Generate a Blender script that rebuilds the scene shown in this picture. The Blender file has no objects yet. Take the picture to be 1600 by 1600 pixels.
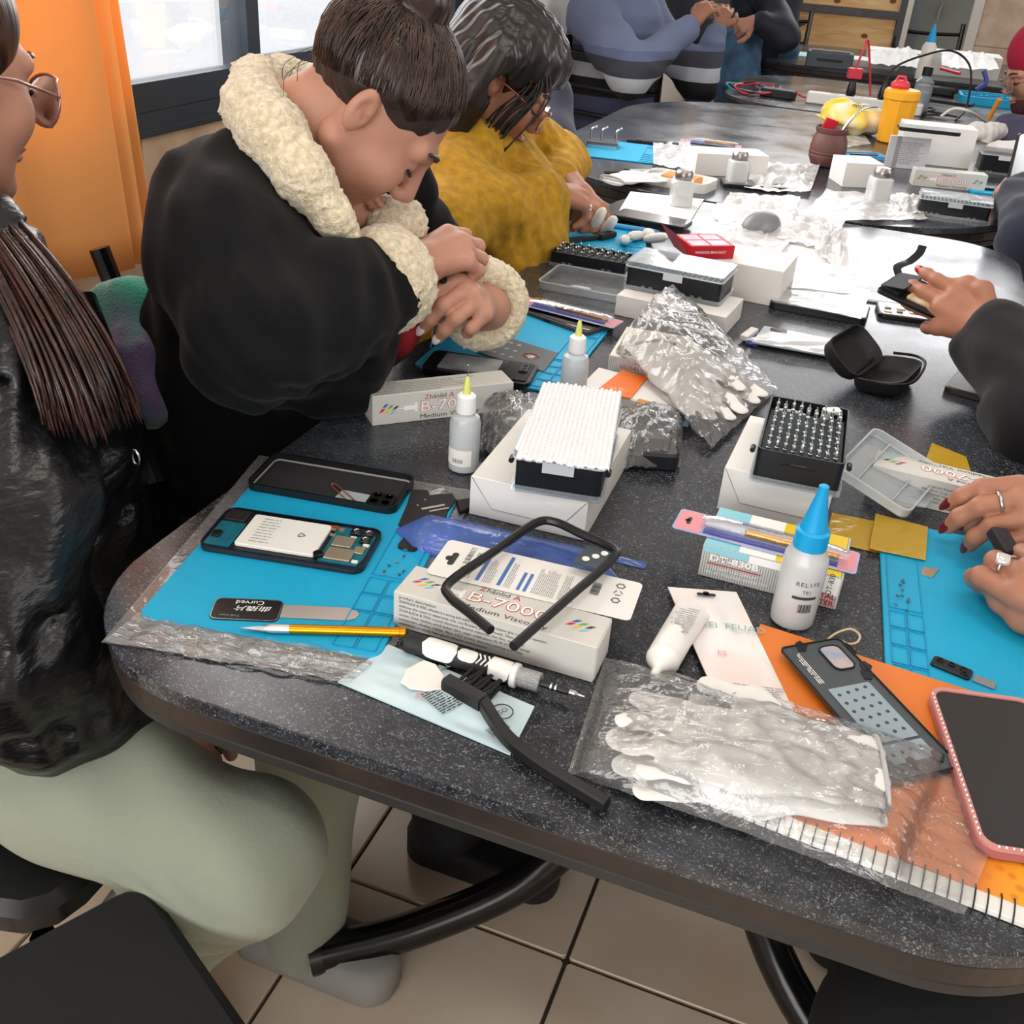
import bpy, bmesh, math, random
import numpy as np
from mathutils import Vector, Matrix, Euler
random.seed(7); np.random.seed(7)
SC = bpy.context.scene
COL = SC.collection
PI = math.pi

# ------------------------------------------------------------------ camera
CH = 1.30                       # camera height above the floor (m)
TZ = 0.75                       # table top height
FPX = 1600.0                    # focal length in pixels of the 1600 px frame
RW = np.array([[0.93230052, 0.23286856, -0.2767453],     # world = RW @ camera axes (right, down, forward)
               [0.35574896, -0.45235321, 0.8178137],
               [0.06525648, -0.8609, -0.50457188]])
_u, _s, _v = np.linalg.svd(RW); RW = _u @ _v
cam_d = bpy.data.cameras.new('camera'); cam = bpy.data.objects.new('camera', cam_d); COL.objects.link(cam)
cam_d.sensor_width = 36.0; cam_d.lens = 36.0 * FPX / 1600.0; cam_d.clip_start = 0.02; cam_d.clip_end = 100
m = Matrix.Identity(4)
for i in range(3):
    m[i][0] = RW[i, 0]; m[i][1] = -RW[i, 1]; m[i][2] = -RW[i, 2]
m[2][3] = CH
cam.matrix_world = m
SC.camera = cam

# survey helpers: sight lines of the photograph met with real planes of the room
def P(px, py, z=TZ):
    v = RW @ np.array([px - 800, py - 800, FPX]); t = (CH - z) / -v[2]
    return Vector((v[0]*t, v[1]*t, z))
def Py(px, py, y):
    v = RW @ np.array([px - 800, py - 800, FPX]); t = y / v[1]
    return Vector((v[0]*t, y, CH + v[2]*t))
def Px(px, py, x):
    v = RW @ np.array([px - 800, py - 800, FPX]); t = x / v[0]
    return Vector((x, v[1]*t, CH + v[2]*t))
def D(px, py, d):
    v = RW @ np.array([(px - 800)/FPX*d, (py - 800)/FPX*d, d])
    return Vector((v[0], v[1], CH + v[2]))

# ------------------------------------------------------------------ world, light, exposure
vs = SC.view_settings
vs.view_transform = 'Standard'; vs.look = 'None'; vs.gamma = 1.0; vs.use_curve_mapping = False
vs.exposure = 0.22
SC.cycles.max_bounces = 8; SC.cycles.transparent_max_bounces = 16; SC.cycles.caustics_reflective = False; SC.cycles.caustics_refractive = False
SC.cycles.sample_clamp_indirect = 6.0
W = bpy.data.worlds.new('world'); SC.world = W; W.use_nodes = True
bg = W.node_tree.nodes['Background']; bg.inputs[0].default_value = (0.93, 0.96, 1.0, 1); bg.inputs[1].default_value = 1.3

def area(name, loc, target, sx, sy, power, color=(1, 1, 1)):
    d = bpy.data.lights.new(name, 'AREA'); d.shape = 'RECTANGLE'; d.size = sx; d.size_y = sy; d.energy = power; d.color = color
    o = bpy.data.objects.new(name, d); COL.objects.link(o); o.location = loc
    o.rotation_euler = (Vector(target) - Vector(loc)).to_track_quat('-Z', 'Y').to_euler()
    return o
area('daylight_left_window', (-1.36, 2.3, 1.6), (0.3, 1.9, 0.7), 2.2, 1.2, 34, (1.0, 0.98, 0.95))
area('daylight_far_window', (-0.3, 7.05, 2.15), (-0.2, 1.6, 0.7), 2.4, 0.8, 34, (0.97, 0.98, 1.0))
area('daylight_right_window', (2.9, 2.2, 1.9), (-0.3, 1.0, 0.8), 2.6, 1.4, 34, (1.0, 0.98, 0.95))

area('daylight_front_window', (-0.3, -2.05, 1.35), (-0.2, 1.0, 0.30), 2.4, 1.4, 48, (1.0, 0.98, 0.95))

# ------------------------------------------------------------------ materials
MATS = {}
def _new(name):
    mt = bpy.data.materials.new(name); mt.use_nodes = True
    return mt, mt.node_tree, mt.node_tree.nodes['Principled BSDF']
def srgb(h):
    if isinstance(h, str):
        h = h.lstrip('#'); c = [int(h[i:i+2], 16)/255 for i in (0, 2, 4)]
    else: c = list(h)
    return tuple(((x/12.92) if x <= 0.04045 else ((x+0.055)/1.055)**2.4) for x in c) + (1.0,)
def mat(name, col='#888888', rough=0.5, metal=0.0, spec=0.5, bump=0.0, bscale=80.0, var=0.0, vscale=6.0, alpha=1.0,
        trans=0.0, sub=0.0, coat=0.0, sheen=0.0, stretch=None, detail=4.0, emit=0.0, col2=None, ior=1.45):
    if name in MATS: return MATS[name]
    mt, nt, b = _new(name); L = nt.links
    b.inputs['Base Color'].default_value = srgb(col); b.inputs['Roughness'].default_value = rough
    b.inputs['Metallic'].default_value = metal; b.inputs['Specular IOR Level'].default_value = spec
    b.inputs['Transmission Weight'].default_value = trans; b.inputs['Coat Weight'].default_value = coat
    b.inputs['Sheen Weight'].default_value = sheen; b.inputs['IOR'].default_value = ior
    b.inputs['Alpha'].default_value = alpha
    if sub: b.inputs['Subsurface Weight'].default_value = sub; b.inputs['Subsurface Radius'].default_value = (0.012, 0.005, 0.003); b.inputs['Subsurface Scale'].default_value = 1.0
    if emit: b.inputs['Emission Color'].default_value = srgb(col); b.inputs['Emission Strength'].default_value = emit
    tc = None
    def coords():
        nonlocal tc
        if tc is None:
            t = nt.nodes.new('ShaderNodeTexCoord'); mp = nt.nodes.new('ShaderNodeMapping')
            if stretch: mp.inputs['Scale'].default_value = stretch
            L.new(t.outputs['Object'], mp.inputs['Vector']); tc = mp
        return tc.outputs['Vector']
    if var or col2:
        n = nt.nodes.new('ShaderNodeTexNoise'); n.inputs['Scale'].default_value = vscale; n.inputs['Detail'].default_value = detail
        L.new(coords(), n.inputs['Vector'])
        mx = nt.nodes.new('ShaderNodeMix'); mx.data_type = 'RGBA'
        rp = nt.nodes.new('ShaderNodeMapRange'); rp.inputs['From Min'].default_value = 0.35; rp.inputs['From Max'].default_value = 0.65
        L.new(n.outputs['Fac'], rp.inputs['Value']); L.new(rp.outputs['Result'], mx.inputs['Factor'])
        c = srgb(col); c2 = srgb(col2) if col2 else tuple(min(1, x*(1-var)) for x in c[:3]) + (1,)
        mx.inputs['A'].default_value = c; mx.inputs['B'].default_value = c2
        L.new(mx.outputs['Result'], b.inputs['Base Color'])
    if bump:
        n = nt.nodes.new('ShaderNodeTexNoise'); n.inputs['Scale'].default_value = bscale; n.inputs['Detail'].default_value = detail
        L.new(coords(), n.inputs['Vector'])
        bp = nt.nodes.new('ShaderNodeBump'); bp.inputs['Strength'].default_value = bump; bp.inputs['Distance'].default_value = 0.004
        L.new(n.outputs['Fac'], bp.inputs['Height']); L.new(bp.outputs['Normal'], b.inputs['Normal'])
    MATS[name] = mt
    return mt
def film(name, col='#ffffff', density=0.12, rough=0.08, bump=0.4, bscale=30.0, gloss=0.5, ior=1.45):
    """thin clear plastic: see-through sheet with fresnel gloss"""
    if name in MATS: return MATS[name]
    mt = bpy.data.materials.new(name); mt.use_nodes = True; nt = mt.node_tree; L = nt.links
    for n in list(nt.nodes): nt.nodes.remove(n)
    out = nt.nodes.new('ShaderNodeOutputMaterial')
    tr = nt.nodes.new('ShaderNodeBsdfTransparent'); tr.inputs[0].default_value = srgb(col)
    di = nt.nodes.new('ShaderNodeBsdfDiffuse'); di.inputs[0].default_value = srgb(col)
    gl = nt.nodes.new('ShaderNodeBsdfGlossy'); gl.inputs['Roughness'].default_value = rough; gl.inputs[0].default_value = (1, 1, 1, 1)
    m1 = nt.nodes.new('ShaderNodeMixShader'); m1.inputs[0].default_value = density
    L.new(tr.outputs[0], m1.inputs[1]); L.new(di.outputs[0], m1.inputs[2])
    fr = nt.nodes.new('ShaderNodeFresnel'); fr.inputs['IOR'].default_value = ior
    mu = nt.nodes.new('ShaderNodeMath'); mu.operation = 'MULTIPLY_ADD'; mu.inputs[1].default_value = gloss; mu.inputs[2].default_value = 0.02; mu.use_clamp = True
    L.new(fr.outputs[0], mu.inputs[0])
    m2 = nt.nodes.new('ShaderNodeMixShader'); L.new(mu.outputs[0], m2.inputs[0]); L.new(m1.outputs[0], m2.inputs[1]); L.new(gl.outputs[0], m2.inputs[2])
    if bump:
        tc = nt.nodes.new('ShaderNodeTexCoord'); n = nt.nodes.new('ShaderNodeTexNoise'); n.inputs['Scale'].default_value = bscale; n.inputs['Detail'].default_value = 5; n.inputs['Distortion'].default_value = 1.2
        L.new(tc.outputs['Object'], n.inputs['Vector'])
        bp = nt.nodes.new('ShaderNodeBump'); bp.inputs['Strength'].default_value = bump; bp.inputs['Distance'].default_value = 0.02
        L.new(n.outputs['Fac'], bp.inputs['Height'])
        L.new(bp.outputs[0], gl.inputs['Normal']); L.new(bp.outputs[0], fr.inputs['Normal'])
    L.new(m2.outputs[0], out.inputs[0]); MATS[name] = mt
    return mt

# ------------------------------------------------------------------ geometry: every builder returns (verts, faces)
def join(*gs):
    V = []; F = []
    for v, f in gs:
        k = len(V); V += [tuple(p) for p in v]; F += [tuple(i + k for i in q) for q in f]
    return V, F
def xf(g, loc=(0, 0, 0), rot=(0, 0, 0), scale=(1, 1, 1)):
    if isinstance(scale, (int, float)): scale = (scale,)*3
    M = Matrix.LocRotScale(Vector(loc), Euler(rot), Vector(scale))
    return [tuple(M @ Vector(p)) for p in g[0]], g[1]
def mxf(g, M): return [tuple(M @ Vector(p)) for p in g[0]], g[1]
def rrect(w, d, r, seg=4, cx=0.0, cy=0.0):
    r = min(r, w/2 - 1e-5, d/2 - 1e-5); pts = []
    for (sx, sy, a0) in ((1, 1, 0), (-1, 1, 90), (-1, -1, 180), (1, -1, 270)):
        for i in range(seg + 1):
            a = math.radians(a0 + 90*i/seg)
            pts.append((cx + sx*(w/2 - r) + r*math.cos(a), cy + sy*(d/2 - r) + r*math.sin(a)))
    return pts
def loft(rings, cap0=True, cap1=True):
    n = len(rings[0]); V = [p for r in rings for p in r]; F = []
    for k in range(len(rings) - 1):
        for i in range(n):
            j = (i + 1) % n
            F.append((k*n + i, k*n + j, (k+1)*n + j, (k+1)*n + i))
    if cap0: F.append(tuple(range(n - 1, -1, -1)))
    if cap1: F.append(tuple((len(rings)-1)*n + i for i in range(n)))
    return V, F
def inset_poly(pts, a):
    n = len(pts); out = []
    for i in range(n):
        p0, p1, p2 = Vector(pts[i-1]), Vector(pts[i]), Vector(pts[(i+1) % n])
        e1 = (p1 - p0); e2 = (p2 - p1)
        if e1.length < 1e-9 or e2.length < 1e-9: out.append(tuple(p1)); continue
        e1.normalize(); e2.normalize()
        n1 = Vector((-e1.y, e1.x)); n2 = Vector((-e2.y, e2.x)); nn = n1 + n2
        if nn.length < 1e-6: out.append(tuple(p1)); continue
        nn.normalize(); out.append(tuple(p1 + nn * a / max(0.4, nn.dot(n1))))
    return out
def prism(pts, z0, z1, bev=0.0):
    """solid from a counter-clockwise outline, optional bevelled rims"""
    if bev > 0:
        ip = inset_poly(pts, bev)
        rings = [[(x, y, z0) for x, y in ip], [(x, y, z0 + bev) for x, y in pts], [(x, y, z1 - bev) for x, y in pts], [(x, y, z1) for x, y in ip]]
    else: rings = [[(x, y, z0) for x, y in pts], [(x, y, z1) for x, y in pts]]
    return loft(rings)
def box(w, d, h, r=0.0, bev=0.0, loc=(0, 0, 0), seg=3, corner=False):
    """box with base at z=0; centred on xy, or with its near-left corner at the origin"""
    pts = rrect(w, d, r, seg) if r > 0 else [(-w/2, -d/2), (w/2, -d/2), (w/2, d/2), (-w/2, d/2)]
    ox, oy = (w/2, d/2) if corner else (0, 0)
    g = prism([(x + ox, y + oy) for x, y in pts], 0, h, bev)
    return [(x + loc[0], y + loc[1], z + loc[2]) for x, y, z in g[0]], g[1]
def frame(outer, inner, z0, z1):
    n = len(outer); R4 = [[(x, y, z0) for x, y in outer], [(x, y, z1) for x, y in outer], [(x, y, z1) for x, y in inner], [(x, y, z0) for x, y in inner]]
    V = [p for r in R4 for p in r]; F = []
    for k in range(4):
        for i in range(n):
            j = (i+1) % n; a = k*n; b = ((k+1) % 4)*n
            F.append((a+i, a+j, b+j, b+i))
    return V, F
def tray(w, d, h, r, t, floor=None, bev=0.0):
    """open container: rounded outer wall, wall thickness t"""
    floor = t if floor is None else floor
    o = rrect(w, d, r); i = rrect(w-2*t, d-2*t, max(r-t, 0.0005))
    rings = [[(x, y, 0) for x, y in o], [(x, y, h) for x, y in o], [(x, y, h) for x, y in i], [(x, y, floor) for x, y in i]]
    return loft(rings)
def lathe(prof, seg=24, loc=(0, 0, 0)):
    rings = []
    for r, z in prof: rings.append([(loc[0] + r*math.cos(2*PI*i/seg), loc[1] + r*math.sin(2*PI*i/seg), loc[2] + z) for i in range(seg)])
    return loft(rings)
def tube(pts, rad, seg=8, caps=True, closed=False, flat=1.0):
    pts = [Vector(p) for p in pts]; n = len(pts)
    rs = rad if isinstance(rad, (list, tuple)) else [rad]*n
    rings = []; up = None
    for i in range(n):
        if closed: t = (pts[(i+1) % n] - pts[i-1])
        else: t = pts[min(i+1, n-1)] - pts[max(i-1, 0)]
        if t.length < 1e-9: t = Vector((0, 0, 1))
        t.normalize()
        if up is None:
            up = Vector((0, 0, 1)) if abs(t.z) < 0.9 else Vector((1, 0, 0))
        a = (up - t*up.dot(t))
        if a.length < 1e-6: a = t.orthogonal()
        a.normalize(); b = t.cross(a); up = a
        rings.append([tuple(pts[i] + (a*math.cos(2*PI*k/seg)*flat + b*math.sin(2*PI*k/seg))*rs[i]) for k in range(seg)])
    if closed:
        V, F = loft(rings, False, False); m = len(rings)
        for k in range(seg):
            j = (k+1) % seg; F.append(((m-1)*seg + k, (m-1)*seg + j, j, k))
        return V, F
    return loft(rings, caps, caps)
def smooth_path(pts, n=6):
    """Catmull-Rom through points"""
    p = [Vector(q) for q in pts]; p = [p[0]*2 - p[1]] + p + [p[-1]*2 - p[-2]]; out = []
    for i in range(1, len(p)-2):
        for k in range(n):
            t = k/n; a, b, c, d = p[i-1], p[i], p[i+1], p[i+2]
            out.append(0.5*((2*b) + (c-a)*t + (2*a-5*b+4*c-d)*t*t + (-a+3*b-3*c+d)*t**3))
    out.append(p[-2]); return out
def ball(c, r, seg=12, rings=8):
    if isinstance(r, (int, float)): r = (r,)*3
    V = []; F = []
    for j in range(rings+1):
        th = PI*j/rings
        for i in range(seg):
            a = 2*PI*i/seg; s = max(math.sin(th), 1e-4)
            V.append((c[0] + r[0]*s*math.cos(a), c[1] + r[1]*s*math.sin(a), c[2] - r[2]*math.cos(th)))
    for j in range(rings):
        for i in range(seg):
            k = (i+1) % seg; F.append((j*seg+i, j*seg+k, (j+1)*seg+k, (j+1)*seg+i))
    return V, F
def vnoise(x, y, seed=0):
    """cheap smooth value noise"""
    def h(i, j): 
        v = math.sin(i*127.1 + j*311.7 + seed*74.7)*43758.5453; return v - math.floor(v)
    i, j = math.floor(x), math.floor(y); fx, fy = x-i, y-j; fx = fx*fx*(3-2*fx); fy = fy*fy*(3-2*fy)
    return (h(i, j)*(1-fx) + h(i+1, j)*fx)*(1-fy) + (h(i, j+1)*(1-fx) + h(i+1, j+1)*fx)*fy - 0.5
def sheet(outline, nx, ny, fz, t=0.0):
    """grid sheet in bilinear quad outline (4 xy corners: A,B,C,D ccw), height fz(u,v); t: thickness"""
    A, B, C_, D_ = [Vector(p) for p in outline]; V = []; F = []
    for j in range(ny+1):
        for i in range(nx+1):
            u, v = i/nx, j/ny; p = (A*(1-u) + B*u)*(1-v) + (D_*(1-u) + C_*u)*v
            V.append((p.x, p.y, fz(u, v)))
    for j in range(ny):
        for i in range(nx): a = j*(nx+1)+i; F.append((a, a+1, a+nx+2, a+nx+1))
    if t:
        n = len(V); V += [(x, y, z-t) for x, y, z in V]; F += [tuple(i+n for i in reversed(q)) for q in F[:]]
        rim = [i for i in range(nx)] + [j*(nx+1)+nx for j in range(ny)] + [ny*(nx+1)+i for i in range(nx, 0, -1)] + [j*(nx+1) for j in range(ny, 0, -1)]
        for k in range(len(rim)): a, b = rim[k], rim[(k+1) % len(rim)]; F.append((a, a+n, b+n, b))
    return V, F

def mesh(name, g, smooth=False, angle=None):
    me = bpy.data.meshes.new(name); me.from_pydata([tuple(p) for p in g[0]], [], g[1]); me.update()
    if smooth:
        me.polygons.foreach_set('use_smooth', [True]*len(me.polygons))
        if angle: 
            try: me.set_sharp_from_angle(angle=math.radians(angle))
            except Exception: pass
    return me
def ob(name, g, mt, parent=None, loc=(0, 0, 0), rot=(0, 0, 0), smooth=False, angle=35, label=None):
    """link one mesh object"""
    me = g if isinstance(g, bpy.types.Mesh) else mesh(name, g, smooth, angle)
    if mt is not None and not me.materials:
        for q in (mt if isinstance(mt, (list, tuple)) else [mt]): me.materials.append(q)
    o = bpy.data.objects.new(name, me); COL.objects.link(o); o.location = loc; o.rotation_euler = rot
    if parent is not None: o.parent = parent
    if label: o['label'] = label
    return o
def tag(o, label, cat, group=None, kind=None):
    o['label'] = label; o['category'] = cat
    if group: o['group'] = group
    if kind: o['kind'] = kind
    return o
def thing(name, label, cat, loc=(0, 0, 0), rz=0.0, group=None, rot=None):
    o = bpy.data.objects.new(name, None); COL.objects.link(o); o.location = loc; o.rotation_euler = rot or (0, 0, rz); o.empty_display_size = 0.02
    return tag(o, label, cat, group)
def struct(o): o['kind'] = 'structure'; return o
def dup(root, loc=None, rz=None, label=None):
    r = root.copy(); COL.objects.link(r)
    if loc is not None: r.location = loc
    if rz is not None: r.rotation_euler = (r.rotation_euler[0], r.rotation_euler[1], rz)
    if label: r['label'] = label
    for ch in list(root.children):
        c = ch.copy(); COL.objects.link(c); c.parent = r
        for g in ch.children:
            d = g.copy(); COL.objects.link(d); d.parent = c
    return r
def two(pa, pb, z=TZ):
    """origin, yaw and length of an edge standing on plane z, seen between two points of the photo"""
    a, b = P(*pa, z), P(*pb, z); d = b - a
    return a, math.atan2(d.y, d.x), d.length
_tc = {}
def text(s, size, mt, parent, loc, rot=(0, 0, 0), align='LEFT', name='printed_text', sx=1.0, bold=0.0, shear=0.0):
    key = (s, round(size, 5), align, round(sx, 3), bold, shear, mt.name)
    if key not in _tc:
        c = bpy.data.curves.new('t', 'FONT'); c.body = s; c.size = size; c.align_x = align; c.align_y = 'CENTER'; c.resolution_u = 2; c.offset = bold; c.shear = shear
        o = bpy.data.objects.new('t', c); COL.objects.link(o)
        dg = bpy.context.evaluated_depsgraph_get(); dg.update()
        me = bpy.data.meshes.new_from_object(o.evaluated_get(dg)); me.name = name
        if sx != 1.0:
            for v in me.vertices: v.co.x *= sx
        me.materials.clear(); me.materials.append(mt)
        bpy.data.objects.remove(o); bpy.data.curves.remove(c); _tc[key] = me
    return ob(name, _tc[key], None, parent, loc, rot)
def greek(w, h, rows, seed=1, fill=0.9, thick=0.45, col0=0.0):
    """rows of tiny print rendered as broken bars"""
    rnd = random.Random(seed); gs = []; rh = h/rows
    for k in range(rows):
        y = h - (k+0.5)*rh; x = 0
        end = w*(fill if k < rows-1 else fill*0.6)*(0.8+0.2*rnd.random())
        while x < end:
            l = rh*(0.8+2.6*rnd.random()); l = min(l, end-x)
            gs.append(([(x, y-rh*thick/2, 0), (x+l, y-rh*thick/2, 0), (x+l, y+rh*thick/2, 0), (x, y+rh*thick/2, 0)], [(0, 1, 2, 3)]))
            x += l + rh*0.4
    return join(*gs)
def rect(w, h, x=0, y=0, z=0): return [(x, y, z), (x+w, y, z), (x+w, y+h, z), (x, y+h, z)], [(0, 1, 2, 3)]
def barcode(w, h, seed=3):
    rnd = random.Random(seed); x = 0; gs = []
    while x < w:
        l = w*(0.012 + 0.03*rnd.random()); gs.append(rect(min(l, w-x), h, x)); x += l + w*(0.012 + 0.03*rnd.random())
    return join(*gs)

# ------------------------------------------------------------------ implicit surfaces for bodies and cloth
import openvdb as vdb
class Sdf:
    """smooth union of tapered limbs and ellipsoids, meshed as ONE continuous surface"""
    def __init__(s, h): s.h = h; s.p = []
    def cap(s, a, b, ra, rb, k=0.02, sq=None): s.p.append(('c', Vector(a), Vector(b), ra, rb, k, 1)); return s
    def chain(s, pts, rads, k=0.02):
        for i in range(len(pts)-1): s.cap(pts[i], pts[i+1], rads[i], rads[i+1], k)
        return s
    def ell(s, c, r, M=None, k=0.02, sign=1): s.p.append(('e', Vector(c), tuple(r), M, k, sign)); return s
    def cut(s, c, r, M=None, k=0.01): return s.ell(c, r, M, k, -1)
    def plane(s, c, n, k=0.004): s.p.append(('p', Vector(c), Vector(n).normalized(), k, -1)); return s
    def build(s, noise=None, cutfn=None):
        lo = np.full(3, 1e9); hi = -lo
        for q in s.p:
            if q[0] == 'c':
                for c, r in ((q[1], q[3]), (q[2], q[4])): lo = np.minimum(lo, np.array(c)-r); hi = np.maximum(hi, np.array(c)+r)
            elif q[0] == 'e' and q[-1] > 0: R_ = max(q[2]); lo = np.minimum(lo, np.array(q[1])-R_); hi = np.maximum(hi, np.array(q[1])+R_)
        h = s.h; lo -= 4*h; hi += 4*h; n = np.ceil((hi-lo)/h).astype(int)+1
        F = np.full(n, 0.3, np.float32)
        ax = [lo[i] + h*np.arange(n[i]) for i in range(3)]
        for q in s.p:
            if q[0] == 'c':
                a, b, ra, rb, k = np.array(q[1]), np.array(q[2]), q[3], q[4], q[5]; R_ = max(ra, rb)
                l_ = np.minimum(a, b)-R_-k-3*h; u_ = np.maximum(a, b)+R_+k+3*h
            elif q[0] == 'e':
                c, r, Mx, k, sg = np.array(q[1]), np.array(q[2]), q[3], q[4], q[5]; R_ = r.max(); l_ = c-R_-k-3*h; u_ = c+R_+k+3*h
            else: l_ = lo; u_ = hi
            i0 = np.clip(((l_-lo)/h).astype(int), 0, n-1); i1 = np.clip(((u_-lo)/h).astype(int)+2, 0, n)
            if (i1 <= i0).any(): continue
            sl = tuple(slice(i0[t], i1[t]) for t in range(3))
            X, Y, Z = np.meshgrid(*(ax[t][sl[t]].astype(np.float32) for t in range(3)), indexing='ij')
            if q[0] == 'c':
                ba = b-a; L2 = max(float(ba@ba), 1e-12); px, py, pz = X-a[0], Y-a[1], Z-a[2]
                t = np.clip((px*ba[0]+py*ba[1]+pz*ba[2])/L2, 0, 1)
                d = np.sqrt((px-ba[0]*t)**2+(py-ba[1]*t)**2+(pz-ba[2]*t)**2) - (ra+(rb-ra)*t); sg = 1
            elif q[0] == 'e':
                px, py, pz = X-c[0], Y-c[1], Z-c[2]
                if Mx is not None:
                    Q = np.array(Mx)  # columns = local axes
                    px, py, pz = (px*Q[0, 0]+py*Q[1, 0]+pz*Q[2, 0]), (px*Q[0, 1]+py*Q[1, 1]+pz*Q[2, 1]), (px*Q[0, 2]+py*Q[1, 2]+pz*Q[2, 2])
                k0 = np.sqrt((px/r[0])**2+(py/r[1])**2+(pz/r[2])**2); k1 = np.sqrt((px/r[0]**2)**2+(py/r[1]**2)**2+(pz/r[2]**2)**2)
                d = np.where(k1 > 1e-6, k0*(k0-1)/np.maximum(k1, 1e-6), -r.min())
            else:
                c, nn, k, sg = np.array(q[1]), np.array(q[2]), q[3], -1
                d = -((X-c[0])*nn[0]+(Y-c[1])*nn[1]+(Z-c[2])*nn[2])      # removes the side the normal points to
            f = F[sl]
            if sg > 0: hh = np.clip(k-np.abs(f-d), 0, None)/k; F[sl] = np.minimum(f, d)-hh*hh*k*0.25
            else:
                d = -d; hh = np.clip(k-np.abs(f-d), 0, None)/k; F[sl] = np.maximum(f, d)+hh*hh*k*0.25
        if noise is not None or cutfn is not None:
            X, Y, Z = np.meshgrid(*(a_.astype(np.float32) for a_ in ax), indexing='ij')
            if noise is not None: F += noise(X, Y, Z).astype(np.float32)
            if cutfn is not None: F = np.maximum(F, cutfn(X, Y, Z).astype(np.float32))
        F = np.clip(F, -4*h, 4*h)
        g = vdb.FloatGrid(4*h); g.copyFromArray(F.astype(np.float32))
        pts, tr, qd = g.convertToPolygons(isovalue=0.0)
        pts = pts*h + lo
        return [tuple(p) for p in pts.tolist()], [tuple(int(i) for i in reversed(f)) for f in qd.tolist()] + [tuple(int(i) for i in reversed(f)) for f in tr.tolist()]
def folds(amp, freq, seed=0, axis=None):
    """broad cloth folds"""
    r = np.random.RandomState(seed); ks = r.randn(5, 3); ph = r.rand(5)*6.28
    if axis is not None: ks = ks*0.35 + np.array(axis)*1.2*np.sign(r.randn(5, 1))
    def f(X, Y, Z):
        o = 0
        for k_, p_ in zip(ks, ph): 
            w = (k_[0]*X+k_[1]*Y+k_[2]*Z)*freq+p_
            o = o + np.sin(w + 1.3*np.sin(w*0.37+p_*2))
        return o*amp/2.5
    return f
def frame_mat(x, z):
    """3x3 with columns x (forward), y, z(up-ish)"""
    x = Vector(x).normalized(); z = Vector(z); z = (z - x*z.dot(x)).normalized(); y = z.cross(x)
    return Matrix(((x.x, y.x, z.x), (x.y, y.y, z.y), (x.z, y.z, z.z)))
# ------------------------------------------------------------------ room
M_grout = mat('grout', '#4a3f3b', 0.9)
def tile_mat(name, c1, c2, rough, vs_=5.0):
    mt = mat(name, c1, rough, col2=c2, vscale=vs_, detail=6, bump=0.05, bscale=25)
    return mt
M_tile = tile_mat('floor_tile_glaze', '#e6d6c2', '#d3bda6', 0.28, 3.0)
floor = struct(ob('floor', box(7, 13, 0.05, loc=(1.5, 4.0, -0.058)), M_grout))
TS = 0.361; X0 = -0.547; Y0 = 0.947
tg = mesh('tile', xf(box(TS-0.006, TS-0.006, 0.012, r=0.004, bev=0.0015, seg=1), (0, 0, -0.012)))
tg.materials.append(M_tile)
near = []; far = []
for i in range(-13, 15):
    for j in range(-5, 26):
        x, y = X0 + (i+0.5)*TS, Y0 + (j+0.5)*TS
        if x < -1.5 or x > 4 or y > 9.5: continue
        if -1.5 < x < 0.7 and -0.4 < y < 2.6: ob('tile', tg, None, floor, (x, y, 0.0))
        else: far.append(xf(box(TS-0.006, TS-0.006, 0.012, r=0.0), (x, y, -0.012)))
o = ob('tile_field', join(*far), M_tile, floor); o['kind'] = 'stuff'

M_plaster = mat('plaster', '#e6e1da', 0.85, bump=0.1, bscale=60)
M_stone = mat('stone_look_tile', '#d9c7b4', 0.55, col2='#bfa791', vscale=9, detail=8, bump=0.15, bscale=30)
M_alu = mat('dark_aluminium', '#3a434f', 0.4, metal=0.3, var=0.2)
M_pane = film('window_glass', '#ffffff', 0.02, 0.02, 0.0)
WX = -1.435; SILL = 0.874; WTOP = 2.2; WY0, WY1 = 1.076, 3.467
def wallbox(x0, x1, y0, y1, z0, z1): return box(x1-x0, y1-y0, z1-z0, loc=((x0+x1)/2, (y0+y1)/2, z0))
wl = struct(ob('wall_left', join(wallbox(WX-0.2, WX-0.012, -2, 9.4, 0, SILL), wallbox(WX-0.2, WX-0.012, -2, 9.4, WTOP, 2.9),
        wallbox(WX-0.2, WX-0.012, -2, WY0, SILL, WTOP), wallbox(WX-0.2, WX-0.012, WY1, 9.4, SILL, WTOP)), M_plaster))
tw, th = 0.4, 0.2913
tgm = mesh('tile', xf(box(0.012, tw-0.005, th-0.005, bev=0.0015), (-0.006, 0, 0))); tgm.materials.append(M_stone)
for j in range(0, 9):
    for k in range(0, 3):
        ob('tile', tgm, None, wl, (WX, 0.35 + j*tw + (0.2 if k == 1 else 0.0), k*th + 0.0025))
w1 = struct(ob('window_1', join(wallbox(WX-0.08, WX+0.01, WY0, WY1, SILL, SILL+0.035), wallbox(WX-0.08, WX+0.01, WY0, WY1, WTOP-0.04, WTOP),
        wallbox(WX-0.08, WX+0.01, WY0, WY0+0.04, SILL, WTOP), wallbox(WX-0.08, WX+0.01, WY1-0.04, WY1, SILL, WTOP)), M_alu))
def sash(y0, y1, x):
    ob('sash', join(wallbox(x-0.02, x+0.02, y0, y1, SILL+0.036, SILL+0.09), wallbox(x-0.02, x+0.02, y0, y1, WTOP-0.09, WTOP-0.041),
        wallbox(x-0.02, x+0.02, y0, y0+0.048, SILL+0.09, WTOP-0.09), wallbox(x-0.02, x+0.02, y1-0.048, y1, SILL+0.09, WTOP-0.09)), M_alu, w1)
    ob('pane', wallbox(x-0.003, x+0.003, y0+0.048, y1-0.048, SILL+0.09, WTOP-0.09), M_pane, w1)
sash(WY0+0.04, 2.18, WX-0.01); sash(2.15, WY1-0.04, WX-0.052)
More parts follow.
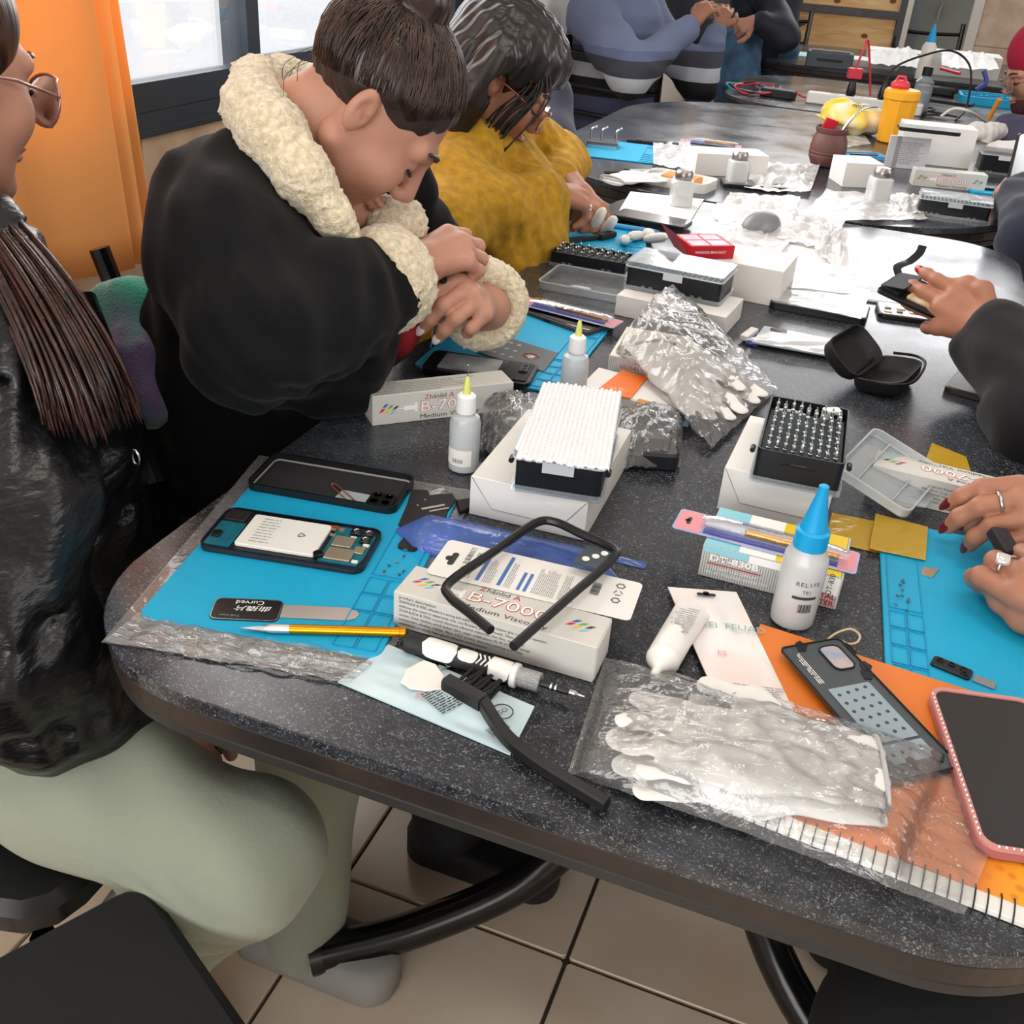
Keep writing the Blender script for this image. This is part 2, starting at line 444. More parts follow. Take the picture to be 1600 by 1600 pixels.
ob('sill_track', wallbox(WX-0.012, WX+0.012, WY0, WY1, SILL-0.012, SILL), M_alu, w1)

# curtains: pleated cloth hanging in front of the window
def curtain_mat():
    mt = bpy.data.materials.new('orange_curtain_cloth'); mt.use_nodes = True; nt = mt.node_tree; L = nt.links
    for n in list(nt.nodes): nt.nodes.remove(n)
    out = nt.nodes.new('ShaderNodeOutputMaterial'); d = nt.nodes.new('ShaderNodeBsdfDiffuse'); d.inputs[0].default_value = srgb('#f0bd78')
    t = nt.nodes.new('ShaderNodeBsdfTranslucent'); t.inputs[0].default_value = srgb('#fbb050'); mx = nt.nodes.new('ShaderNodeMixShader'); mx.inputs[0].default_value = 0.45
    tc = nt.nodes.new('ShaderNodeTexCoord'); n = nt.nodes.new('ShaderNodeTexNoise'); n.inputs['Scale'].default_value = 300; bp = nt.nodes.new('ShaderNodeBump'); bp.inputs['Strength'].default_value = 0.1; bp.inputs['Distance'].default_value = 0.002
    L.new(tc.outputs['Object'], n.inputs['Vector']); L.new(n.outputs['Fac'], bp.inputs['Height']); L.new(bp.outputs[0], d.inputs['Normal'])
    L.new(d.outputs[0], mx.inputs[1]); L.new(t.outputs[0], mx.inputs[2]); L.new(mx.outputs[0], out.inputs[0]); return mt
M_curt = curtain_mat()
def curtain(name, label, ys, xs, hem, top):
    """ys/xs: plan path of the cloth; hem: bottom heights along it"""
    pl = smooth_path([(x, y, h) for x, y, h in zip(xs, ys, hem)], 8); V = []; F = []; nz = 24; n = len(pl)
    c = pl[n//2]
    for k in range(nz+1):
        t = k/nz
        for i, p in enumerate(pl):
            g = 1 + 0.06*math.sin(t*3.0+i*0.13)
            V.append((WX + (p.x-WX)*(0.75+0.25*(1-t))*g, p.y + (ys[0]-p.y)*0.10*t, p.z + (top-p.z)*t))
    for k in range(nz):
        for i in range(n-1): a = k*n+i; F.append((a, a+1, a+n+1, a+n))
    o = ob(name, (V, F), M_curt, smooth=True, angle=None)
    sd = o.modifiers.new('thick', 'SOLIDIFY'); sd.thickness = 0.0015
    return tag(o, label, 'curtain', 'orange window curtains')
curtain('curtain', 'wide orange pleated curtain hanging left of the bright window', 
        [0.9406, 1.0362, 1.1319, 1.2355, 1.3391, 1.4348, 1.5344, 1.5384, 1.5225, 1.5543, 1.5942, 1.6301, 1.6181, 1.642, 1.6739, 1.6978],
        [-1.3471, -1.3072, -1.3391, -1.2913, -1.3232, -1.2993, -1.3072, -1.3312, -1.371, -1.3551, -1.3272, -1.3471, -1.379, -1.387, -1.367, -1.3949],
        [0.7022, 0.7022, 0.7022, 0.6982, 0.6942, 0.6862, 0.6743, 0.6743, 0.6703, 0.6703, 0.6623, 0.6543, 0.6543, 0.6543, 0.6543, 0.6543], 2.3)
curtain('curtain', 'narrow orange curtain strip glimpsed above the dark hair bun',
        [2.758, 2.7819, 2.8058, 2.8297], [-1.3551, -1.3312, -1.3551, -1.3391], [1.0529, 1.0529, 1.0529, 1.0529], 2.3)

# back wall with raw pine boarding and a doorway
BY = 7.174
wb = struct(ob('wall_back', join(wallbox(-1.435, -0.215, BY+0.02, BY+0.2, 0, 1.7), wallbox(-0.4, 0.4, BY+0.9, BY+1.0, 0, 2.3), wallbox(0.19, 5, BY+0.02, BY+0.2, 0, 1.7),
       wallbox(-1.435, -1.36, BY+0.02, BY+0.2, 1.7, 2.9), wallbox(1.1, 5, BY+0.02, BY+0.2, 1.7, 2.9), wallbox(-1.36, 1.1, BY+0.02, BY+0.2, 2.6, 2.9)), M_plaster))
M_door = mat('grey_door_paint', '#8b918c', 0.6, var=0.12, vscale=3)
def pine_mat():
    mt, nt, b = _new('raw_pine'); L = nt.links; b.inputs['Roughness'].default_value = 0.6
    tc = nt.nodes.new('ShaderNodeTexCoord'); mp = nt.nodes.new('ShaderNodeMapping'); mp.inputs['Scale'].default_value = (1.2, 1, 9); L.new(tc.outputs['Object'], mp.inputs['Vector'])
    n = nt.nodes.new('ShaderNodeTexNoise'); n.inputs['Scale'].default_value = 3; n.inputs['Detail'].default_value = 6; n.inputs['Distortion'].default_value = 1.0; L.new(mp.outputs[0], n.inputs['Vector'])
    r = nt.nodes.new('ShaderNodeValToRGB'); r.color_ramp.elements[0].position = 0.3; r.color_ramp.elements[0].color = srgb('#d6a264'); r.color_ramp.elements[1].position = 0.7; r.color_ramp.elements[1].color = srgb('#f0cd98')
    L.new(n.outputs['Fac'], r.inputs[0]); L.new(r.outputs[0], b.inputs['Base Color']); return mt
M_pine = pine_mat(); M_knot = mat('pine_knot', '#7a4526', 0.6); M_batten = mat('grey_batten', '#5d5a5c', 0.6, var=0.3, vscale=20)
for (x0, x1, z0, z1) in ((-1.43, -0.905, 0.0, 0.89), (-0.897, -0.23, 0.0, 0.89), (-1.43, -0.23, 0.937, 1.68)):
    ob('plank', wallbox(x0, x1, BY-0.004, BY+0.019, z0, z1), M_pine, wb)
ob('batten', box(1.2, 0.024, 0.04, loc=(-0.83, BY-0.017, 0.895)), M_batten, wb)
ob('strip', wallbox(-0.913, -0.889, BY-0.02, BY-0.0045, 0.0, 0.89), mat('pale_strip', '#dcd5cc', 0.6), wb)
for (kx, kz) in ((-0.8, 0.815), (-0.815, 0.775), (-0.78, 0.825), (-0.4, 0.79), (-0.28, 0.99), (-1.15, 0.79), (-0.6, 0.965)):
    ob('knot', xf(lathe([(0.018, 0), (0.018, 0.003), (0.011, 0.004), (0.003, 0.003)], 12), (kx, BY-0.004, kz), (PI/2, 0, 0), (1.1, 0.7, 1)), M_knot, wb)
d1 = struct(ob('door_1', wallbox(-0.25, 0.25, BY+0.85, BY+0.89, 0.0, 2.1), M_door))
ob('door_handle', tube([(0.0, BY+0.82, 0.97), (-0.01, BY+0.82, 0.93), (-0.01, BY+0.82, 0.87)], 0.012, 8), mat('dull_steel', '#8f9294', 0.4, metal=0.8), d1)
M_jamb = mat('white_jamb', '#d8d4cf', 0.5); M_gs = mat('grey_steel_post', '#6e7378', 0.5)
struct(ob('trim_1', wallbox(-0.231, -0.191, BY-0.03, BY+0.12, 0, 1.7), mat('dark_frame', '#4c4d52', 0.5)))
struct(ob('trim_2', wallbox(-0.191, -0.160, BY-0.03, BY+0.12, 0, 1.7), M_jamb))
struct(ob('trim_3', wallbox(-0.160, -0.096, BY+0.05, BY+0.12, 0, 1.7), M_gs))
struct(ob('trim_4', wallbox(0.171, 0.227, BY-0.03, BY+0.12, 0, 1.7), M_jamb))
for k in range(7):
    for j in range(3): ob('tile', wallbox(0.23+k*0.4, 0.625+k*0.4, BY+0.005, BY+0.019, j*0.4, j*0.4+0.395), M_stone, wb)
# high window over the boarding lets the daylight in
w2 = struct(ob('window_2', join(wallbox(-1.36, 1.1, BY, BY+0.08, 1.7, 1.75), wallbox(-1.36, 1.1, BY, BY+0.08, 2.55, 2.6), *[wallbox(x-0.03, x+0.03, BY, BY+0.08, 1.75, 2.55) for x in (-1.33, -0.53, 0.27, 1.07)]), M_alu))
for x in (-1.3, -0.5, 0.3): ob('pane', wallbox(x, x+0.74, BY+0.03, BY+0.036, 1.75, 2.55), M_pane, w2)
struct(ob('ceiling', wallbox(-1.64, 5, -2.0, 9.4, 2.9, 3.0), mat('white_ceiling', '#efeeec', 0.9)))
struct(ob('wall_right', join(wallbox(3.2, 3.4, -2, 9.4, 0, 0.9), wallbox(3.2, 3.4, -2, 0.6, 0.9, 2.9), wallbox(3.2, 3.4, 3.8, 9.4, 0.9, 2.9), wallbox(3.2, 3.4, 0.6, 3.8, 2.6, 2.9)), M_plaster))

# ------------------------------------------------------------------ tables
def granite():
    mt, nt, b = _new('speckled_laminate'); L = nt.links
    tc = nt.nodes.new('ShaderNodeTexCoord'); V_ = tc.outputs['Object']
    def noise(s, d=2.0, dist=0):
        n = nt.nodes.new('ShaderNodeTexNoise'); n.inputs['Scale'].default_value = s; n.inputs['Detail'].default_value = d; n.inputs['Distortion'].default_value = dist; L.new(V_, n.inputs['Vector']); return n.outputs['Fac']
    def ramp(v, a, b_, ca, cb):
        r = nt.nodes.new('ShaderNodeValToRGB'); r.color_ramp.elements[0].position = a; r.color_ramp.elements[0].color = ca; r.color_ramp.elements[1].position = b_; r.color_ramp.elements[1].color = cb; L.new(v, r.inputs[0]); return r.outputs[0]
    def mix(f, a, b_, mode='MIX'):
        m_ = nt.nodes.new('ShaderNodeMix'); m_.data_type = 'RGBA'; m_.blend_type = mode; L.new(f, m_.inputs['Factor']) if not isinstance(f, float) else None
        if isinstance(f, float): m_.inputs['Factor'].default_value = f
        for s_, v in (('A', a), ('B', b_)):
            if isinstance(v, tuple): m_.inputs[s_].default_value = v
            else: L.new(v, m_.inputs[s_])
        return m_.outputs['Result']
    base = ramp(noise(60, 3), 0.35, 0.65, srgb('#1e2024'), srgb('#303238'))
    fl = ramp(noise(420, 1.0, 1.5), 0.60, 0.66, (0, 0, 0, 1), (1, 1, 1, 1))
    c = mix(fl, base, srgb('#5f6369'))
    fl2 = ramp(noise(230, 1.0, 2.0), 0.66, 0.70, (0, 0, 0, 1), (1, 1, 1, 1))
    c = mix(fl2, c, srgb('#777c83'))
    dust = ramp(noise(3.2, 7, 0.6), 0.50, 0.78, (0, 0, 0, 1), (0.45, 0.45, 0.45, 1))
    c = mix(dust, c, srgb('#5d6a73'))
    L.new(c, b.inputs['Base Color'])
    rr = ramp(noise(7, 8, 0.5), 0.3, 0.75, (0.16, 0.16, 0.16, 1), (0.32, 0.32, 0.32, 1)); L.new(rr, b.inputs['Roughness'])
    b.inputs['Specular IOR Level'].default_value = 0.5
    return mt
M_gran = granite(); M_edge = mat('dark_edge_band', '#221d1b', 0.42, var=0.5, vscale=14, bump=0.12, bscale=40, col2='#3a2d26')
M_edge2 = mat('dark_rubber_moulding', '#2b2a29', 0.5, var=0.3, vscale=10)
M_blk = mat('black_gloss_steel', '#0c0c0e', 0.22, var=0.2)
def table(name, label, x0, x1, y0, y1, r, ped, worn='#3a2d26'):
    t = thing(name, label, 'table', ((x0+x1)/2, (y0+y1)/2, 0)); w, d = x1-x0, y1-y0
    pts = rrect(w, d, r, 16)
    ob('table_top', prism(pts, TZ-0.0145, TZ, 0.0012), M_gran, t)
    ob('edge_band', prism(inset_poly(pts, 0.0015), TZ-0.036, TZ-0.01451, 0.002), M_edge, t)
    ob('under_moulding', prism(inset_poly(pts, 0.004), TZ-0.051, TZ-0.0361, 0.003), M_edge2, t)
    for (px_, py_) in ped:
        lx, ly = px_ - (x0+x1)/2, py_ - (y0+y1)/2
        ob('pedestal', tube([(lx, ly, 0.2), (lx, ly, TZ-0.051)], 0.04, 16), M_blk, t, smooth=True)
        for a in (215, 325, 145, 35):
            ca, sa = math.cos(math.radians(a)), math.sin(math.radians(a))
            pth = smooth_path([(lx+ca*0.03, ly+sa*0.03, 0.55), (lx+ca*0.09, ly+sa*0.09, 0.33), (lx+ca*0.20, ly+sa*0.20, 0.16), (lx+ca*0.36, ly+sa*0.36, 0.085), (lx+ca*0.5, ly+sa*0.5, 0.065)], 6)
            f_ = ob('foot', tube(pth, 0.026, 14), M_blk, t, smooth=True)
            ob('end_cap', tube([(lx+ca*0.495, ly+sa*0.495, 0.0655), (lx+ca*0.512, ly+sa*0.512, 0.063)], 0.0275, 14), mat('black_plastic', '#121214', 0.35), f_, smooth=True)
            ob('leveller', lathe([(0.006, 0.04), (0.006, 0.016), (0.02, 0.014), (0.022, 0.0)], 14, (lx+ca*0.47, ly+sa*0.47, 0.0)), mat('black_plastic', '#121214', 0.35), f_, smooth=True)
    return t
T1 = table('dining_table', 'large dark speckled table in the foreground with rounded corners', -0.59, 0.271, 0.504, 2.427, 0.152, [(-0.08, 1.06), (-0.08, 2.0)])
T2 = table('dining_table', 'oval dark speckled table behind the foreground one holding the clay mate cup', -0.933, 0.319, 2.441, 4.05, 0.46, [(-0.32, 3.2)])
T2b = table('dining_table', 'dark table further back carrying the white power strip', -0.72, 0.50, 4.08, 5.10, 0.30, [(-0.12, 4.6)])
T3 = table('dining_table', 'furthest dark table in front of the pine boarding', -0.88, 0.72, 5.54, 6.74, 0.4, [(-0.10, 6.14)])

# unseen ceiling fittings, added to brighten the near floor and faces
def added_ceiling_light(label, loc, power):
    t = thing('added_ceiling_light', label, 'lamp', loc, 0, 'added ceiling fill lights')
    ob('housing', box(1.24, 0.20, 0.05, bev=0.01, loc=(0, 0, 0.0)), M_jamb, t)
    for y in (-0.045, 0.045): ob('light_tube', xf(tube([(-0.58, y, -0.022), (0.58, y, -0.022)], 0.014, 10)), mat('lit_tube', '#fff8ea', 0.5, emit=6.0), t, smooth=True)
    d = bpy.data.lights.new('fill_glow', 'AREA'); d.shape = 'RECTANGLE'; d.size = 1.2; d.size_y = 0.18; d.energy = power; d.color = (1.0, 0.96, 0.88)
    o = bpy.data.objects.new('fill_glow', d); COL.objects.link(o); o.parent = t; o.location = (0, 0, -0.045)
added_ceiling_light('unseen ceiling light added as fill behind the photographer on the left', (-0.6, -0.5, 2.84), 8)
added_ceiling_light('unseen ceiling light added as fill over the near table', (0.3, 0.9, 2.84), 6)

# wall behind the photographer with the street window that lights the near side
wf = struct(ob('wall_front', join(wallbox(-1.435, 3.2, -2.2, -2.1, 0, 0.75), wallbox(-1.435, 3.2, -2.2, -2.1, 2.35, 2.9), wallbox(1.0, 3.2, -2.2, -2.1, 0.75, 2.35)), M_plaster))
w3 = struct(ob('window_3', join(wallbox(-1.43, 1.0, -2.19, -2.11, 0.75, 0.80), wallbox(-1.43, 1.0, -2.19, -2.11, 2.30, 2.35), wallbox(-1.43, -1.38, -2.19, -2.11, 0.80, 2.30), wallbox(0.95, 1.0, -2.19, -2.11, 0.80, 2.30), wallbox(-0.24, -0.18, -2.19, -2.11, 0.80, 2.30)), M_alu))
for x0, x1 in ((-1.38, -0.24), (-0.18, 0.95)): ob('pane', wallbox(x0, x1, -2.16, -2.15, 0.80, 2.30), M_pane, w3)
# ------------------------------------------------------------------ things on the near table
M_mat = mat('blue_silicone', '#10a6d3', 0.55, var=0.06, vscale=20); M_rib = mat('blue_silicone_rib', '#0b93c2', 0.5)
M_card = mat('white_cardboard', '#e9e7e4', 0.6, var=0.03, bump=0.02, bscale=200); M_cardg = mat('grey_cardboard', '#cfcdc8', 0.55, var=0.03)
M_ink = mat('dark_ink', '#3a3a3e', 0.6); M_red = mat('red_ink', '#c22a34', 0.6); M_wht = mat('white_ink', '#f6f5f3', 0.6); M_grey = mat('grey_ink', '#9a9a9c', 0.6)
M_blk_pl = mat('black_plastic', '#121214', 0.35); M_blkm = mat('matte_black_plastic', '#1b1b1e', 0.55); M_dk = mat('charcoal_metal', '#2a2c30', 0.4, metal=0.4)
M_wpl = mat('white_plastic', '#eceae6', 0.4); M_steel = mat('bright_steel', '#c9cbcd', 0.25, metal=1.0); M_pcb = mat('teal_circuit_board', '#0d6a7e', 0.45, var=0.3, vscale=200)
M_can = mat('shield_can', '#b7a992', 0.35, metal=0.6); M_gold = mat('gold_anodised', '#d99016', 0.28, metal=0.85); M_cu = mat('copper_wire', '#c8703a', 0.35, metal=0.7)
M_clear = film('clear_plastic', '#ffffff', 0.10, 0.05, 0.05, 20, 0.7); M_clear2 = film('clear_tray_plastic', '#eef4f8', 0.22, 0.12, 0.05, 20, 0.7)
M_bag = film('crinkled_bag_film', '#ffffff', 0.09, 0.07, 0.5, 16, 1.0); M_bagl = film('loose_bag_film', '#ffffff', 0.14, 0.10, 0.2, 10, 0.9)
M_blue_film = film('blue_blister_film', '#6f92ee', 0.42, 0.06, 0.3, 20, 0.6); M_blueink = mat('blue_ink', '#4b74b8', 0.6)
def at(px, py, z=TZ): return P(px, py, z)
def wpoly(pxs, z=TZ):
    w = [P(x, y, z) for x, y in pxs]; c = Vector((sum(p.x for p in w)/len(w), sum(p.y for p in w)/len(w), z))
    pts = [(p.x-c.x, p.y-c.y) for p in w]
    if sum(pts[i-1][0]*pts[i][1]-pts[i][0]*pts[i-1][1] for i in range(len(pts))) < 0: pts.reverse()
    return c, pts

# --- blue repair mats
def make_mat(label, loc, rz, w, d, strip='right'):
    t = thing('silicone_mat', label, 'mat', loc, rz, 'blue silicone repair mats'); h = 0.0035
    ob('mat_base', prism([(x+w/2, y+d/2) for x, y in rrect(w, d, 0.013, 5)], 0, h, 0.0008), M_mat, t)
    def rb(x0, y0, x1, y1):
        x0, x1 = (x0, x1) if strip == 'right' else (w-x1, w-x0)
        ob('rib', join(box(x1-x0, 0.0012, 0.0010, loc=((x0+x1)/2, y0, h)), box(x1-x0, 0.0012, 0.0010, loc=((x0+x1)/2, y1, h)),
                     box(0.0012, y1-y0, 0.0010, loc=(x0, (y0+y1)/2, h)), box(0.0012, y1-y0, 0.0010, loc=(x1, (y0+y1)/2, h))), M_rib, t)
    xs = w*0.80; xm = (xs+w-0.006)/2; e = w-0.006
    rb(xs, d*0.42, e, d*0.80); rb(xs, d*0.82, e, d*0.965)
    for k in range(4):
        y0 = d*(0.03 + 0.095*k); y1 = y0 + d*0.085
        rb(xs, y0, xm-0.001, y1); rb(xm+0.001, y0, e, y1)
    return t
a, yA, _ = two((212, 968), (592, 1035)); matA = make_mat('blue silicone repair mat at the near left table corner under the open phone', a, yA, 0.219, 0.283)
c_ = P(775, 488); matC = make_mat('blue silicone repair mat under the hands of the fleece collar person', (c_.x-0.018, c_.y-0.268, TZ), math.radians(2), 0.212, 0.272)
a, yB, _ = two((1383, 1045), (1372, 812)); matB = make_mat('blue silicone repair mat at the right edge under the ringed hands', a + Vector((0.002, -0.03, 0)), yB-PI/2, 0.182, 0.30, 'left')
MZ = TZ + 0.0036

# clear sleeve the near mat was taken from
c, pts = wpoly([(165, 1000), (300, 1000), (410, 1010), (450, 1050), (560, 1050), (640, 990), (745, 760), (640, 715), (420, 712), (330, 800)])
def crinkle(pxs, z0, amp, seed, name, label, cat, mt=None, n=34, edge=0.002, freq=14.0, group=None):
    w = [P(x, y, z0) for x, y in pxs]; c = sum(w, Vector())/4; c.z = z0
    q = [(p.x-c.x, p.y-c.y) for p in w]
    def fz(u, v):
        e = min(u, 1-u, v, 1-v)*4; e = min(1, e)
        r = abs(vnoise(u*freq, v*freq, seed))*1.2 + abs(vnoise(u*freq*2.3+3, v*freq*2.3, seed+5))*0.7
        return edge + amp*r*(0.45+0.55*e)
    o = ob(name, sheet(q, n, n, fz), mt or M_bagl, loc=c, smooth=True, angle=None)
    return tag(o, label, cat, group)
crinkle([(158, 1005), (590, 1062), (745, 768), (405, 712)], TZ, 0.0015, 3, 'plastic_sleeve', 'clear plastic sleeve spread under the near left blue mat', 'plastic sleeve', n=40, edge=0.0004, freq=9)
o = crinkle([(163, 1006), (545, 1072), (590, 1034), (216, 962)], TZ, 0.012, 8, 'plastic_sleeve', 'crumpled front edge of the clear sleeve before the near blue mat', 'plastic sleeve', film('soft_sleeve_film', '#ffffff', 0.14, 0.06, 0.25, 10, 1.0), n=44, edge=0.001, freq=7)

# --- glue cartons
def face(f, u, v, L_, W_, H_, flip, e=0.0003):
    if flip: u = L_-u; v = (W_ if f == 'top' else H_)-v
    r = PI if flip else 0
    if f == 'top': return (u, v, H_+e), (0, 0, r)
    return (u, -e, v), (PI/2, r if not flip else 0, 0) if not flip else (PI/2, PI, 0)
SW = [mat('swatch_red', '#cf2f3a', 0.5), mat('swatch_blue', '#4a64b4', 0.5), mat('swatch_yellow', '#ecc53a', 0.5), mat('swatch_green', '#6fae4a', 0.5), mat('swatch_sky', '#76c6df', 0.5), mat('swatch_dark', '#5a3030', 0.5)]
def glue_box(label, loc, rz, L_=0.184, W_=0.045, H_=0.037, brand='top', flip=False):
    t = thing('glue_carton', label, 'box', loc, rz, 'grey glue cartons')
    ob('carton', box(L_, W_, H_, bev=0.0007, corner=True), M_cardg, t)
    ob('end_flap', box(0.0006, W_-0.003, H_-0.003, loc=(L_+0.0003, W_/2, 0.0015)), M_card, t)
    other = 'front' if brand == 'top' else 'top'
    def T_(f, s, size, mt, u, v, al='LEFT', sx=1.0, bold=0.0, e=0.0003):
        l, r = face(f, u, v, L_, W_, H_, flip, e); text(s, size, mt, t, l, r, al, sx=sx, bold=bold)
    hb = W_ if brand == 'top' else H_
    T_(brand, 'Z', 0.0085, M_red, 0.066, hb*0.80, sx=1.1); T_(brand, 'hånlid', 0.0085, M_ink, 0.0725, hb*0.80, sx=1.1); T_(brand, 'A', 0.0095, M_red, 0.0975, hb*0.80, sx=1.1)
    T_(brand, 'B-7000', 0.0195, M_red, 0.060, hb*0.48, bold=0.0005, sx=1.32, e=0.0002); T_(brand, 'B-7000', 0.0195, M_wht, 0.060, hb*0.48, sx=1.32, e=0.0005)
    T_(brand, 'Medium Viscosity', 0.0085, M_ink, 0.060, hb*0.15, sx=1.30)
    l, r = face(brand, 0.040, hb*0.42, L_, W_, H_, flip); ob('tube_icon', join(box(0.014, 0.006, 0.0002, loc=(0.007, 0.003, 0)), box(0.003, 0.012, 0.0002, loc=(0.0155, 0.003, 0)), box(0.012, 0.0008, 0.0002, loc=(-0.006, 0.003, 0))), M_wht, t, l, r)
    for u0 in (0.008, L_-0.034):
        for k in range(6):
            l, r = face(brand, u0 + (k % 3)*0.0065 + (k//3)*0.004, hb*0.42 + (k//3)*0.006 - (k % 3)*0.002, L_, W_, H_, flip)
            g = ([(0, 0, 0), (0.005, 0.0012, 0), (0.0085, 0.0055, 0), (0.0035, 0.0045, 0)], [(0, 1, 2, 3)]); ob('colour_swatch', g, SW[(k*2+k//3) % 6], t, l, r)
    lines = ['product description', 'ZHANLIDA B-7000: adhesive is a strong and useful beyond compare solution glue, convenient operation', 'without the need to separately mix, toy flowers, jewelry, metal, Glass,',
             'ZHANLIDA B-7000 crystal diamond adhesive materials, thin film, electronic', 'ceramic, Stone, bamboo, wood, leather, fabric, paper, mobile phone, PE, PP, PC, nylon, sponge', 'component, plastics, rubber, fibre, LCD screen, diamond painting and other', 'substances products have good adhesion performance.']
    ho = H_ if brand == 'top' else W_
    for k, s in enumerate(lines):
        T_(other, s, 0.0040 if k else 0.0046, M_ink, 0.005, ho*(0.88-0.125*k), sx=0.80 if k in (1, 4) else 0.95)
    return t
a, y, _ = two((615, 977), (925, 1067)); BOX1 = glue_box('grey B-7000 glue carton lying in front under the leaning phone bezel', a, y)
a, y, _ = two((582, 666), (806, 640)); glue_box('grey B-7000 glue carton standing beside the needle bottle before the fleece collar person', a, y, brand='front', H_=0.039, W_=0.040)
a = P(1352, 770); glue_box('grey B-7000 glue carton with upside-down lettering behind the ringed hands', a + Vector((0.0, 0.0, 0)), math.radians(-4), brand='top', flip=True)

# --- open phone parts on the near mat
def phone_local(label, name, pa, pb, L_, W_, z=MZ, cat='phone', drz=0.0, group=None):
    a, y, _ = two(pa, pb, z); return thing(name, label, cat, a, y+drz, group)
def pr(L_, W_, r, z0, z1, bev=0.0, x=0.0, y=0.0): return prism([(px_+x+L_/2, py_+y+W_/2) for px_, py_ in rrect(L_, W_, r, 5)], z0, z1, bev)
def ringf(L_, W_, r, t_, z0, z1, x=0.0, y=0.0):
    o_ = [(p[0]+x+L_/2, p[1]+y+W_/2) for p in rrect(L_, W_, r, 5)]; i_ = [(p[0]+x+L_/2, p[1]+y+W_/2) for p in rrect(L_-2*t_, W_-2*t_, max(r-t_, 0.001), 5)]
    return frame(o_, i_, z0, z1)
t = phone_local('black empty phone back shell with square camera cut-out on the near mat', 'phone_back_shell', (383, 765), (612, 805), 0.166, 0.077)
L_, W_ = 0.166, 0.076
ob('back_panel', pr(L_-0.002, W_-0.002, 0.010, 0, 0.0012, x=0.001, y=0.001), M_blkm, t); ob('side_rim', ringf(L_, W_, 0.011, 0.0022, 0.0, 0.0085), M_blk_pl, t)
ob('adhesive_strip', ringf(L_-0.007, W_-0.007, 0.007, 0.0013, 0.0013, 0.0030, x=0.0035, y=0.0035), mat('pale_adhesive', '#9a9a96', 0.6), t)
ob('inner_pad', pr(L_-0.016, W_-0.016, 0.004, 0.0013, 0.0018, x=0.008, y=0.008), mat('graphite_pad', '#26272a', 0.7, var=0.2), t)
ob('silver_sticker', prism([(0.095, 0.005), (0.155, 0.006), (0.158, 0.028), (0.098, 0.030)], 0.0019, 0.0022), mat('silver_sticker', '#c3ced4', 0.35, metal=0.3), t)
cb = ob('camera_block', pr(0.028, 0.027, 0.005, 0.0023, 0.0055, 0.0006, x=0.131, y=0.006), M_blk_pl, t)
for (i, j) in ((0, 0), (1, 0), (0, 1), (1, 1)): ob('lens_hole', lathe([(0.0045, 0), (0.0045, 0.0006), (0.0035, 0.0006), (0.0033, 0.0)], 14, (0.139+i*0.0125, 0.0135+j*0.0125, 0.0056)), mat('lens_black', '#050506', 0.1), cb, smooth=True)
ob('copper_coil', tube(smooth_path([(0.120, 0.010, 0.003), (0.100, 0.026, 0.004), (0.088, 0.036, 0.004), (0.084, 0.033, 0.004), (0.094, 0.023, 0.004), (0.112, 0.008, 0.003)], 5), 0.0006, 6), M_cu, t)

t = phone_local('opened phone showing its white battery and teal circuit board on the near mat', 'open_phone', (308, 860), (560, 900), 0.164, 0.078)
L_, W_ = 0.163, 0.076
ob('chassis', pr(L_, W_, 0.011, 0, 0.0050, 0.0008), M_dk, t); ob('side_rim', ringf(L_, W_, 0.011, 0.0016, 0.0051, 0.0068), mat('navy_rim', '#141a2b', 0.35), t)
bt = ob('battery', pr(0.080, 0.056, 0.003, 0.0051, 0.0088, 0.0005, x=0.033, y=0.010), mat('battery_white', '#e7e7e3', 0.45), t)
for k in range(9): ob('printed_text', xf(greek(0.036, 0.003, 1, k, 0.95), (0.045, 0.016+k*0.0052, 0.0090)), M_grey, bt)
ob('recycling_mark', join(*[tube([(0.090+0.004*math.cos(a_), 0.040+0.004*math.sin(a_), 0.0091), (0.090+0.004*math.cos(a_+1.9), 0.040+0.004*math.sin(a_+1.9), 0.0091)], 0.0004, 5) for a_ in (0, 2.1, 4.2)]), M_ink, bt)
sb = ob('charging_board', pr(0.026, 0.044, 0.002, 0.0051, 0.0064, x=0.004, y=0.005), M_pcb, t)
ob('speaker', pr(0.022, 0.020, 0.002, 0.0051, 0.0080, 0.0005, x=0.005, y=0.051), M_blkm, t)
ob('usb_port', pr(0.009, 0.010, 0.002, 0.0065, 0.0090, 0.0004, x=0.006, y=0.018), M_blk_pl, sb)
mb = ob('circuit_board', prism([(0.118, 0.006), (0.156, 0.006), (0.159, 0.020), (0.159, 0.060), (0.154, 0.070), (0.118, 0.070)], 0.0051, 0.0065), M_pcb, t)
for (x, y, w, d, hh) in ((0.122, 0.010, 0.026, 0.020, 0.0017), (0.122, 0.033, 0.020, 0.018, 0.0017), (0.146, 0.026, 0.010, 0.012, 0.0013)): ob('shield_can', pr(w, d, 0.001, 0.0066, 0.0066+hh, 0.0003, x=x, y=y), M_can, mb)
for (x, y, s_) in ((0.134, 0.056, 0.011), (0.147, 0.056, 0.010), (0.147, 0.044, 0.010)):
    cm = ob('camera_module', pr(s_, s_, 0.001, 0.0066, 0.0100, 0.0004, x=x, y=y), M_blk_pl, t); ob('lens', lathe([(0.0036, 0), (0.0036, 0.0008), (0.0028, 0.0008), (0.002, 0.0003)], 14, (x+s_/2, y+s_/2, 0.0100)), M_steel, cm)
ob('vibration_motor', lathe([(0.0052, 0), (0.0052, 0.003), (0.0045, 0.0034)], 18, (0.1165, 0.014, 0.0066)), M_blk_pl, t)
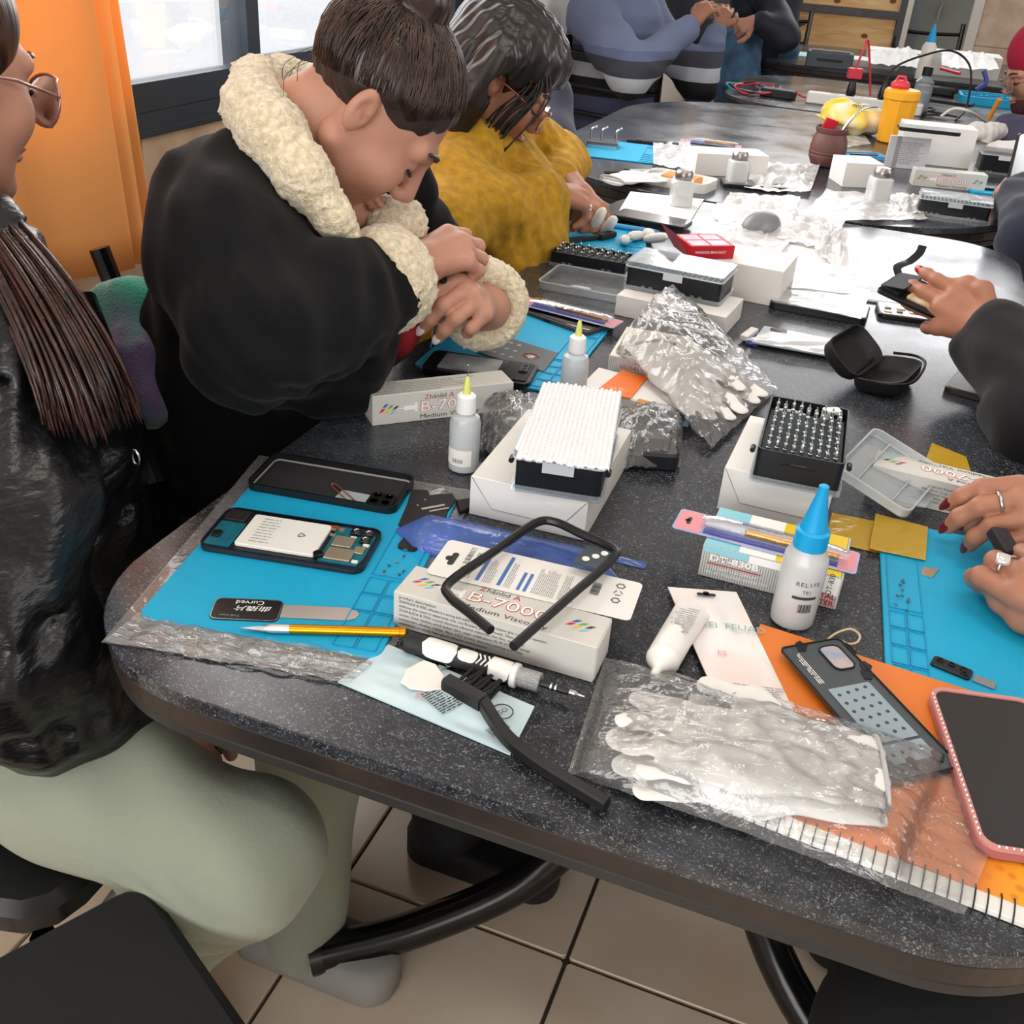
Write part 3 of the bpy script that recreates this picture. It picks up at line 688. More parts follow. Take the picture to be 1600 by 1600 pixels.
for (x, y) in ((0.150, 0.010), (0.152, 0.040), (0.136, 0.050), (0.115, 0.050), (0.120, 0.062), (0.112, 0.060)): ob('connector', pr(0.006, 0.0035, 0.0005, 0.0066, 0.0080, x=x, y=y), M_wpl if x > 0.13 else M_can, mb)
ob('flex_cable', tube([(0.112, 0.064, 0.0089), (0.117, 0.066, 0.0085), (0.121, 0.062, 0.008)], 0.002, 6, flat=0.25), M_cu, t)
for k in range(14): ob('clip', box(0.004, 0.0012, 0.0018, loc=(0.030+k*0.0063, 0.0715+0.0012*(k % 2), 0.0051)), M_blk_pl, t)

t = phone_local('black and silver curved pry card lying at the front of the near mat', 'pry_card', (325, 968), (545, 985), 0.1, 0.03, cat='pry tool', drz=0.05)
ob('handle_sleeve', xf(pr(0.060, 0.032, 0.006, 0, 0.0012, 0.0003)), M_blk_pl, t)
ob('blade', prism([(0.0605, 0.007), (0.118, 0.007), (0.126, 0.010), (0.129, 0.0165), (0.126, 0.022), (0.118, 0.026), (0.0605, 0.026)], 0.0002, 0.0008), mat('satin_blade', '#c2bab2', 0.35, metal=0.6), t)
ob('silver_outline', ringf(0.059, 0.031, 0.0058, 0.0005, 0.0012, 0.0014, x=0.0005, y=0.0005), M_steel, t)
text('Curved', 0.0085, M_wht, t, (0.044, 0.0260, 0.0015), (0, 0, PI)); text('曲撬片', 0.0085, M_wht, t, (0.052, 0.0175, 0.0015), (0, 0, PI), shear=0.2, sx=1.3); text('T=0.1mm', 0.0045, M_grey, t, (0.026, 0.006, 0.0015), (0, 0, PI))
a, y, l = two((375, 981), (630, 988), MZ+0.004); t = thing('craft_knife', 'gold handled craft knife laid along the front of the near mat', 'knife', (a.x, a.y, MZ), y); l = 0.141
ob('blade', prism([(0, 0.0), (0.022, -0.0035), (0.024, -0.003), (0.024, 0.0035), (0.014, 0.003)], 0.0035, 0.0041), M_steel, t)
ob('collet', xf(lathe([(0.0024, 0.020), (0.0036, 0.023), (0.0042, 0.026), (0.0042, 0.042)], 16), (0, 0, 0.0042), (0, PI/2, 0)), mat('satin_aluminium', '#d6d8da', 0.35, metal=0.9), t, smooth=True)
ob('barrel', xf(lathe([(0.0040, 0.0421), (0.0042, 0.044), (0.0042, 0.136), (0.0046, 0.1365), (0.0046, 0.1405), (0.0038, 0.1415)], 18), (0, 0, 0.0042), (0, PI/2, 0)), M_gold, t, smooth=True)

scr = mesh('phone_screw', join(lathe([(0.0013, 0), (0.0013, 0.0006), (0.0006, 0.0007), (0.0006, 0.0035)], 8)), True, 40); scr.materials.append(mat('screw_steel', '#8e9aa8', 0.3, metal=1.0))
def screws(pxs, label, group):
    for i, (x, y) in enumerate(pxs):
        o = bpy.data.objects.new('phone_screw', scr); COL.objects.link(o); o.location = P(x, y, MZ) + Vector((0, 0, 0.0013)); o.rotation_euler = (PI/2, 0, i*2.1); tag(o, label, 'screw', group)
screws([(627, 848), (631, 861), (637, 859), (632, 869), (618, 880), (609, 886), (601, 893), (598, 900), (625, 900), (631, 893)], 'tiny phone screw scattered on the tray strip of the near left mat', 'screws on the near left mat')
screws([(1410, 907), (1405, 915), (1413, 912), (1410, 922), (1401, 932), (1411, 933), (1419, 937), (1417, 942), (1401, 946), (1416, 954)], 'tiny phone screw scattered on the tray strip of the right mat', 'screws on the right mat')

c, pts = wpoly([(622, 822), (636, 790), (643, 767), (668, 768), (672, 776), (706, 773), (713, 783), (700, 800), (690, 829), (664, 832), (640, 830)], MZ)
t = thing('phone_inner_bracket', 'black inner phone bracket at the far right corner of the near mat', 'phone part', c)
ob('plate', prism(pts, 0, 0.0022, 0.0004), M_blkm, t)
for (x, y, w, d) in ((0.004, 0.004, 0.003, 0.026), (0.012, 0.002, 0.002, 0.022)): ob('antenna_strip', xf(box(w, d, 0.0006), (x, y, 0.0023), (0, 0, -0.75)), mat('tan_antenna', '#b8b0a2', 0.5), t)
ob('screw_hole', lathe([(0.0012, 0), (0.0012, 0.0005), (0.0008, 0.0005)], 10, (-0.012, 0.0, 0.0022)), M_grey, t)
ob('screw_hole', lathe([(0.0012, 0), (0.0012, 0.0005), (0.0008, 0.0005)], 10, (-0.010, 0.014, 0.0022)), M_grey, t)
c, pts = wpoly([(712, 788), (735, 785), (733, 800), (718, 806)]); tag(ob('black_rubber_gasket', prism(pts, 0, 0.006, 0.001), M_blkm, loc=c), 'small black rubber piece between the near mat and the white box', 'phone part')

# --- blue blister with back card, leaning bezel
a, y, _ = two((690, 806), (1010, 880), TZ); t = thing('blister_shell', 'opened blue transparent blister shell behind the near glue carton', 'packaging', a, y)
prof = [(0.045*math.cos(PI*(k/10)), 0.024*math.sin(PI*(k/10))) for k in range(11)]
rings = []
for k in range(25):
    u = k/24; s_ = min(1, math.sin(PI*min(1, max(0, u*1.0)))*2.2+0.12); rings.append([(-0.030+0.236*u, -0.050 + x*0.62*s_, 0.001 + z*1.0*s_) for x, z in prof])
n_ = 11; V = [p for r in rings for p in r]; F = [(k*n_+i, k*n_+i+1, (k+1)*n_+i+1, (k+1)*n_+i) for k in range(24) for i in range(n_-1)]
ob('shell', (V, F), M_blue_film, t, smooth=True, angle=None)
ob('hanger_strip', box(0.225, 0.012, 0.0008, r=0.003, loc=(0.108, -0.006, 0.0)), M_blue_film, t); ob('black_knife_cover', box(0.020, 0.055, 0.006, r=0.005, loc=(-0.005, -0.055, 0.0002)), M_blkm, t)
a, y, _ = two((668, 882), (975, 952), 0.795); t = thing('knife_back_card', 'white printed knife back card with hang hole lying behind the near glue carton', 'card', (a.x, a.y-0.004, 0.7885), y, rot=(math.radians(-1.0), math.radians(0.5), y))
L_, W_ = 0.186, 0.062
oc = [(px_+L_/2, py_+W_/2) for px_, py_ in rrect(L_, W_, 0.005, 4)]
ob('card', prism(oc, 0, 0.0006), M_card, t); ob('hang_hole', join(pr(0.006, 0.022, 0.003, 0.0006, 0.0008, x=0.012, y=0.020), pr(0.006, 0.008, 0.003, 0.0006, 0.0008, x=0.008, y=0.027)), M_blkm, t)
text('METAL 金属雕刻刀', 0.0062, M_ink, t, (0.028, 0.006, 0.0008), (0, 0, PI/2)); text('CARVING KNIFE', 0.0062, M_ink, t, (0.036, 0.006, 0.0008), (0, 0, PI/2))
for (x, w_) in ((0.044, 0.0035), (0.064, 0.0035), (0.082, 0.003), (0.088, 0.003), (0.132, 0.001)): ob('blue_stripe', rect(w_, 0.050 if x < 0.08 else 0.03, x, 0.006, 0.0008), M_blueink, t)
for (x, n_) in ((0.049, 5), (0.069, 4), (0.093, 12), (0.118, 5)): ob('printed_text', xf(greek(0.048, 0.0022*n_*0.8, n_, int(x*1000)), (x+0.002*n_*0.95, 0.006, 0.0008), (0, 0, PI/2)), M_grey, t)
ob('barcode', xf(barcode(0.020, 0.008), (0.152, 0.026, 0.0008), (0, 0, PI/2)), M_ink, t)
for k in range(3): ob('care_symbol', xf(join(*[tube([(0.004*math.cos(q*PI/3), 0.004*math.sin(q*PI/3), 0), (0.004*math.cos((q+1.2)*PI/3), 0.004*math.sin((q+1.2)*PI/3), 0)], 0.0004, 5) for q in range(0, 6, 1+k % 2)]), (0.168, 0.025+k*0.012, 0.0009)), M_ink, t)
# bezel: a rectangular ring with one broken short side
TL, TR, BR, BL = P(850, 808, 0.800), P(970, 862, 0.800), P(800, 1012, 0.803), P(688, 920, 0.803)
def mixp(p, q, f): return p*(1-f) + q*f
pth = [mixp(BL, BR, 0.72), mixp(BL, BR, 0.4), mixp(BL, BR, 0.14), mixp(BL, TL, 0.08), mixp(BL, TL, 0.5), mixp(BL, TL, 0.90), mixp(TL, TR, 0.14), mixp(TL, TR, 0.5), mixp(TL, TR, 0.86), mixp(TR, BR, 0.08), mixp(TR, BR, 0.5), mixp(TR, BR, 0.99)]
t = thing('empty_phone_frame', 'thin black phone bezel with a broken corner leaning over the near glue carton', 'phone part', BL)
ob('bezel_frame', tube([p-BL for p in smooth_path(pth, 5)], 0.0042, 8), M_blk_pl, t, smooth=True); ob('inner_lip', tube([p-BL+Vector((0, 0, -0.003)) for p in smooth_path(pth[1:-1], 5)], 0.0026, 6, flat=0.5), mat('worn_bezel', '#3b3d40', 0.4, var=0.5, vscale=120, metal=0.3), t)
ex = (TR-TL).normalized(); ey = (BR-TR).normalized()
q = [TR-ex*0.004-BL+ey*0.006, TR-ex*0.004-BL+ey*0.040, TR-ex*0.027-BL+ey*0.044, TR-ex*0.030-BL+ey*0.012]
ob('camera_window', prism([(p.x, p.y) for p in reversed(q)], q[0].z-0.002, q[0].z), mat('slate_plastic', '#3b474e', 0.4), t)
for (u, v) in ((0.010, 0.014), (0.014, 0.024), (0.019, 0.034)): p = TR-ex*u-BL+ey*v; ob('lens_ring', lathe([(0.0035, 0), (0.0035, 0.0008), (0.0022, 0.0008), (0.0022, 0.0002)], 14, (p.x, p.y, p.z)), M_wpl, t)

# --- screwdriver, brush, pick, pouch
a, y, _ = two((640, 1005), (905, 1087), TZ+0.009); t = thing('precision_screwdriver', 'black and white precision screwdriver before the near glue carton', 'screwdriver', (a.x, a.y, TZ+0.0096), y)
def lx(prof, seg=20): return xf(lathe(prof, seg), (0, 0, 0), (0, PI/2, 0))
ob('handle', lx([(0.004, -0.004), (0.0085, -0.002), (0.0090, 0.004), (0.0082, 0.010), (0.0092, 0.016), (0.0095, 0.040), (0.0085, 0.070), (0.0090, 0.086), (0.0095, 0.094)]), M_blkm, t, smooth=True)
def patch(x0, x1, a0, a1, R_, mt, nm):
    V = []; F = []; n1, n2 = 12, 8
    for i in range(n1+1):
        u = i/n1; w_ = math.sqrt(max(0.0, 1-(2*u-1)**4))
        for j in range(n2+1):
            am = (a0+a1)/2; aa = am + (a1-a0)/2*w_*(2*j/n2-1); r_ = R_ + 0.0004
            V.append((x0+(x1-x0)*u, r_*math.cos(aa), r_*math.sin(aa)))
    for i in range(n1):
        for j in range(n2): k = i*(n2+1)+j; F.append((k, k+n2+1, k+n2+2, k+1))
    ob(nm, (V, F), mt, t, smooth=True, angle=None)
patch(0.014, 0.046, 0.9, 3.3, 0.0096, M_wpl, 'white_grip'); patch(0.046, 0.064, 1.2, 2.6, 0.0091, M_wpl, 'white_grip'); patch(0.074, 0.095, 0.6, 3.4, 0.0096, M_wpl, 'white_grip')
for k in range(3): ob('chevron', tube([(0.064+k*0.004, 0.0085*math.cos(1.3), 0.0090*math.sin(1.3)), (0.067+k*0.004, 0.0085*math.cos(1.9), 0.0093*math.sin(1.9)), (0.064+k*0.004, 0.0085*math.cos(2.5), 0.0090*math.sin(2.5))], 0.0008, 6), M_wpl, t)
ob('white_ring', lx([(0.0095, 0.0941), (0.0105, 0.095), (0.0105, 0.099), (0.009, 0.100)]), M_wpl, t, smooth=True)
ob('knurled_collar', lx([(0.0085, 0.1001), (0.0085, 0.118), (0.0075, 0.119)], 24), mat('knurled_steel', '#b6b9bb', 0.35, metal=0.9, bump=0.6, bscale=900), t)
ob('shaft', lx([(0.0030, 0.1191), (0.0030, 0.142), (0.0022, 0.144)], 14), M_blk_pl, t, smooth=True)
for x in (0.128, 0.132): ob('shaft_ring', lx([(0.0032, x), (0.0032, x+0.0012)], 14), M_steel, t)
ob('driver_bit', lx([(0.0024, 0.1441), (0.0026, 0.149), (0.0012, 0.151), (0.0008, 0.157)], 10), M_steel, t, smooth=True)

bp = [P(697, 1066, TZ+0.010), P(755, 1098, TZ+0.011), P(775, 1130, TZ+0.010), P(800, 1160, TZ+0.008), P(850, 1198, TZ+0.007), P(948, 1258, TZ+0.007)]
t = thing('esd_brush', 'black plastic cleaning brush with long handle near the front table edge', 'brush', bp[0])
def sqtube(pts, w, h):
    rings = []
    for i, p in enumerate(pts):
        d = (pts[min(i+1, len(pts)-1)] - pts[max(i-1, 0)]); d.z = 0; d.normalize(); s_ = Vector((-d.y, d.x, 0)); u = Vector((0, 0, 1))
        ww, hh = (w[i], h[i]) if isinstance(w, list) else (w, h)
        rings.append([tuple(p + s_*a_*ww/2 + u*b_*hh/2) for a_, b_ in ((-1, -0.7), (-0.7, -1), (0.7, -1), (1, -0.7), (1, 0.7), (0.7, 1), (-0.7, 1), (-1, 0.7))])
    return loft(rings)
rel = [p-bp[0] for p in bp]
ob('handle', sqtube(smooth_path(rel[1:], 6), 0.0095, 0.011), mat('soft_black_plastic', '#19181a', 0.42), t); ob('brush_head', sqtube([rel[0], rel[0]*0.5+rel[1]*0.5, rel[1]], 0.0125, 0.013), mat('soft_black_plastic', '#19181a', 0.42), t)
d = (rel[1]-rel[0]); s_ = Vector((-d.y, d.x, 0)).normalized()
for k in range(7):
    for r_ in range(2):
        b0 = rel[0] + d*(0.25+0.72*k/6) + s_*(0.0065) + Vector((0, 0, -0.003 + r_*0.007)); tip = b0 + s_*0.018 + d.normalized()*0.003*(k % 2) + Vector((0, 0, 0.003))
        ob('bristle_tuft', tube([b0, tip], [0.0017, 0.0011], 6), mat('bristle_black', '#100f10', 0.7), t)
c, pts = wpoly([(626, 1068), (634, 1048), (662, 1034), (680, 1040), (693, 1058), (692, 1078), (668, 1082), (640, 1078)], TZ+0.006)
tag(ob('pry_pick', prism(pts, 0, 0.0015, 0.0004), M_wpl, loc=(c.x, c.y, TZ+0.0065)), 'white plastic guitar-shaped pry pick lying on the foil pouch', 'pry tool')

def pouch_mat(name, c1, c2, bump):
    return mat(name, c1, 0.35, spec=0.6, col2=c2, vscale=14, bump=bump, bscale=26, detail=3)
def puff(pxs, z0, amp, seed, name, label, cat, mt, n=20, t_=0.0015, group=None):
    w = [P(x, y, z0) for x, y in pxs]; c = sum(w, Vector())/4; c.z = z0; q = [(p.x-c.x, p.y-c.y) for p in w]
    def fz(u, v):
        e = min(u, 1-u, v, 1-v); b = math.sin(PI*u)*math.sin(PI*v)
        return t_ + 0.0008 + amp*(b*0.8 + (vnoise(u*4, v*6, seed)*0.9 + vnoise(u*11, v*9, seed+2)*0.35)*min(1, e*6))
    th = thing(name, label, cat, c, 0, group); ob('pouch_body', sheet(q, n, n, fz, t_), mt, th, smooth=True, angle=60)
    def uv(u, v, e=0.0006):
        A, B, C_, D_ = [Vector(p) for p in q]; p = (A*(1-u)+B*u)*(1-v)+(D_*(1-u)+C_*u)*v; return Vector((p.x, p.y, fz(u, v)+e))
    return th, uv, math.atan2(q[1][1]-q[0][1], q[1][0]-q[0][0])
th, uv, yw = puff([(528, 1068), (797, 1182), (835, 1107), (607, 1010)], TZ, 0.0035, 4, 'foil_pouch', 'pale blue printed foil pouch under the brush at the front edge', 'pouch', pouch_mat('pale_blue_foil', '#cfe1e6', '#bcd5de', 0.15))
text('RELIFEUAD', 0.010, mat('pale_teal_ink', '#8fb0b2', 0.6), th, uv(0.30, 0.35, 0.0022), (0, 0, yw+1.15)); text('ES', 0.009, mat('pink_ink', '#dd8fa2', 0.6), th, uv(0.40, 0.28, 0.0022), (0, 0, yw+0.1))
ob('printed_text', xf(greek(0.042, 0.030, 11, 4), uv(0.60, 0.12, 0.0030), (0, 0, yw+1.2)), M_ink, th); ob('barcode', xf(barcode(0.018, 0.010, 6), uv(0.89, 0.14, 0.0022), (0, 0, yw+1.25)), M_ink, th)
ob('iso_stamp', xf(join(tube([(0.0085*math.cos(k*PI/12), 0.0085*math.sin(k*PI/12), 0) for k in range(24)], 0.0005, 5, closed=True)), uv(0.86, 0.60, 0.0024)), M_ink, th); text('ISO', 0.007, M_ink, th, uv(0.86, 0.60, 0.0024), (0, 0, yw+1.2), 'CENTER')
# ------------------------------------------------------------------ boxes, bit cases, bottles on the near table
M_lid = film('clear_lid_plastic', '#f2f7fa', 0.14, 0.08, 0.03, 15, 0.45); M_bub = mat('bubble_wrap_film', '#f4f5f7', 0.22, spec=0.7, alpha=0.92)
def white_box(label, loc, rz, L_, W_, H_, seam=True):
    t = thing('white_carton', label, 'box', loc, rz, 'plain white cartons')
    ob('carton', box(L_, W_, H_, bev=0.0008, corner=True), M_card, t)
    M_seam = mat('card_shadow_line', '#8e8c88', 0.8)
    if seam:
        k = H_*0.9
        ob('tuck_flap', ([(0.002, -0.0004, H_-0.001), (L_-0.002, -0.0004, H_-0.001), (L_*0.80, -0.0012, H_*0.28), (L_*0.20, -0.0012, H_*0.28)], [(0, 3, 2, 1)]), M_card, t)
        ob('flap_seam', join(tube([(0.001, -0.0006, H_-0.001), (L_*0.20, -0.0012, H_*0.28), (L_*0.80, -0.0012, H_*0.28), (L_-0.001, -0.0006, H_-0.001)], 0.0003, 5)), M_seam, t)
    return t
bitm = mesh('driver_bit', join(lathe([(0.0022, 0), (0.0022, 0.007), (0.0016, 0.0075), (0.0016, 0.009), (0.0022, 0.0095), (0.0022, 0.013), (0.0010, 0.015), (0.0008, 0.018)], 6)), False); bitm.materials.append(mat('satin_bit_steel', '#b9c0c2', 0.3, metal=0.95))
def bit_case(label, loc, rz, L_, W_, H_=0.034, mode='open', nb=(9, 7), blabel=None, long_x=False):
    t = thing('bit_case', label, 'tool case', loc, rz, 'black screwdriver bit cases')
    cx, cy = L_/2, W_/2
    def cen(g): return xf(g, (cx, cy, 0))
    ob('clear_base', cen(tray(L_+0.004, W_+0.004, 0.007, 0.007, 0.0012)), M_lid, t)
    body = ob('case_body', xf(tray(L_-0.002, W_-0.002, H_-0.002, 0.006, 0.002, floor=H_-0.016), (cx, cy, 0.0015)), mat('case_black', '#14161b', 0.35), t)
    if long_x:
        for x in (0.20, 0.28, 0.72, 0.80): ob('latch_tab', box(0.006, 0.0012, 0.0035, loc=(L_*x, -0.0002, 0.006)), mat('grey_tab', '#70747a', 0.4), body)
    else:
        ob('grip_slot', xf(tube([(-0.018, 0, 0), (-0.008, 0, 0.0018), (0.008, 0, 0.0018), (0.018, 0, 0)], [0.0004, 0.0016, 0.0016, 0.0004], 6), (cx, 0.0006, H_*0.62)), mat('slot_black', '#060607', 0.3), body)
        for x in (-0.004, L_+0.004): ob('hinge_pin', xf(lathe([(0.0028, -0.005), (0.0028, 0.005)], 10), (x, 0.010, H_-0.006), (PI/2, 0, 0)), M_blk_pl, body)
    fl = H_-0.0142
    if mode == 'open':
        ob('foam_insert', box(L_-0.009, W_-0.010-0.018*(not long_x), 0.006, loc=(cx, cy-0.009*(not long_x), fl)), mat('insert_grey', '#3a4042', 0.6), t)
        nx, ny = nb; mx_, my_ = 0.011, 0.012
        for i in range(nx):
            for j in range(ny):
                x = mx_+(L_-2*mx_)*i/(nx-1); y = my_+(W_-2*my_-0.020*(not long_x))*j/(ny-1)
                p = t.matrix_basis @ Vector((x, y, fl+0.0061)) if False else Matrix.LocRotScale(Vector(loc), Euler((0, 0, rz)), None) @ Vector((x, y, fl+0.0062))
                o = bpy.data.objects.new('driver_bit', bitm); COL.objects.link(o); o.location = p; o.rotation_euler = (0, 0, (i*7+j*3) % 5); o.scale = (1, 1, 0.85+0.3*((i*5+j*3) % 7)/7)
                tag(o, blabel, 'screwdriver bit', blabel)
    else:
        rows = []
        for i in range(16 if long_x else 9):
            for j in range(6 if long_x else 10):
                rows.append(box(0.0034, 0.0034, 0.010, loc=(0.012+(L_-0.024)*i/((16 if long_x else 9)-1), 0.012+(W_-0.024)*j/((6 if long_x else 10)-1), fl)))
        o = ob('bit_rows', join(*rows), mat('satin_bit_steel', '#b9c0c2', 0.3, metal=0.95), t); o['kind'] = 'stuff'
        ld = ob('clear_lid', join(xf(tray(L_+0.003, W_+0.003, 0.010, 0.006, 0.0012), (cx, cy, H_+0.010), (PI, 0, 0))), M_lid, t)
        ob('lid_rim', xf(ringf(L_+0.005, W_+0.005, 0.007, 0.0018, 0, 0.0016), (-0.0025, -0.0025, H_+0.0005)), mat('frosted_rim', '#dfe6ea', 0.3, alpha=0.75), t)
        ob('lid_latch', prism([(cx-0.016, -0.0032), (cx+0.016, -0.0032), (cx+0.012, -0.0018), (cx-0.012, -0.0018)], H_-0.010, H_+0.002), mat('frosted_rim', '#dfe6ea', 0.3, alpha=0.75), t)
    return t
# white carton with the bubble-wrapped case
a = P(733, 803); B1 = white_box('white carton under the bubble-wrapped bit case', a, math.radians(1.5), 0.126, 0.185, 0.046)
c = P(800, 765, TZ+0.0465); bit_case('closed bit case topped with bubble wrap on the white carton', (c.x, c.y, TZ+0.0465), math.radians(9.5), 0.090, 0.150, 0.036, 'closed', long_x=False)
q = [P(x, y, TZ+0.098) for x, y in ((806, 712), (952, 735), (972, 612), (848, 598))]; c = sum(q, Vector())/4; q = [(p.x-c.x, p.y-c.y) for p in q]
def fb(u, v):
    a_, b_ = u*18, v*26; fu = (a_ % 1)-0.5; fv = ((b_+0.5*(int(a_) % 2)) % 1)-0.5
    return 0.001 + 0.0026*math.sqrt(max(0, 1-(fu*fu+fv*fv)/0.20)) + 0.003*vnoise(u*5, v*6, 3)
bw = ob('bubble_wrap', sheet(q, 110, 150, fb, 0.003), M_bub, loc=(c.x, c.y, TZ+0.097), smooth=True, angle=None); tag(bw, 'white bubble wrap sheet folded on top of the closed bit case', 'bubble wrap')

# second white carton with the open bit case and its lid
a = P(1120, 795); white_box('white carton under the open bit case full of bits', a, math.radians(-1), 0.114, 0.150, 0.052)
c = P(1172, 750, TZ+0.0525); CASE2 = bit_case('open bit case with upright steel bits on the white carton', (c.x, c.y, TZ+0.0525), math.radians(3), 0.090, 0.150, 0.038, 'open', (9, 9), 'steel screwdriver bit standing in the open case on the white carton')
Mc = Matrix.LocRotScale(c, Euler((0, 0, math.radians(3))), None)
p = Mc @ Vector((0.070, 0.134, 0.026)); t = thing('usb_adapter', 'white plug adapter tucked in the back tray of the open bit case', 'adapter', p, 0.5)
ob('adapter_body', xf(box(0.020, 0.013, 0.014, r=0.003, bev=0.001), (0, 0, 0.000)), M_wpl, t); ob('adapter_socket', xf(box(0.008, 0.002, 0.005, bev=0.0003), (0, -0.007, 0.005)), M_blk_pl, t)
p = Mc @ Vector((0.027, 0.136, 0.0245)); o = ob('white_cable_coil', xf(tube([(0.015*math.cos(k*PI/10), 0.0075*math.sin(k*PI/10), 0) for k in range(20)], 0.0022, 8, closed=True)), M_wpl, loc=p, smooth=True); tag(o, 'white coiled cable ring in the back tray of the open bit case', 'cable')
# the lid leans against the carton
A_, B_, C_, D_ = P(1322, 752, 0.776), P(1432, 822, 0.757), P(1452, 738, 0.775), P(1340, 665, 0.806)
ctr = (A_+B_+C_+D_)/4; ex = ((B_-A_)+(C_-D_)).normalized(); ey = ((D_-A_)+(C_-B_)); ey = (ey-ex*ey.dot(ex)).normalized(); ez = ex.cross(ey)
Rl = Matrix((ex, ey, ez)).transposed().to_euler(); wl_, hl_ = ((B_-A_).length+(C_-D_).length)/2, ((D_-A_).length+(C_-B_).length)/2
t = thing('case_lid', 'clear plastic case lid propped beside the open bit case', 'lid', ctr, rot=Rl)
ob('lid_panel', box(wl_, hl_, 0.0012, r=0.010), M_lid, t); ob('lid_rim', xf(ringf(wl_, hl_, 0.010, 0.0022, 0.0013, 0.012), (-wl_/2, -hl_/2, 0)), film('clear_lid_rim', '#f2f7fa', 0.42, 0.08, 0.0, 15, 0.9), t)
ob('lid_divider', join(box(0.0012, hl_*0.9, 0.006, loc=(-wl_*0.22, 0, 0.0013)), box(0.0012, hl_*0.9, 0.006, loc=(wl_*0.25, 0, 0.0013))), film('clear_lid_rim', '#f2f7fa', 0.42, 0.08, 0.0, 15, 0.9), t)
ob('lid_tab', prism([(wl_/2, -0.02), (wl_/2+0.008, -0.014), (wl_/2+0.008, 0.014), (wl_/2, 0.02)], 0.001, 0.003), M_lid, t)

# multimeter cartons
def stripe_mat():
    mt, nt, b = _new('striped_grey_card'); L = nt.links; b.inputs['Roughness'].default_value = 0.5
    tc = nt.nodes.new('ShaderNodeTexCoord'); w = nt.nodes.new('ShaderNodeTexWave'); w.inputs['Scale'].default_value = 130; w.wave_type = 'BANDS'; w.bands_direction = 'X'; L.new(tc.outputs['Object'], w.inputs['Vector'])
    r = nt.nodes.new('ShaderNodeValToRGB'); r.color_ramp.elements[0].position = 0.2; r.color_ramp.elements[0].color = srgb('#8e8f90'); r.color_ramp.elements[1].position = 0.5; r.color_ramp.elements[1].color = srgb('#c9c9c8')
    L.new(w.outputs['Fac'], r.inputs[0]); L.new(r.outputs[0], b.inputs['Base Color']); return mt
M_strp = stripe_mat(); M_sky = mat('sky_print', '#8fd0e0', 0.5); M_yel = mat('yellow_print', '#ecc927', 0.5)
a, y, _ = two((1090, 898), (1302, 957)); L_, W_, H_ = 0.133, 0.080, 0.036
t = thing('multimeter_carton', 'striped DT-830B multimeter carton under the packaged craft knife', 'box', a, y+0.035)
ob('carton', box(L_, W_, H_, bev=0.0008, corner=True), M_strp, t)
ob('top_print', rect(L_*0.25, W_-0.002, 0.001, 0.001, H_+0.0002), M_sky, t); ob('top_print', rect(L_*0.26, W_-0.002, L_*0.25+0.001, 0.001, H_+0.0002), M_wht, t); ob('top_print', rect(L_*0.46, W_-0.002, L_*0.51+0.001, 0.001, H_+0.0002), M_yel, t)
ob('front_print', rect(L_*0.33, 0.007, 0.001, 0, 0), M_sky, t, (0, -0.0003, H_-0.0075), (PI/2, 0, 0)); ob('front_print', rect(L_*0.25, 0.008, 0, 0, 0), M_wht, t, (L_*0.34, -0.0003, H_-0.0085), (PI/2, 0, 0)); ob('front_print', rect(L_*0.30, 0.014, 0, 0, 0), M_yel, t, (L_*0.59, -0.0003, H_-0.0145), (PI/2, 0, 0))
text('DT-830B', 0.0095, M_wht, t, (0.008, -0.0005, 0.0235), (PI/2, 0, 0), sx=1.35, bold=0.0002); ob('red_rule', rect(0.052, 0.0012), M_red, t, (0.007, -0.0005, 0.0165), (PI/2, 0, 0))
for k, s in enumerate(('3 1/2 DIGIT LCD DISPLAY', 'DC AC VOLTAGE, DIODE TEST')): text(s, 0.0044, M_wht, t, (0.007, -0.0005, 0.0125-0.0055*k), (PI/2, 0, 0))
text('DIGITAL', 0.008, M_red, t, (L_-0.003, -0.0005, 0.013), (PI/2, 0, 0), 'RIGHT', bold=0.0002); text('MULTIMETER', 0.008, M_red, t, (L_-0.003, -0.0005, 0.0055), (PI/2, 0, 0), 'RIGHT', bold=0.0002)
ob('side_print', rect(0.026, 0.020), M_wht, t, (L_-0.028, -0.0004, H_-0.021), (PI/2, 0, 0)); text('DT-830', 0.0075, M_ink, t, (L_-0.010, -0.0006, H_-0.021), (PI/2, -PI/2, 0))
a = P(947, 591); L_, W_, H_ = 0.100, 0.125, 0.034
t = thing('multimeter_carton', 'multimeter carton seen from its printed end under the bagged gloves', 'box', a, math.radians(4))
ob('carton', box(L_, W_, H_, bev=0.0008, corner=True), M_strp, t); ob('top_print', rect(L_-0.002, W_-0.002, 0.001, 0.001, H_+0.0002), mat('cream_print', '#e6e3d8', 0.5), t); ob('meter_picture', rect(0.035, 0.06, 0.045, 0.03, H_+0.0004), mat('meter_dark', '#3d4448', 0.5), t)
text('MULTIMETER', 0.0075, M_red, t, (0.060, -0.0005, 0.0215), (PI/2, PI, 0)); text('TESTER', 0.0075, M_red, t, (0.060, -0.0005, 0.0290), (PI/2, PI, 0)); text('DT-830B', 0.009, M_wht, t, (L_-0.004, -0.0005, 0.008), (PI/2, PI, 0), 'LEFT')
text('DT-830B', 0.011, M_ink, t, (0.058, 0.014, H_+0.0005), (0, 0, PI))

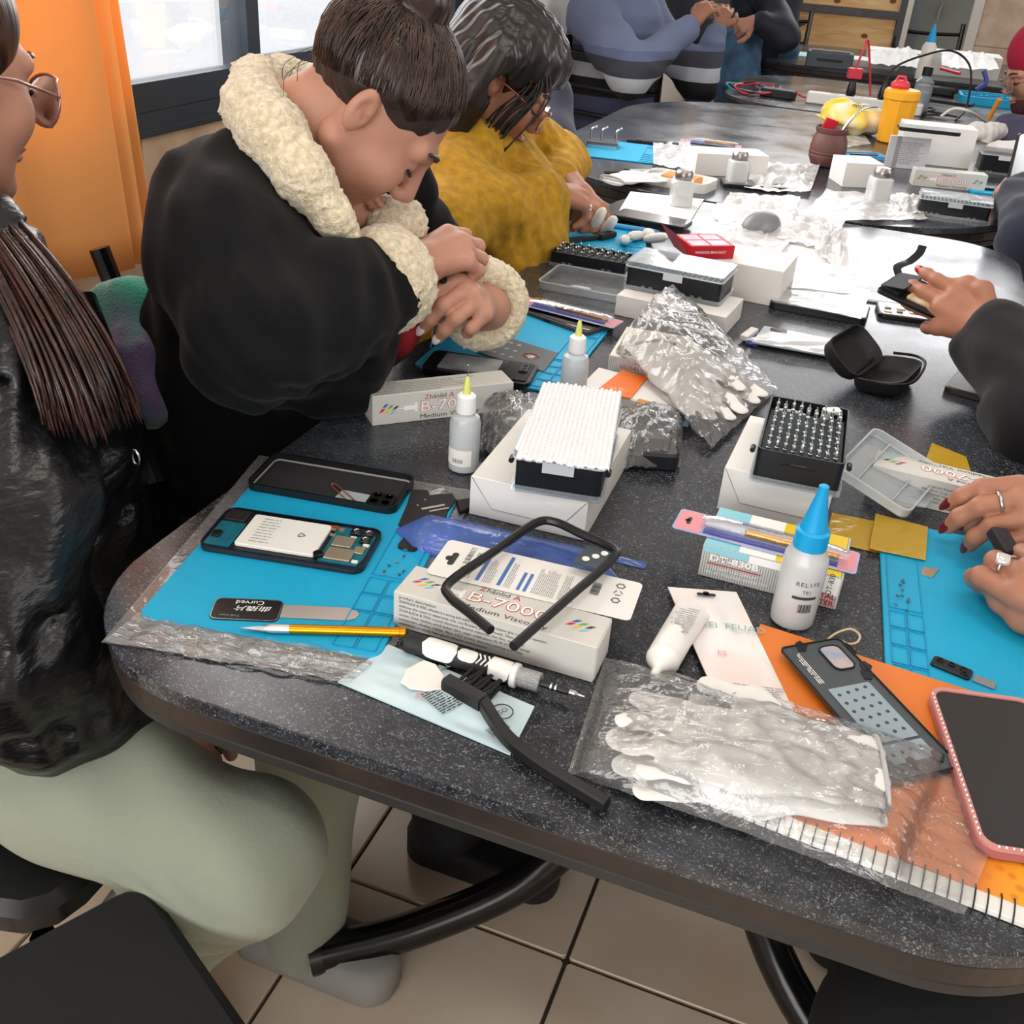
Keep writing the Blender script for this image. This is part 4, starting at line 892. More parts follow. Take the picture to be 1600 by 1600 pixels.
# packaged craft knives
def knife_blister(label, a, y, z, pitch=0.0, roll=0.0, flip=False):
    t = thing('knife_blister_pack', label, 'packaging', (a.x, a.y, z), 0, 'packaged craft knives', rot=(roll, pitch, y)); L_, W_ = 0.178, 0.042
    ob('back_card', pr(L_, W_, 0.004, 0, 0.0006), mat('violet_card', '#8f97c8', 0.45, col2='#c9cde2', vscale=12), t); ob('red_tab', pr(0.026, W_-0.004, 0.003, 0.0007, 0.0009, x=0.002, y=0.002), mat('pale_red_card', '#e0909a', 0.5), t)
    ob('hang_hole', join(pr(0.004, 0.014, 0.0019, 0.0009, 0.0011, x=0.011, y=0.014), pr(0.004, 0.005, 0.0019, 0.0009, 0.0011, x=0.009, y=0.0185)), M_blkm, t)
    ob('blue_band', rect(0.14, 0.010, 0.03, 0.004, 0.0008), mat('deep_blue_print', '#3b479e', 0.5), t); ob('end_tab', pr(0.016, W_-0.006, 0.002, 0.0007, 0.0009, x=L_-0.018, y=0.003), mat('pale_red_card', '#e0909a', 0.5), t)
    kn = ob('knife_barrel', xf(lathe([(0.0036, 0.070), (0.0040, 0.072), (0.0040, 0.158), (0.0032, 0.160)], 14), (0, W_*0.45, 0.0052), (0, PI/2, 0)), M_gold if not flip else mat('amber_barrel', '#b0642a', 0.3, metal=0.5), t, smooth=True)
    ob('knife_cap', xf(lathe([(0.0036, 0.030), (0.0044, 0.033), (0.0044, 0.069), (0.0036, 0.0695)], 14), (0, W_*0.45, 0.0052), (0, PI/2, 0)), mat('milky_cap', '#dcdde2', 0.3, alpha=0.8), t, smooth=True)
    prof = [(-0.010, 0.0), (-0.009, 0.008), (-0.006, 0.0105), (0.006, 0.0105), (0.009, 0.008), (0.010, 0.0)]; rings = []
    for k in range(13):
        u = k/12; s_ = 0.75+0.25*min(1, math.sin(PI*u)*3); rings.append([(0.026+0.142*u, W_*0.45+p_[0]*s_*1.25, 0.001+p_[1]*s_) for p_ in prof])
    V = [p for r in rings for p in r]; F = [(k*6+i, k*6+i+1, (k+1)*6+i+1, (k+1)*6+i) for k in range(12) for i in range(5)]
    ob('clear_blister', (V, F), film('blister_film', '#f6f7fc', 0.05, 0.05, 0.1, 30, 0.6), t, smooth=True, angle=40)
    text('CARVING KNIFE', 0.0085, M_wht, t, (0.150, 0.034, 0.0009), (0, 0, PI), sx=1.25, bold=0.0002)
    return t
a, y, _ = two((1050, 818), (1325, 888), TZ+0.042); knife_blister('packaged craft knife lying on the striped multimeter carton', a, y, TZ+0.0372)
a, y, _ = two((800, 472), (955, 515), TZ+0.015); knife_blister('packaged craft knife lying on the brown phone case', a, y+0.05, TZ+0.0135, flip=True)

# bottles
M_froth = film('frosted_bottle', '#f3f6f8', 0.50, 0.25, 0.0, 10, 0.7); M_liq = mat('pale_liquid', '#c3d6e4', 0.2, alpha=0.6); M_capw = mat('milky_cap_plastic', '#eef0f0', 0.35)
def needle_bottle(label, loc, s=1.0):
    t = thing('needle_bottle', label, 'bottle', loc, 0, 'needle tip dropper bottles')
    ob('bottle_body', lathe([(0.014*s, 0), (0.0172*s, 0.002*s), (0.0175*s, 0.010*s), (0.0175*s, 0.058*s), (0.0155*s, 0.065*s), (0.0105*s, 0.068*s), (0.0105*s, 0.071*s)], 28), M_froth, t, smooth=True)
    ob('liquid', lathe([(0.0130*s, 0.0012*s), (0.0160*s, 0.003*s), (0.0163*s, 0.050*s)], 28), M_liq, t, smooth=True)
    ob('cap', lathe([(0.0110*s, 0.0711*s), (0.0112*s, 0.074*s), (0.0105*s, 0.090*s), (0.0075*s, 0.0925*s)], 24), M_capw, t, smooth=True)
    ob('needle_hub', lathe([(0.0048*s, 0.0926*s), (0.0040*s, 0.100*s), (0.0026*s, 0.110*s), (0.0014*s, 0.1125*s)], 14), mat('lime_hub', '#d8dc7c', 0.35), t, smooth=True); ob('needle', lathe([(0.0006*s, 0.1126*s), (0.0006*s, 0.126*s)], 8), M_steel, t)
    V = []; F = []; n = 12
    for i in range(n+1):
        a_ = -2.6+1.9*i/n; V += [(0.0177*s*math.cos(a_), 0.0177*s*math.sin(a_), 0.010*s), (0.0177*s*math.cos(a_), 0.0177*s*math.sin(a_), 0.030*s)]
    F = [(2*i, 2*i+2, 2*i+3, 2*i+1) for i in range(n)]; lb = ob('label', (V, F), mat('paper_label', '#eeece8', 0.6), t, smooth=True)
    bars = []
    for k in range(11):
        a_ = -1.95+0.05*k*1.3; w_ = 0.02+0.015*(k % 3 == 0); bars.append(([(0.0179*s*math.cos(a_), 0.0179*s*math.sin(a_), 0.014*s), (0.0179*s*math.cos(a_+w_), 0.0179*s*math.sin(a_+w_), 0.014*s), (0.0179*s*math.cos(a_+w_), 0.0179*s*math.sin(a_+w_), 0.019*s), (0.0179*s*math.cos(a_), 0.0179*s*math.sin(a_), 0.019*s)], [(0, 1, 2, 3)]))
    ob('barcode', join(*bars), M_ink, lb)
    return t
p = P(724, 731); needle_bottle('clear dropper bottle with needle tip beside the white carton', p)
p = P(893, 628); needle_bottle('needle tip dropper bottle partly hidden behind the bubble wrap', p, 1.0)
for (x, y, rz, lab) in ((743, 775, 1.3, 'clear open plastic cap lying at the foot of the needle bottle'), (757, 757, 1.2, 'small clear plastic stopper beside the white carton corner')):
    p = P(x, y); o = ob('bottle_cap', xf(tube([(0, 0, 0), (0.024, 0, 0)], 0.0068, 16, caps=False), (0, 0, 0.0069)), film('cap_film', '#f6f8fa', 0.45, 0.2, 0.0, 10, 0.8), loc=p, rot=(0, 0, rz), smooth=True)
    sd = o.modifiers.new('wall', 'SOLIDIFY'); sd.thickness = 0.001; sd.offset = 1; tag(o, lab, 'bottle cap')
p = P(1236, 968); t = thing('glue_bottle', 'translucent bottle with tall blue cone cap before the multimeter carton', 'bottle', p)
ob('bottle_body', lathe([(0.016, 0), (0.0195, 0.002), (0.0202, 0.010), (0.0202, 0.066), (0.019, 0.073), (0.0145, 0.079), (0.0135, 0.082)], 32), M_froth, t, smooth=True); ob('liquid', lathe([(0.015, 0.001), (0.0185, 0.003), (0.019, 0.055)], 28), mat('milky_liquid', '#e7eaec', 0.3, alpha=0.55), t, smooth=True)
M_bcap = mat('blue_cap', '#0f9fdc', 0.35, sub=0.0); ob('cap', lathe([(0.0150, 0.0815), (0.0152, 0.083), (0.0150, 0.098), (0.0125, 0.100)], 32), M_bcap, t, smooth=True); ob('cone_tip', lathe([(0.0122, 0.1001), (0.0045, 0.137), (0.0044, 0.142), (0.0030, 0.143)], 24), M_bcap, t, smooth=True)
a_ = math.atan2(-1.0, 0.15)
for k, (s, z, sz) in enumerate((('RELIFE', 0.052, 0.0062), ('TBJ', 0.044, 0.0048))):
    for j, ch in enumerate(s):
        aa = a_ + (j-(len(s)-1)/2)*sz*0.62/0.0204 + 0.25; text(ch, sz, M_ink, t, (0.0205*math.cos(aa), 0.0205*math.sin(aa), z), (PI/2, 0, aa+PI/2), 'CENTER')
def band(z0, z1, a0, a1, mt, nm, R_=0.0205, n=10):
    V = []; 
    for i in range(n+1): aa = a0+(a1-a0)*i/n; V += [(R_*math.cos(aa), R_*math.sin(aa), z0), (R_*math.cos(aa), R_*math.sin(aa), z1)]
    ob(nm, (V, [(2*i, 2*i+2, 2*i+3, 2*i+1) for i in range(n)]), mt, t, smooth=True)
band(0.036, 0.039, a_-0.35, a_+0.75, M_ink, 'print_band')
for k in range(12): band(0.022, 0.031, a_+0.0+k*0.05, a_+0.0+k*0.05+0.02+0.012*(k % 3), M_ink, 'barcode', n=2)

# glue tube, white pouch
p0, p1 = P(1019, 1066, TZ+0.010), P(1085, 948, TZ+0.010); d = p1-p0; yw = math.atan2(d.y, d.x); l = d.length
t = thing('glue_tube', 'white squeeze tube with pointed nozzle between the glue carton and the white pouch', 'tube', (p0.x, p0.y, TZ+0.0150), yw)
rings = []
for (x, ry, rz_) in ((0.0300, 0.0105, 0.0105), (0.0305, 0.0140, 0.0140), (0.034, 0.0148, 0.0145), (0.060, 0.0150, 0.0135), (0.085, 0.0158, 0.0095), (0.110, 0.0168, 0.0045), (0.124, 0.0172, 0.0012), (0.130, 0.0172, 0.0010)):
    rings.append([(x, ry*math.cos(2*PI*k/24), rz_*math.sin(2*PI*k/24) - (0.0145-rz_)*0.55) for k in range(24)])
ob('tube_body', loft(rings), M_wpl, t, smooth=True); ob('nozzle', xf(lathe([(0.0032, 0.0), (0.0036, 0.002), (0.0042, 0.012), (0.0090, 0.018), (0.0142, 0.024), (0.0148, 0.0265), (0.0146, 0.0299)], 24), (0, 0, 0), (0, PI/2, 0)), M_wpl, t, smooth=True)
ob('printed_text', xf(greek(0.022, 0.040, 12, 8, 0.95), (0.095, -0.011, 0.0128), (0, 0.09, PI/2)), M_grey, t)
th, uv, yw = puff([(1130, 1118), (1252, 1140), (1150, 928), (1043, 920)], TZ+0.004, 0.004, 9, 'white_pouch', 'white translucent pouch with hang hole lying on the orange notebook', 'pouch', pouch_mat('pearl_foil', '#eef1f1', '#f3e2dd', 0.12))
ob('hang_hole', xf(join(pr(0.018, 0.0042, 0.002, 0, 0.0003, x=-0.009, y=-0.002), pr(0.006, 0.006, 0.0025, 0, 0.0003, x=-0.003, y=-0.001)), uv(0.5, 0.93, 0.0022), (0, 0, 0.3)), M_blkm, th)
text('RELIFEUAD', 0.012, mat('pale_teal_ink', '#8fb0b2', 0.6), th, uv(0.20, 0.66, 0.0035), (0, 0, 0.25)); text('ES', 0.009, mat('pink_ink', '#dd8fa2', 0.6), th, uv(0.25, 0.42, 0.0030), (0, 0, 0.25))
ob('printed_text', xf(greek(0.062, 0.016, 6, 12), uv(0.10, 0.12, 0.0032), (0, 0, 0.25)), M_grey, th)

# orange spiral notebook
a, y, _ = two((1062, 1243), (1600, 1452)); t = thing('spiral_notebook', 'orange spiral notebook at the front right under the bagged gloves', 'notebook', a, y); L_, W_ = 0.272, 0.235
y0 = math.radians(16); 
def orange_mat():
    mt, nt, b = _new('orange_cover'); L = nt.links; b.inputs['Roughness'].default_value = 0.4
    tc = nt.nodes.new('ShaderNodeTexCoord'); v = nt.nodes.new('ShaderNodeTexVoronoi'); v.inputs['Scale'].default_value = 110; L.new(tc.outputs['Object'], v.inputs['Vector'])
    r = nt.nodes.new('ShaderNodeValToRGB'); r.color_ramp.elements[0].position = 0.25; r.color_ramp.elements[0].color = srgb('#d9820f'); r.color_ramp.elements[1].position = 0.45; r.color_ramp.elements[1].color = srgb('#eda01e'); L.new(v.outputs['Distance'], r.inputs[0])
    n = nt.nodes.new('ShaderNodeSeparateXYZ'); L.new(tc.outputs['Object'], n.inputs[0]); mr = nt.nodes.new('ShaderNodeMapRange'); mr.inputs['From Min'].default_value = 0.20; mr.inputs['From Max'].default_value = 0.23; L.new(n.outputs[0], mr.inputs['Value'])
    mx = nt.nodes.new('ShaderNodeMix'); mx.data_type = 'RGBA'; mx.inputs['A'].default_value = srgb('#e07a2c'); L.new(mr.outputs[0], mx.inputs['Factor']); L.new(r.outputs[0], mx.inputs['B']); L.new(mx.outputs['Result'], b.inputs['Base Color']); return mt
ob('page_block', prism([(0, 0), (L_, 0), (L_, W_), (0.0, W_)], 0.0006, 0.0050, 0.0003), mat('page_paper', '#eceae6', 0.7), t); ob('front_cover', prism([(0.0, 0.014), (L_, 0.014), (L_, W_), (0.0, W_)], 0.0052, 0.0060), orange_mat(), t); ob('back_cover', prism([(0, 0.001), (L_, 0.001), (L_, W_), (0, W_)], 0.0, 0.0005), mat('dark_cover', '#3c3230', 0.5), t)
wm = mesh('wire_ring', tube([(0, 0.013+0.0072*math.cos(a_)-0.003, 0.0030+0.0055*math.sin(a_)) for a_ in [k*2*PI/16 for k in range(16)]], 0.0005, 5, closed=True), True); wm.materials.append(M_dk)
wm2 = mesh('wire_ring', tube(smooth_path([(0, 0.017, 0.0062), (0, 0.012, 0.0082), (0.0002, 0.004, 0.0072), (0.0004, -0.003, 0.0040), (0.0004, -0.002, 0.001)], 4), 0.0006, 6), True); wm2.materials.append(M_dk)
for k in range(32): ob('wire_ring', wm2, None, t, (0.006+k*0.0082, 0, 0))
# grey phone back plate, rose phone, small parts
zc = TZ+0.0085; a, y, l = two((1395, 1230), (1213, 1020), zc); wv = P(1490, 1215, zc)-P(1395, 1230, zc)
t = thing('phone_back_plate', 'grey phone back plate with rows of small holes lying across the notebook', 'phone part', (a.x, a.y, zc+0.003), y, rot=(0, math.radians(-0.5), y)); L_, W_ = 0.163, 0.062
def rp(g): return [(x, -y_, z) for x, y_, z in g[0]], [tuple(reversed(f)) for f in g[1]]
ob('plate', rp(pr(L_, W_, 0.006, 0, 0.0016, 0.0003)), mat('slate_plate', '#50565b', 0.35, metal=0.3), t); ob('rim', rp(ringf(L_, W_, 0.006, 0.0014, 0.0016, 0.0026)), M_blk_pl, t)
pn = ob('foam_panel', rp(pr(0.066, 0.040, 0.001, 0.0017, 0.0022, x=0.038, y=0.011)), mat('blue_grey_foam', '#93a4ae', 0.6), t); ob('foam_panel', rp(pr(0.020, 0.040, 0.001, 0.0017, 0.0022, x=0.015, y=0.011)), mat('blue_grey_foam', '#93a4ae', 0.6), t)
for i in range(7):
    for j in range(4): x = (0.024 if i == 0 else 0.034+i*0.0102) + 0.0012*j; ob('hole', rp(lathe([(0.0017, 0), (0.0017, 0.0003)], 10, (x, 0.0165+j*0.0092, 0.0022))), mat('hole_dark', '#3c464d', 0.6), pn)
ob('camera_opening', rp(pr(0.030, 0.019, 0.006, 0.0017, 0.0022, x=0.124, y=0.034)), mat('iridescent_glass', '#a9b7d6', 0.12, col2='#d9c9c2', vscale=60, metal=0.4), t); ob('opening_ring', rp(ringf(0.033, 0.022, 0.007, 0.0014, 0.0017, 0.0028, x=0.1225, y=0.0325)), M_blk_pl, t)
for k in range(3): ob('printed_text', rp(xf(greek(0.018, 0.006, 3, k), (0.112+k*0.012, 0.008, 0.0019), (0, 0, 0.0))), M_wht, t)
for (x, y_) in ((0.008, 0.02), (0.010, 0.045), (0.155, 0.015), (0.108, 0.05), (0.117, 0.055)): ob('torn_adhesive', rp(prism([(x, y_), (x+0.010, y_+0.003), (x+0.012, y_+0.009), (x+0.004, y_+0.012), (x-0.002, y_+0.006)], 0.0017, 0.0024)), M_blk_pl, t)
a, y, l = two((1530, 1332), (1447, 1080), TZ+0.012); t = thing('phone_in_rose_case', 'phone in rose case with beaded rim resting on the notebook at the right edge', 'phone', (a.x, a.y, TZ+0.0066), y); L_, W_ = 0.174, 0.086
ob('case', rp(pr(L_, W_, 0.014, 0, 0.0085, 0.0015)), mat('rose_case', '#b06a6c', 0.25, alpha=0.9), t); ob('bumper', rp(ringf(L_, W_, 0.014, 0.004, 0.0085, 0.0112)), mat('rose_bumper', '#c98a86', 0.2), t)
sc_ = ob('screen', rp(pr(L_-0.009, W_-0.009, 0.010, 0.0086, 0.0100, 0.0003, x=0.0045, y=0.0045)), mat('black_glass', '#0a0708', 0.05, spec=0.6, coat=0.5), t)
beads = []
for k in range(30): x = 0.012+k*0.0052; beads.append(ball((x, -0.0018, 0.0116), 0.0012, 8, 5))
for k in range(14): y_ = 0.012+k*0.005; beads.append(ball((0.0018, -y_, 0.0116), 0.0012, 8, 5))
o = ob('rhinestone_beads', join(*beads), mat('rhinestone', '#f2e7e4', 0.1, metal=0.6), t, smooth=True); o['kind'] = 'stuff'
a = P(1452, 1040, MZ); t = thing('camera_bracket', 'small dark camera lens bracket on the right blue mat', 'phone part', a, -0.25)
ob('bracket', pr(0.034, 0.015, 0.003, 0, 0.003, 0.0005), M_dk, t); ob('flex_tail', pr(0.018, 0.011, 0.001, 0.0005, 0.0012, x=0.036, y=0.002), mat('nickel_flex', '#9aa3a8', 0.35, metal=0.6), t)
for (x, y_) in ((0.006, 0.010), (0.016, 0.010), (0.026, 0.010), (0.028, 0.004)): ob('lens_ring', lathe([(0.0032, 0), (0.0032, 0.001), (0.0020, 0.001), (0.0020, 0.0002)], 12, (x, y_, 0.003)), M_blk_pl, t)
c, pts = wpoly([(1439, 893), (1443, 886), (1461, 889), (1468, 890), (1461, 897), (1457, 903), (1440, 899)], MZ); tag(ob('metal_shield', prism(pts, 0, 0.0008), M_can, loc=c), 'tiny tan metal shield piece on the right blue mat', 'phone part')
lp = [P(x, y_, TZ+0.008) for x, y_ in ((1290, 1005), (1297, 996), (1312, 987), (1330, 983), (1343, 992), (1340, 1003), (1326, 1006), (1308, 1000), (1294, 1010))]; o = ob('elastic_band', tube([p-lp[0] for p in smooth_path(lp, 5)], 0.0011, 6), mat('beige_elastic', '#d8bc9a', 0.6), loc=lp[0], smooth=True); tag(o, 'beige elastic loop behind the grey phone back plate', 'elastic band')
lp = [P(x, y_, TZ+0.008) for x, y_ in ((1300, 1004), (1315, 1002), (1328, 1010), (1336, 1020))]; o = ob('black_string', tube([p-lp[0] for p in smooth_path(lp, 5)], 0.0010, 6), M_blkm, loc=lp[0], smooth=True); tag(o, 'short black cord curling behind the grey phone back plate', 'cord')
# yellow adhesive sheets
M_yf = film('yellow_adhesive', '#e6bf3a', 0.55, 0.15, 0.2, 20, 0.6)
for pxs, lab, z in ((((1288, 846), (1380, 866), (1384, 818), (1300, 802)), 'translucent yellow adhesive strip beside the blue cone cap bottle', TZ+0.0006), (((1358, 858), (1446, 876), (1450, 824), (1368, 803)), 'yellow adhesive sheet lying over the corner of the right blue mat', TZ+0.0052), (((1440, 755), (1520, 772), (1510, 738), (1455, 715)), 'yellow sheet peeking out behind the upside-down glue carton', TZ+0.0006)):
    w = [P(x, y_, z) for x, y_ in pxs]; c = sum(w, Vector())/4
    if 'peeking' in lab: c.y += 0.045
    o = ob('adhesive_sheet', sheet([(p.x-P(0, 0, z).x*0-sum(q_.x for q_ in w)/4, p.y-sum(q_.y for q_ in w)/4) for p in w], 10, 10, lambda u, v: 0.0006+0.0015*max(0, vnoise(u*4, v*4, 2)), 0.0004), M_yf, loc=(c.x, c.y, z), smooth=True, angle=40); tag(o, lab, 'adhesive sheet', 'yellow adhesive sheets')
# ------------------------------------------------------------------ gloves in bags
M_glove = mat('white_knit_glove', '#e9e8e6', 0.85, bump=0.25, bscale=1200, sheen=0.3, var=0.05, vscale=40)
def glove_mesh(seed=0, spread=1.0, curl=0.0):
    s = Sdf(0.0026); r = random.Random(seed)
    s.chain([(0, 0, 0), (0.05, 0.002, 0), (0.095, 0.0, 0)], [0.036, 0.036, 0.040], 0.02); s.ell((0.115, -0.004, 0), (0.040, 0.044, 0.030), k=0.02)
    for i, (y, l) in enumerate(((0.030, 0.068), (0.011, 0.078), (-0.009, 0.072), (-0.028, 0.056))):
        a = math.radians((6-5*i)*spread); s.chain([(0.135, y, 0), (0.135+l*0.5*math.cos(a), y+l*0.5*math.sin(a), 0.002), (0.135+l*math.cos(a), y+l*math.sin(a), -0.004-curl*i)], [0.0115, 0.0108, 0.0098], 0.006)
    s.chain([(0.075, 0.034, 0), (0.105, 0.060, 0.004), (0.145, 0.068, 0.0)], [0.016, 0.0125, 0.0105], 0.012)
    s.plane((0.003, 0, 0), (-1, 0, 0)); g = s.build(noise=folds(0.0022, 95, seed)); return [(x*0.90, y, z*0.24) for x, y, z in g[0]], g[1]
def glove(label, M4, seed, mirror=False, group=None):
    g = glove_mesh(seed); 
    if mirror: g = ([(x, -y, z) for x, y, z in g[0]], [tuple(reversed(f)) for f in g[1]])
    o = ob('work_glove', g, M_glove, smooth=True, angle=None); o.matrix_world = M4; tag(o, label, 'glove', group)
    ringm = ob('cuff_band', xf(tube([(0.004, 0.0375*math.cos(k*PI/12), 0.0095*math.sin(k*PI/12)) for k in range(24)], 0.0020, 6, closed=True)), mat('grey_cuff', '#b9b9ba', 0.85, bump=0.4, bscale=700), o); return o
def place(px_cuff, px_tip, z, pitch=0.0):
    a, b = P(*px_cuff, z), P(*px_tip, z); return Matrix.LocRotScale(a, Euler((0, pitch, math.atan2(b.y-a.y, b.x-a.x))), None)
M4 = place((1385, 1208), (930, 1132), TZ+0.026); glove('white knit glove lying on top inside the clear bag at the front', M4, 2, True, 'bagged white gloves')
M4 = place((1372, 1230), (912, 1165), TZ+0.0135); glove('white knit glove underneath the other in the clear bag at the front', M4, 5, True, 'bagged white gloves')
def bag(pxs, fz, name, label, n=70, mt=None):
    w = [P(x, y, TZ) for x, y in pxs]; c = sum(w, Vector())/4; q = [(p.x-c.x, p.y-c.y) for p in w]
    o = ob(name, sheet(q, n, n, fz), mt or M_bag, loc=c, smooth=True, angle=None); return tag(o, label, 'plastic bag', 'clear plastic bags')
def fz(u, v):
    body = math.sin(PI*min(1, max(0, (u-0.02)/0.82)))**0.35 if 0.02 < u < 0.84 else 0; body *= min(1, v*9)**0.6*min(1, (1-v)*2.6)**0.6
    r = abs(vnoise(u*20, v*13, 3))*1.1 + abs(vnoise(u*44+3, v*30, 8))*0.6
    return 0.0015 + 0.007*min(1, u*2.2) + 0.031*body + 0.0075*r*(0.35+0.65*body)
bag([(886, 1212), (1500, 1445), (1590, 1225), (945, 1030)], fz, 'glove_bag', 'crinkled clear bag holding a pair of white gloves at the front', 90)
M4 = place((1012, 540), (1175, 655), TZ+0.040, math.radians(7.0)); glove('white knit glove on top in the clear bag on the multimeter carton', M4, 7, False, 'bagged white gloves')
M4 = place((1045, 535), (1195, 630), TZ+0.026, math.radians(4)); glove('white knit glove beneath in the clear bag on the multimeter carton', M4, 9, True, 'bagged white gloves')
def fz2(u, v):
    b = math.sin(PI*v)**0.4 if 0 < v < 1 else 0; r = abs(vnoise(u*18, v*12, 13))*1.1+abs(vnoise(u*40, v*26, 18))*0.6
    return 0.003 + (0.066*(1-u)**0.8*min(1, (u+0.06)*9) if u > -1 else 0)*(0.55+0.45*b) + 0.016*b*u*(1-u)*3 + 0.008*r
bag([(955, 585), (1110, 708), (1215, 612), (1040, 488)], fz2, 'glove_bag', 'crinkled clear bag of gloves draped over the second multimeter carton', 70)
# other bags
o = ob('bagged_tool', xf(box(0.062, 0.045, 0.022, r=0.008, bev=0.003)), mat('black_film_item', '#202326', 0.3), loc=P(1015, 722), rot=(0, 0, 0.35)); tag(o, 'black item inside the silvery bag right of the bubble wrap', 'tool')
bag([(950, 740), (1062, 735), (1068, 655), (955, 650)], lambda u, v: 0.004+0.032*math.sin(PI*min(1, max(0, u)))**0.5*math.sin(PI*min(1, max(0, v)))**0.4+0.010*abs(vnoise(u*9, v*9, 2))+0.005*abs(vnoise(u*22, v*22, 5)), 'plastic_bag', 'silvery clear bag bulging right of the bubble-wrapped case', 40)
o = ob('bagged_pouch', ball((0, 0, 0.014), (0.034, 0.022, 0.013), 18, 10), mat('dark_green_cloth', '#12302e', 0.7), loc=P(795, 705), rot=(0, 0, -0.4), smooth=True); tag(o, 'dark green item inside the clear bag beside the needle bottle', 'pouch')
bag([(748, 712), (830, 735), (850, 640), (755, 632)], lambda u, v: 0.004+0.036*math.sin(PI*min(1, max(0, u)))**0.5*math.sin(PI*min(1, max(0, v)))**0.4+0.010*abs(vnoise(u*8, v*8, 22))+0.006*abs(vnoise(u*20, v*20, 25)), 'plastic_bag', 'clear bag with a dark green item behind the needle bottle', 40)
bag([(1040, 678), (1075, 672), (1090, 615), (1060, 610)], lambda u, v: 0.003+0.010*math.sin(PI*min(1, max(0, u)))**0.6*math.sin(PI*min(1, max(0, v)))**0.5+0.008*abs(vnoise(u*8, v*8, 31)), 'plastic_bag', 'bluish clear wrapper below the multimeter carton with the gloves', 26, film('bluish_film', '#8fb0cc', 0.4, 0.1, 0.5, 25, 0.8))
# printed card with an orange flap
w = [P(x, y, TZ+0.020) for x, y in ((905, 602), (1058, 640), (1066, 606), (935, 572))]; c = sum(w, Vector())/4
t = thing('printed_package', 'white printed packet with an orange flap below the multimeter carton', 'packaging', (c.x, c.y, TZ)); q = [(p.x-c.x, p.y-c.y) for p in w]
ob('packet', prism(q, 0.0, 0.019, 0.002), M_card, t); qo = [P(x, y, TZ+0.021)-c for x, y in ((930, 611), (985, 622), (1013, 588), (972, 578))]
ob('orange_flap', ([(p.x, p.y, 0.021) for p in qo]+[(p.x, p.y, 0.0195) for p in qo], [(0, 1, 2, 3), (7, 6, 5, 4), (0, 4, 5, 1), (1, 5, 6, 2), (2, 6, 7, 3), (3, 7, 4, 0)]), mat('orange_card', '#ea7424', 0.5), t); text('2UL', 0.012, mat('pale_orange', '#f6cda9', 0.5), t, (qo[1].x-0.032, qo[1].y+0.016, 0.0215), (0, 0, 0.4))
ob('label_print', xf(rect(0.022, 0.012), (qo[1].x+0.008, qo[1].y-0.004, 0.0194), (0, 0, -0.15)), mat('tan_print', '#c88a4a', 0.6), t)

# ------------------------------------------------------------------ phones, cases and cartons in the middle of the near table
t = phone_local('opened black phone with grey battery under the hands on the middle mat', 'open_phone', (655, 582), (812, 607), 0.150, 0.074, drz=0.02); L_, W_ = 0.152, 0.074
ob('chassis', pr(L_, W_, 0.011, 0, 0.0065, 0.0010), M_blk_pl, t); ob('battery', pr(0.080, 0.052, 0.002, 0.0066, 0.0095, 0.0004, x=0.022, y=0.010), mat('silver_battery', '#c9ccce', 0.35, metal=0.3, col2='#9a9ea1', vscale=30), t)
ob('board_cover', pr(0.036, 0.062, 0.003, 0.0066, 0.0082, 0.0004, x=0.110, y=0.006), M_blkm, t); cm = ob('camera_module', pr(0.012, 0.030, 0.003, 0.0083, 0.0105, 0.0006, x=0.130, y=0.032), M_blk_pl, t)
for k in range(3): ob('lens', lathe([(0.0035, 0), (0.0035, 0.0008), (0.002, 0.0004)], 12, (0.136, 0.037+k*0.009, 0.0105)), M_dk, cm)
c, pts = wpoly([(745, 552), (850, 582), (872, 553), (768, 521)], MZ); t = thing('phone_back_plate', 'grey phone back plate with pale dots on the middle mat', 'phone part', (c.x, c.y, MZ+0.0002)); ob('plate', prism(pts, 0, 0.0016, 0.0003), mat('smoke_plate', '#54575a', 0.4, metal=0.3), t)
ex = (Vector(pts[1])-Vector(pts[0])); 
w = [P(x, y, MZ) for x, y in ((745, 552), (850, 582), (872, 553), (768, 521))]
for i in range(4):
    for j in range(3): u, v = 0.08+0.13*i, 0.2+0.3*j; p = ((w[0]*(1-u)+w[1]*u)*(1-v)+(w[3]*(1-u)+w[2]*u)*v)-c; ob('pale_dot', lathe([(0.0035, 0), (0.0035, 0.0003)], 12, (p.x, p.y, 0.0016)), mat('dot_grey', '#9c9e9e', 0.5), t)
p = (w[0]*0.3+w[1]*0.7)*0.5+(w[3]*0.3+w[2]*0.7)*0.5-c; ob('copper_coil', xf(tube([(0.012*math.cos(k*PI/8), 0.008*math.sin(k*PI/8), 0) for k in range(16)], 0.0006, 5, closed=True), (p.x, p.y, 0.0024), (0, 0, 0)), M_cu, t); ob('coin_sensor', lathe([(0.006, 0), (0.006, 0.001)], 16, (p.x+0.002, p.y-0.006, 0.0016)), M_steel, t)
# brown phone
a, y, _ = two((790, 484), (945, 540)); t = thing('brown_phone', 'brown cased phone lying under the packaged knife beside the blue mat', 'phone', a, y); ob('body', pr(0.165, 0.075, 0.010, 0, 0.0105, 0.0014), mat('brown_case', '#4a3f40', 0.4), t); ob('side_button', box(0.014, 0.0012, 0.003, loc=(0.085, -0.0004, 0.004)), M_blk_pl, t); ob('screen', pr(0.159, 0.069, 0.008, 0.0106, 0.0112, x=0.003, y=0.003), mat('black_glass', '#0a0708', 0.05, spec=0.6, coat=0.5), t)
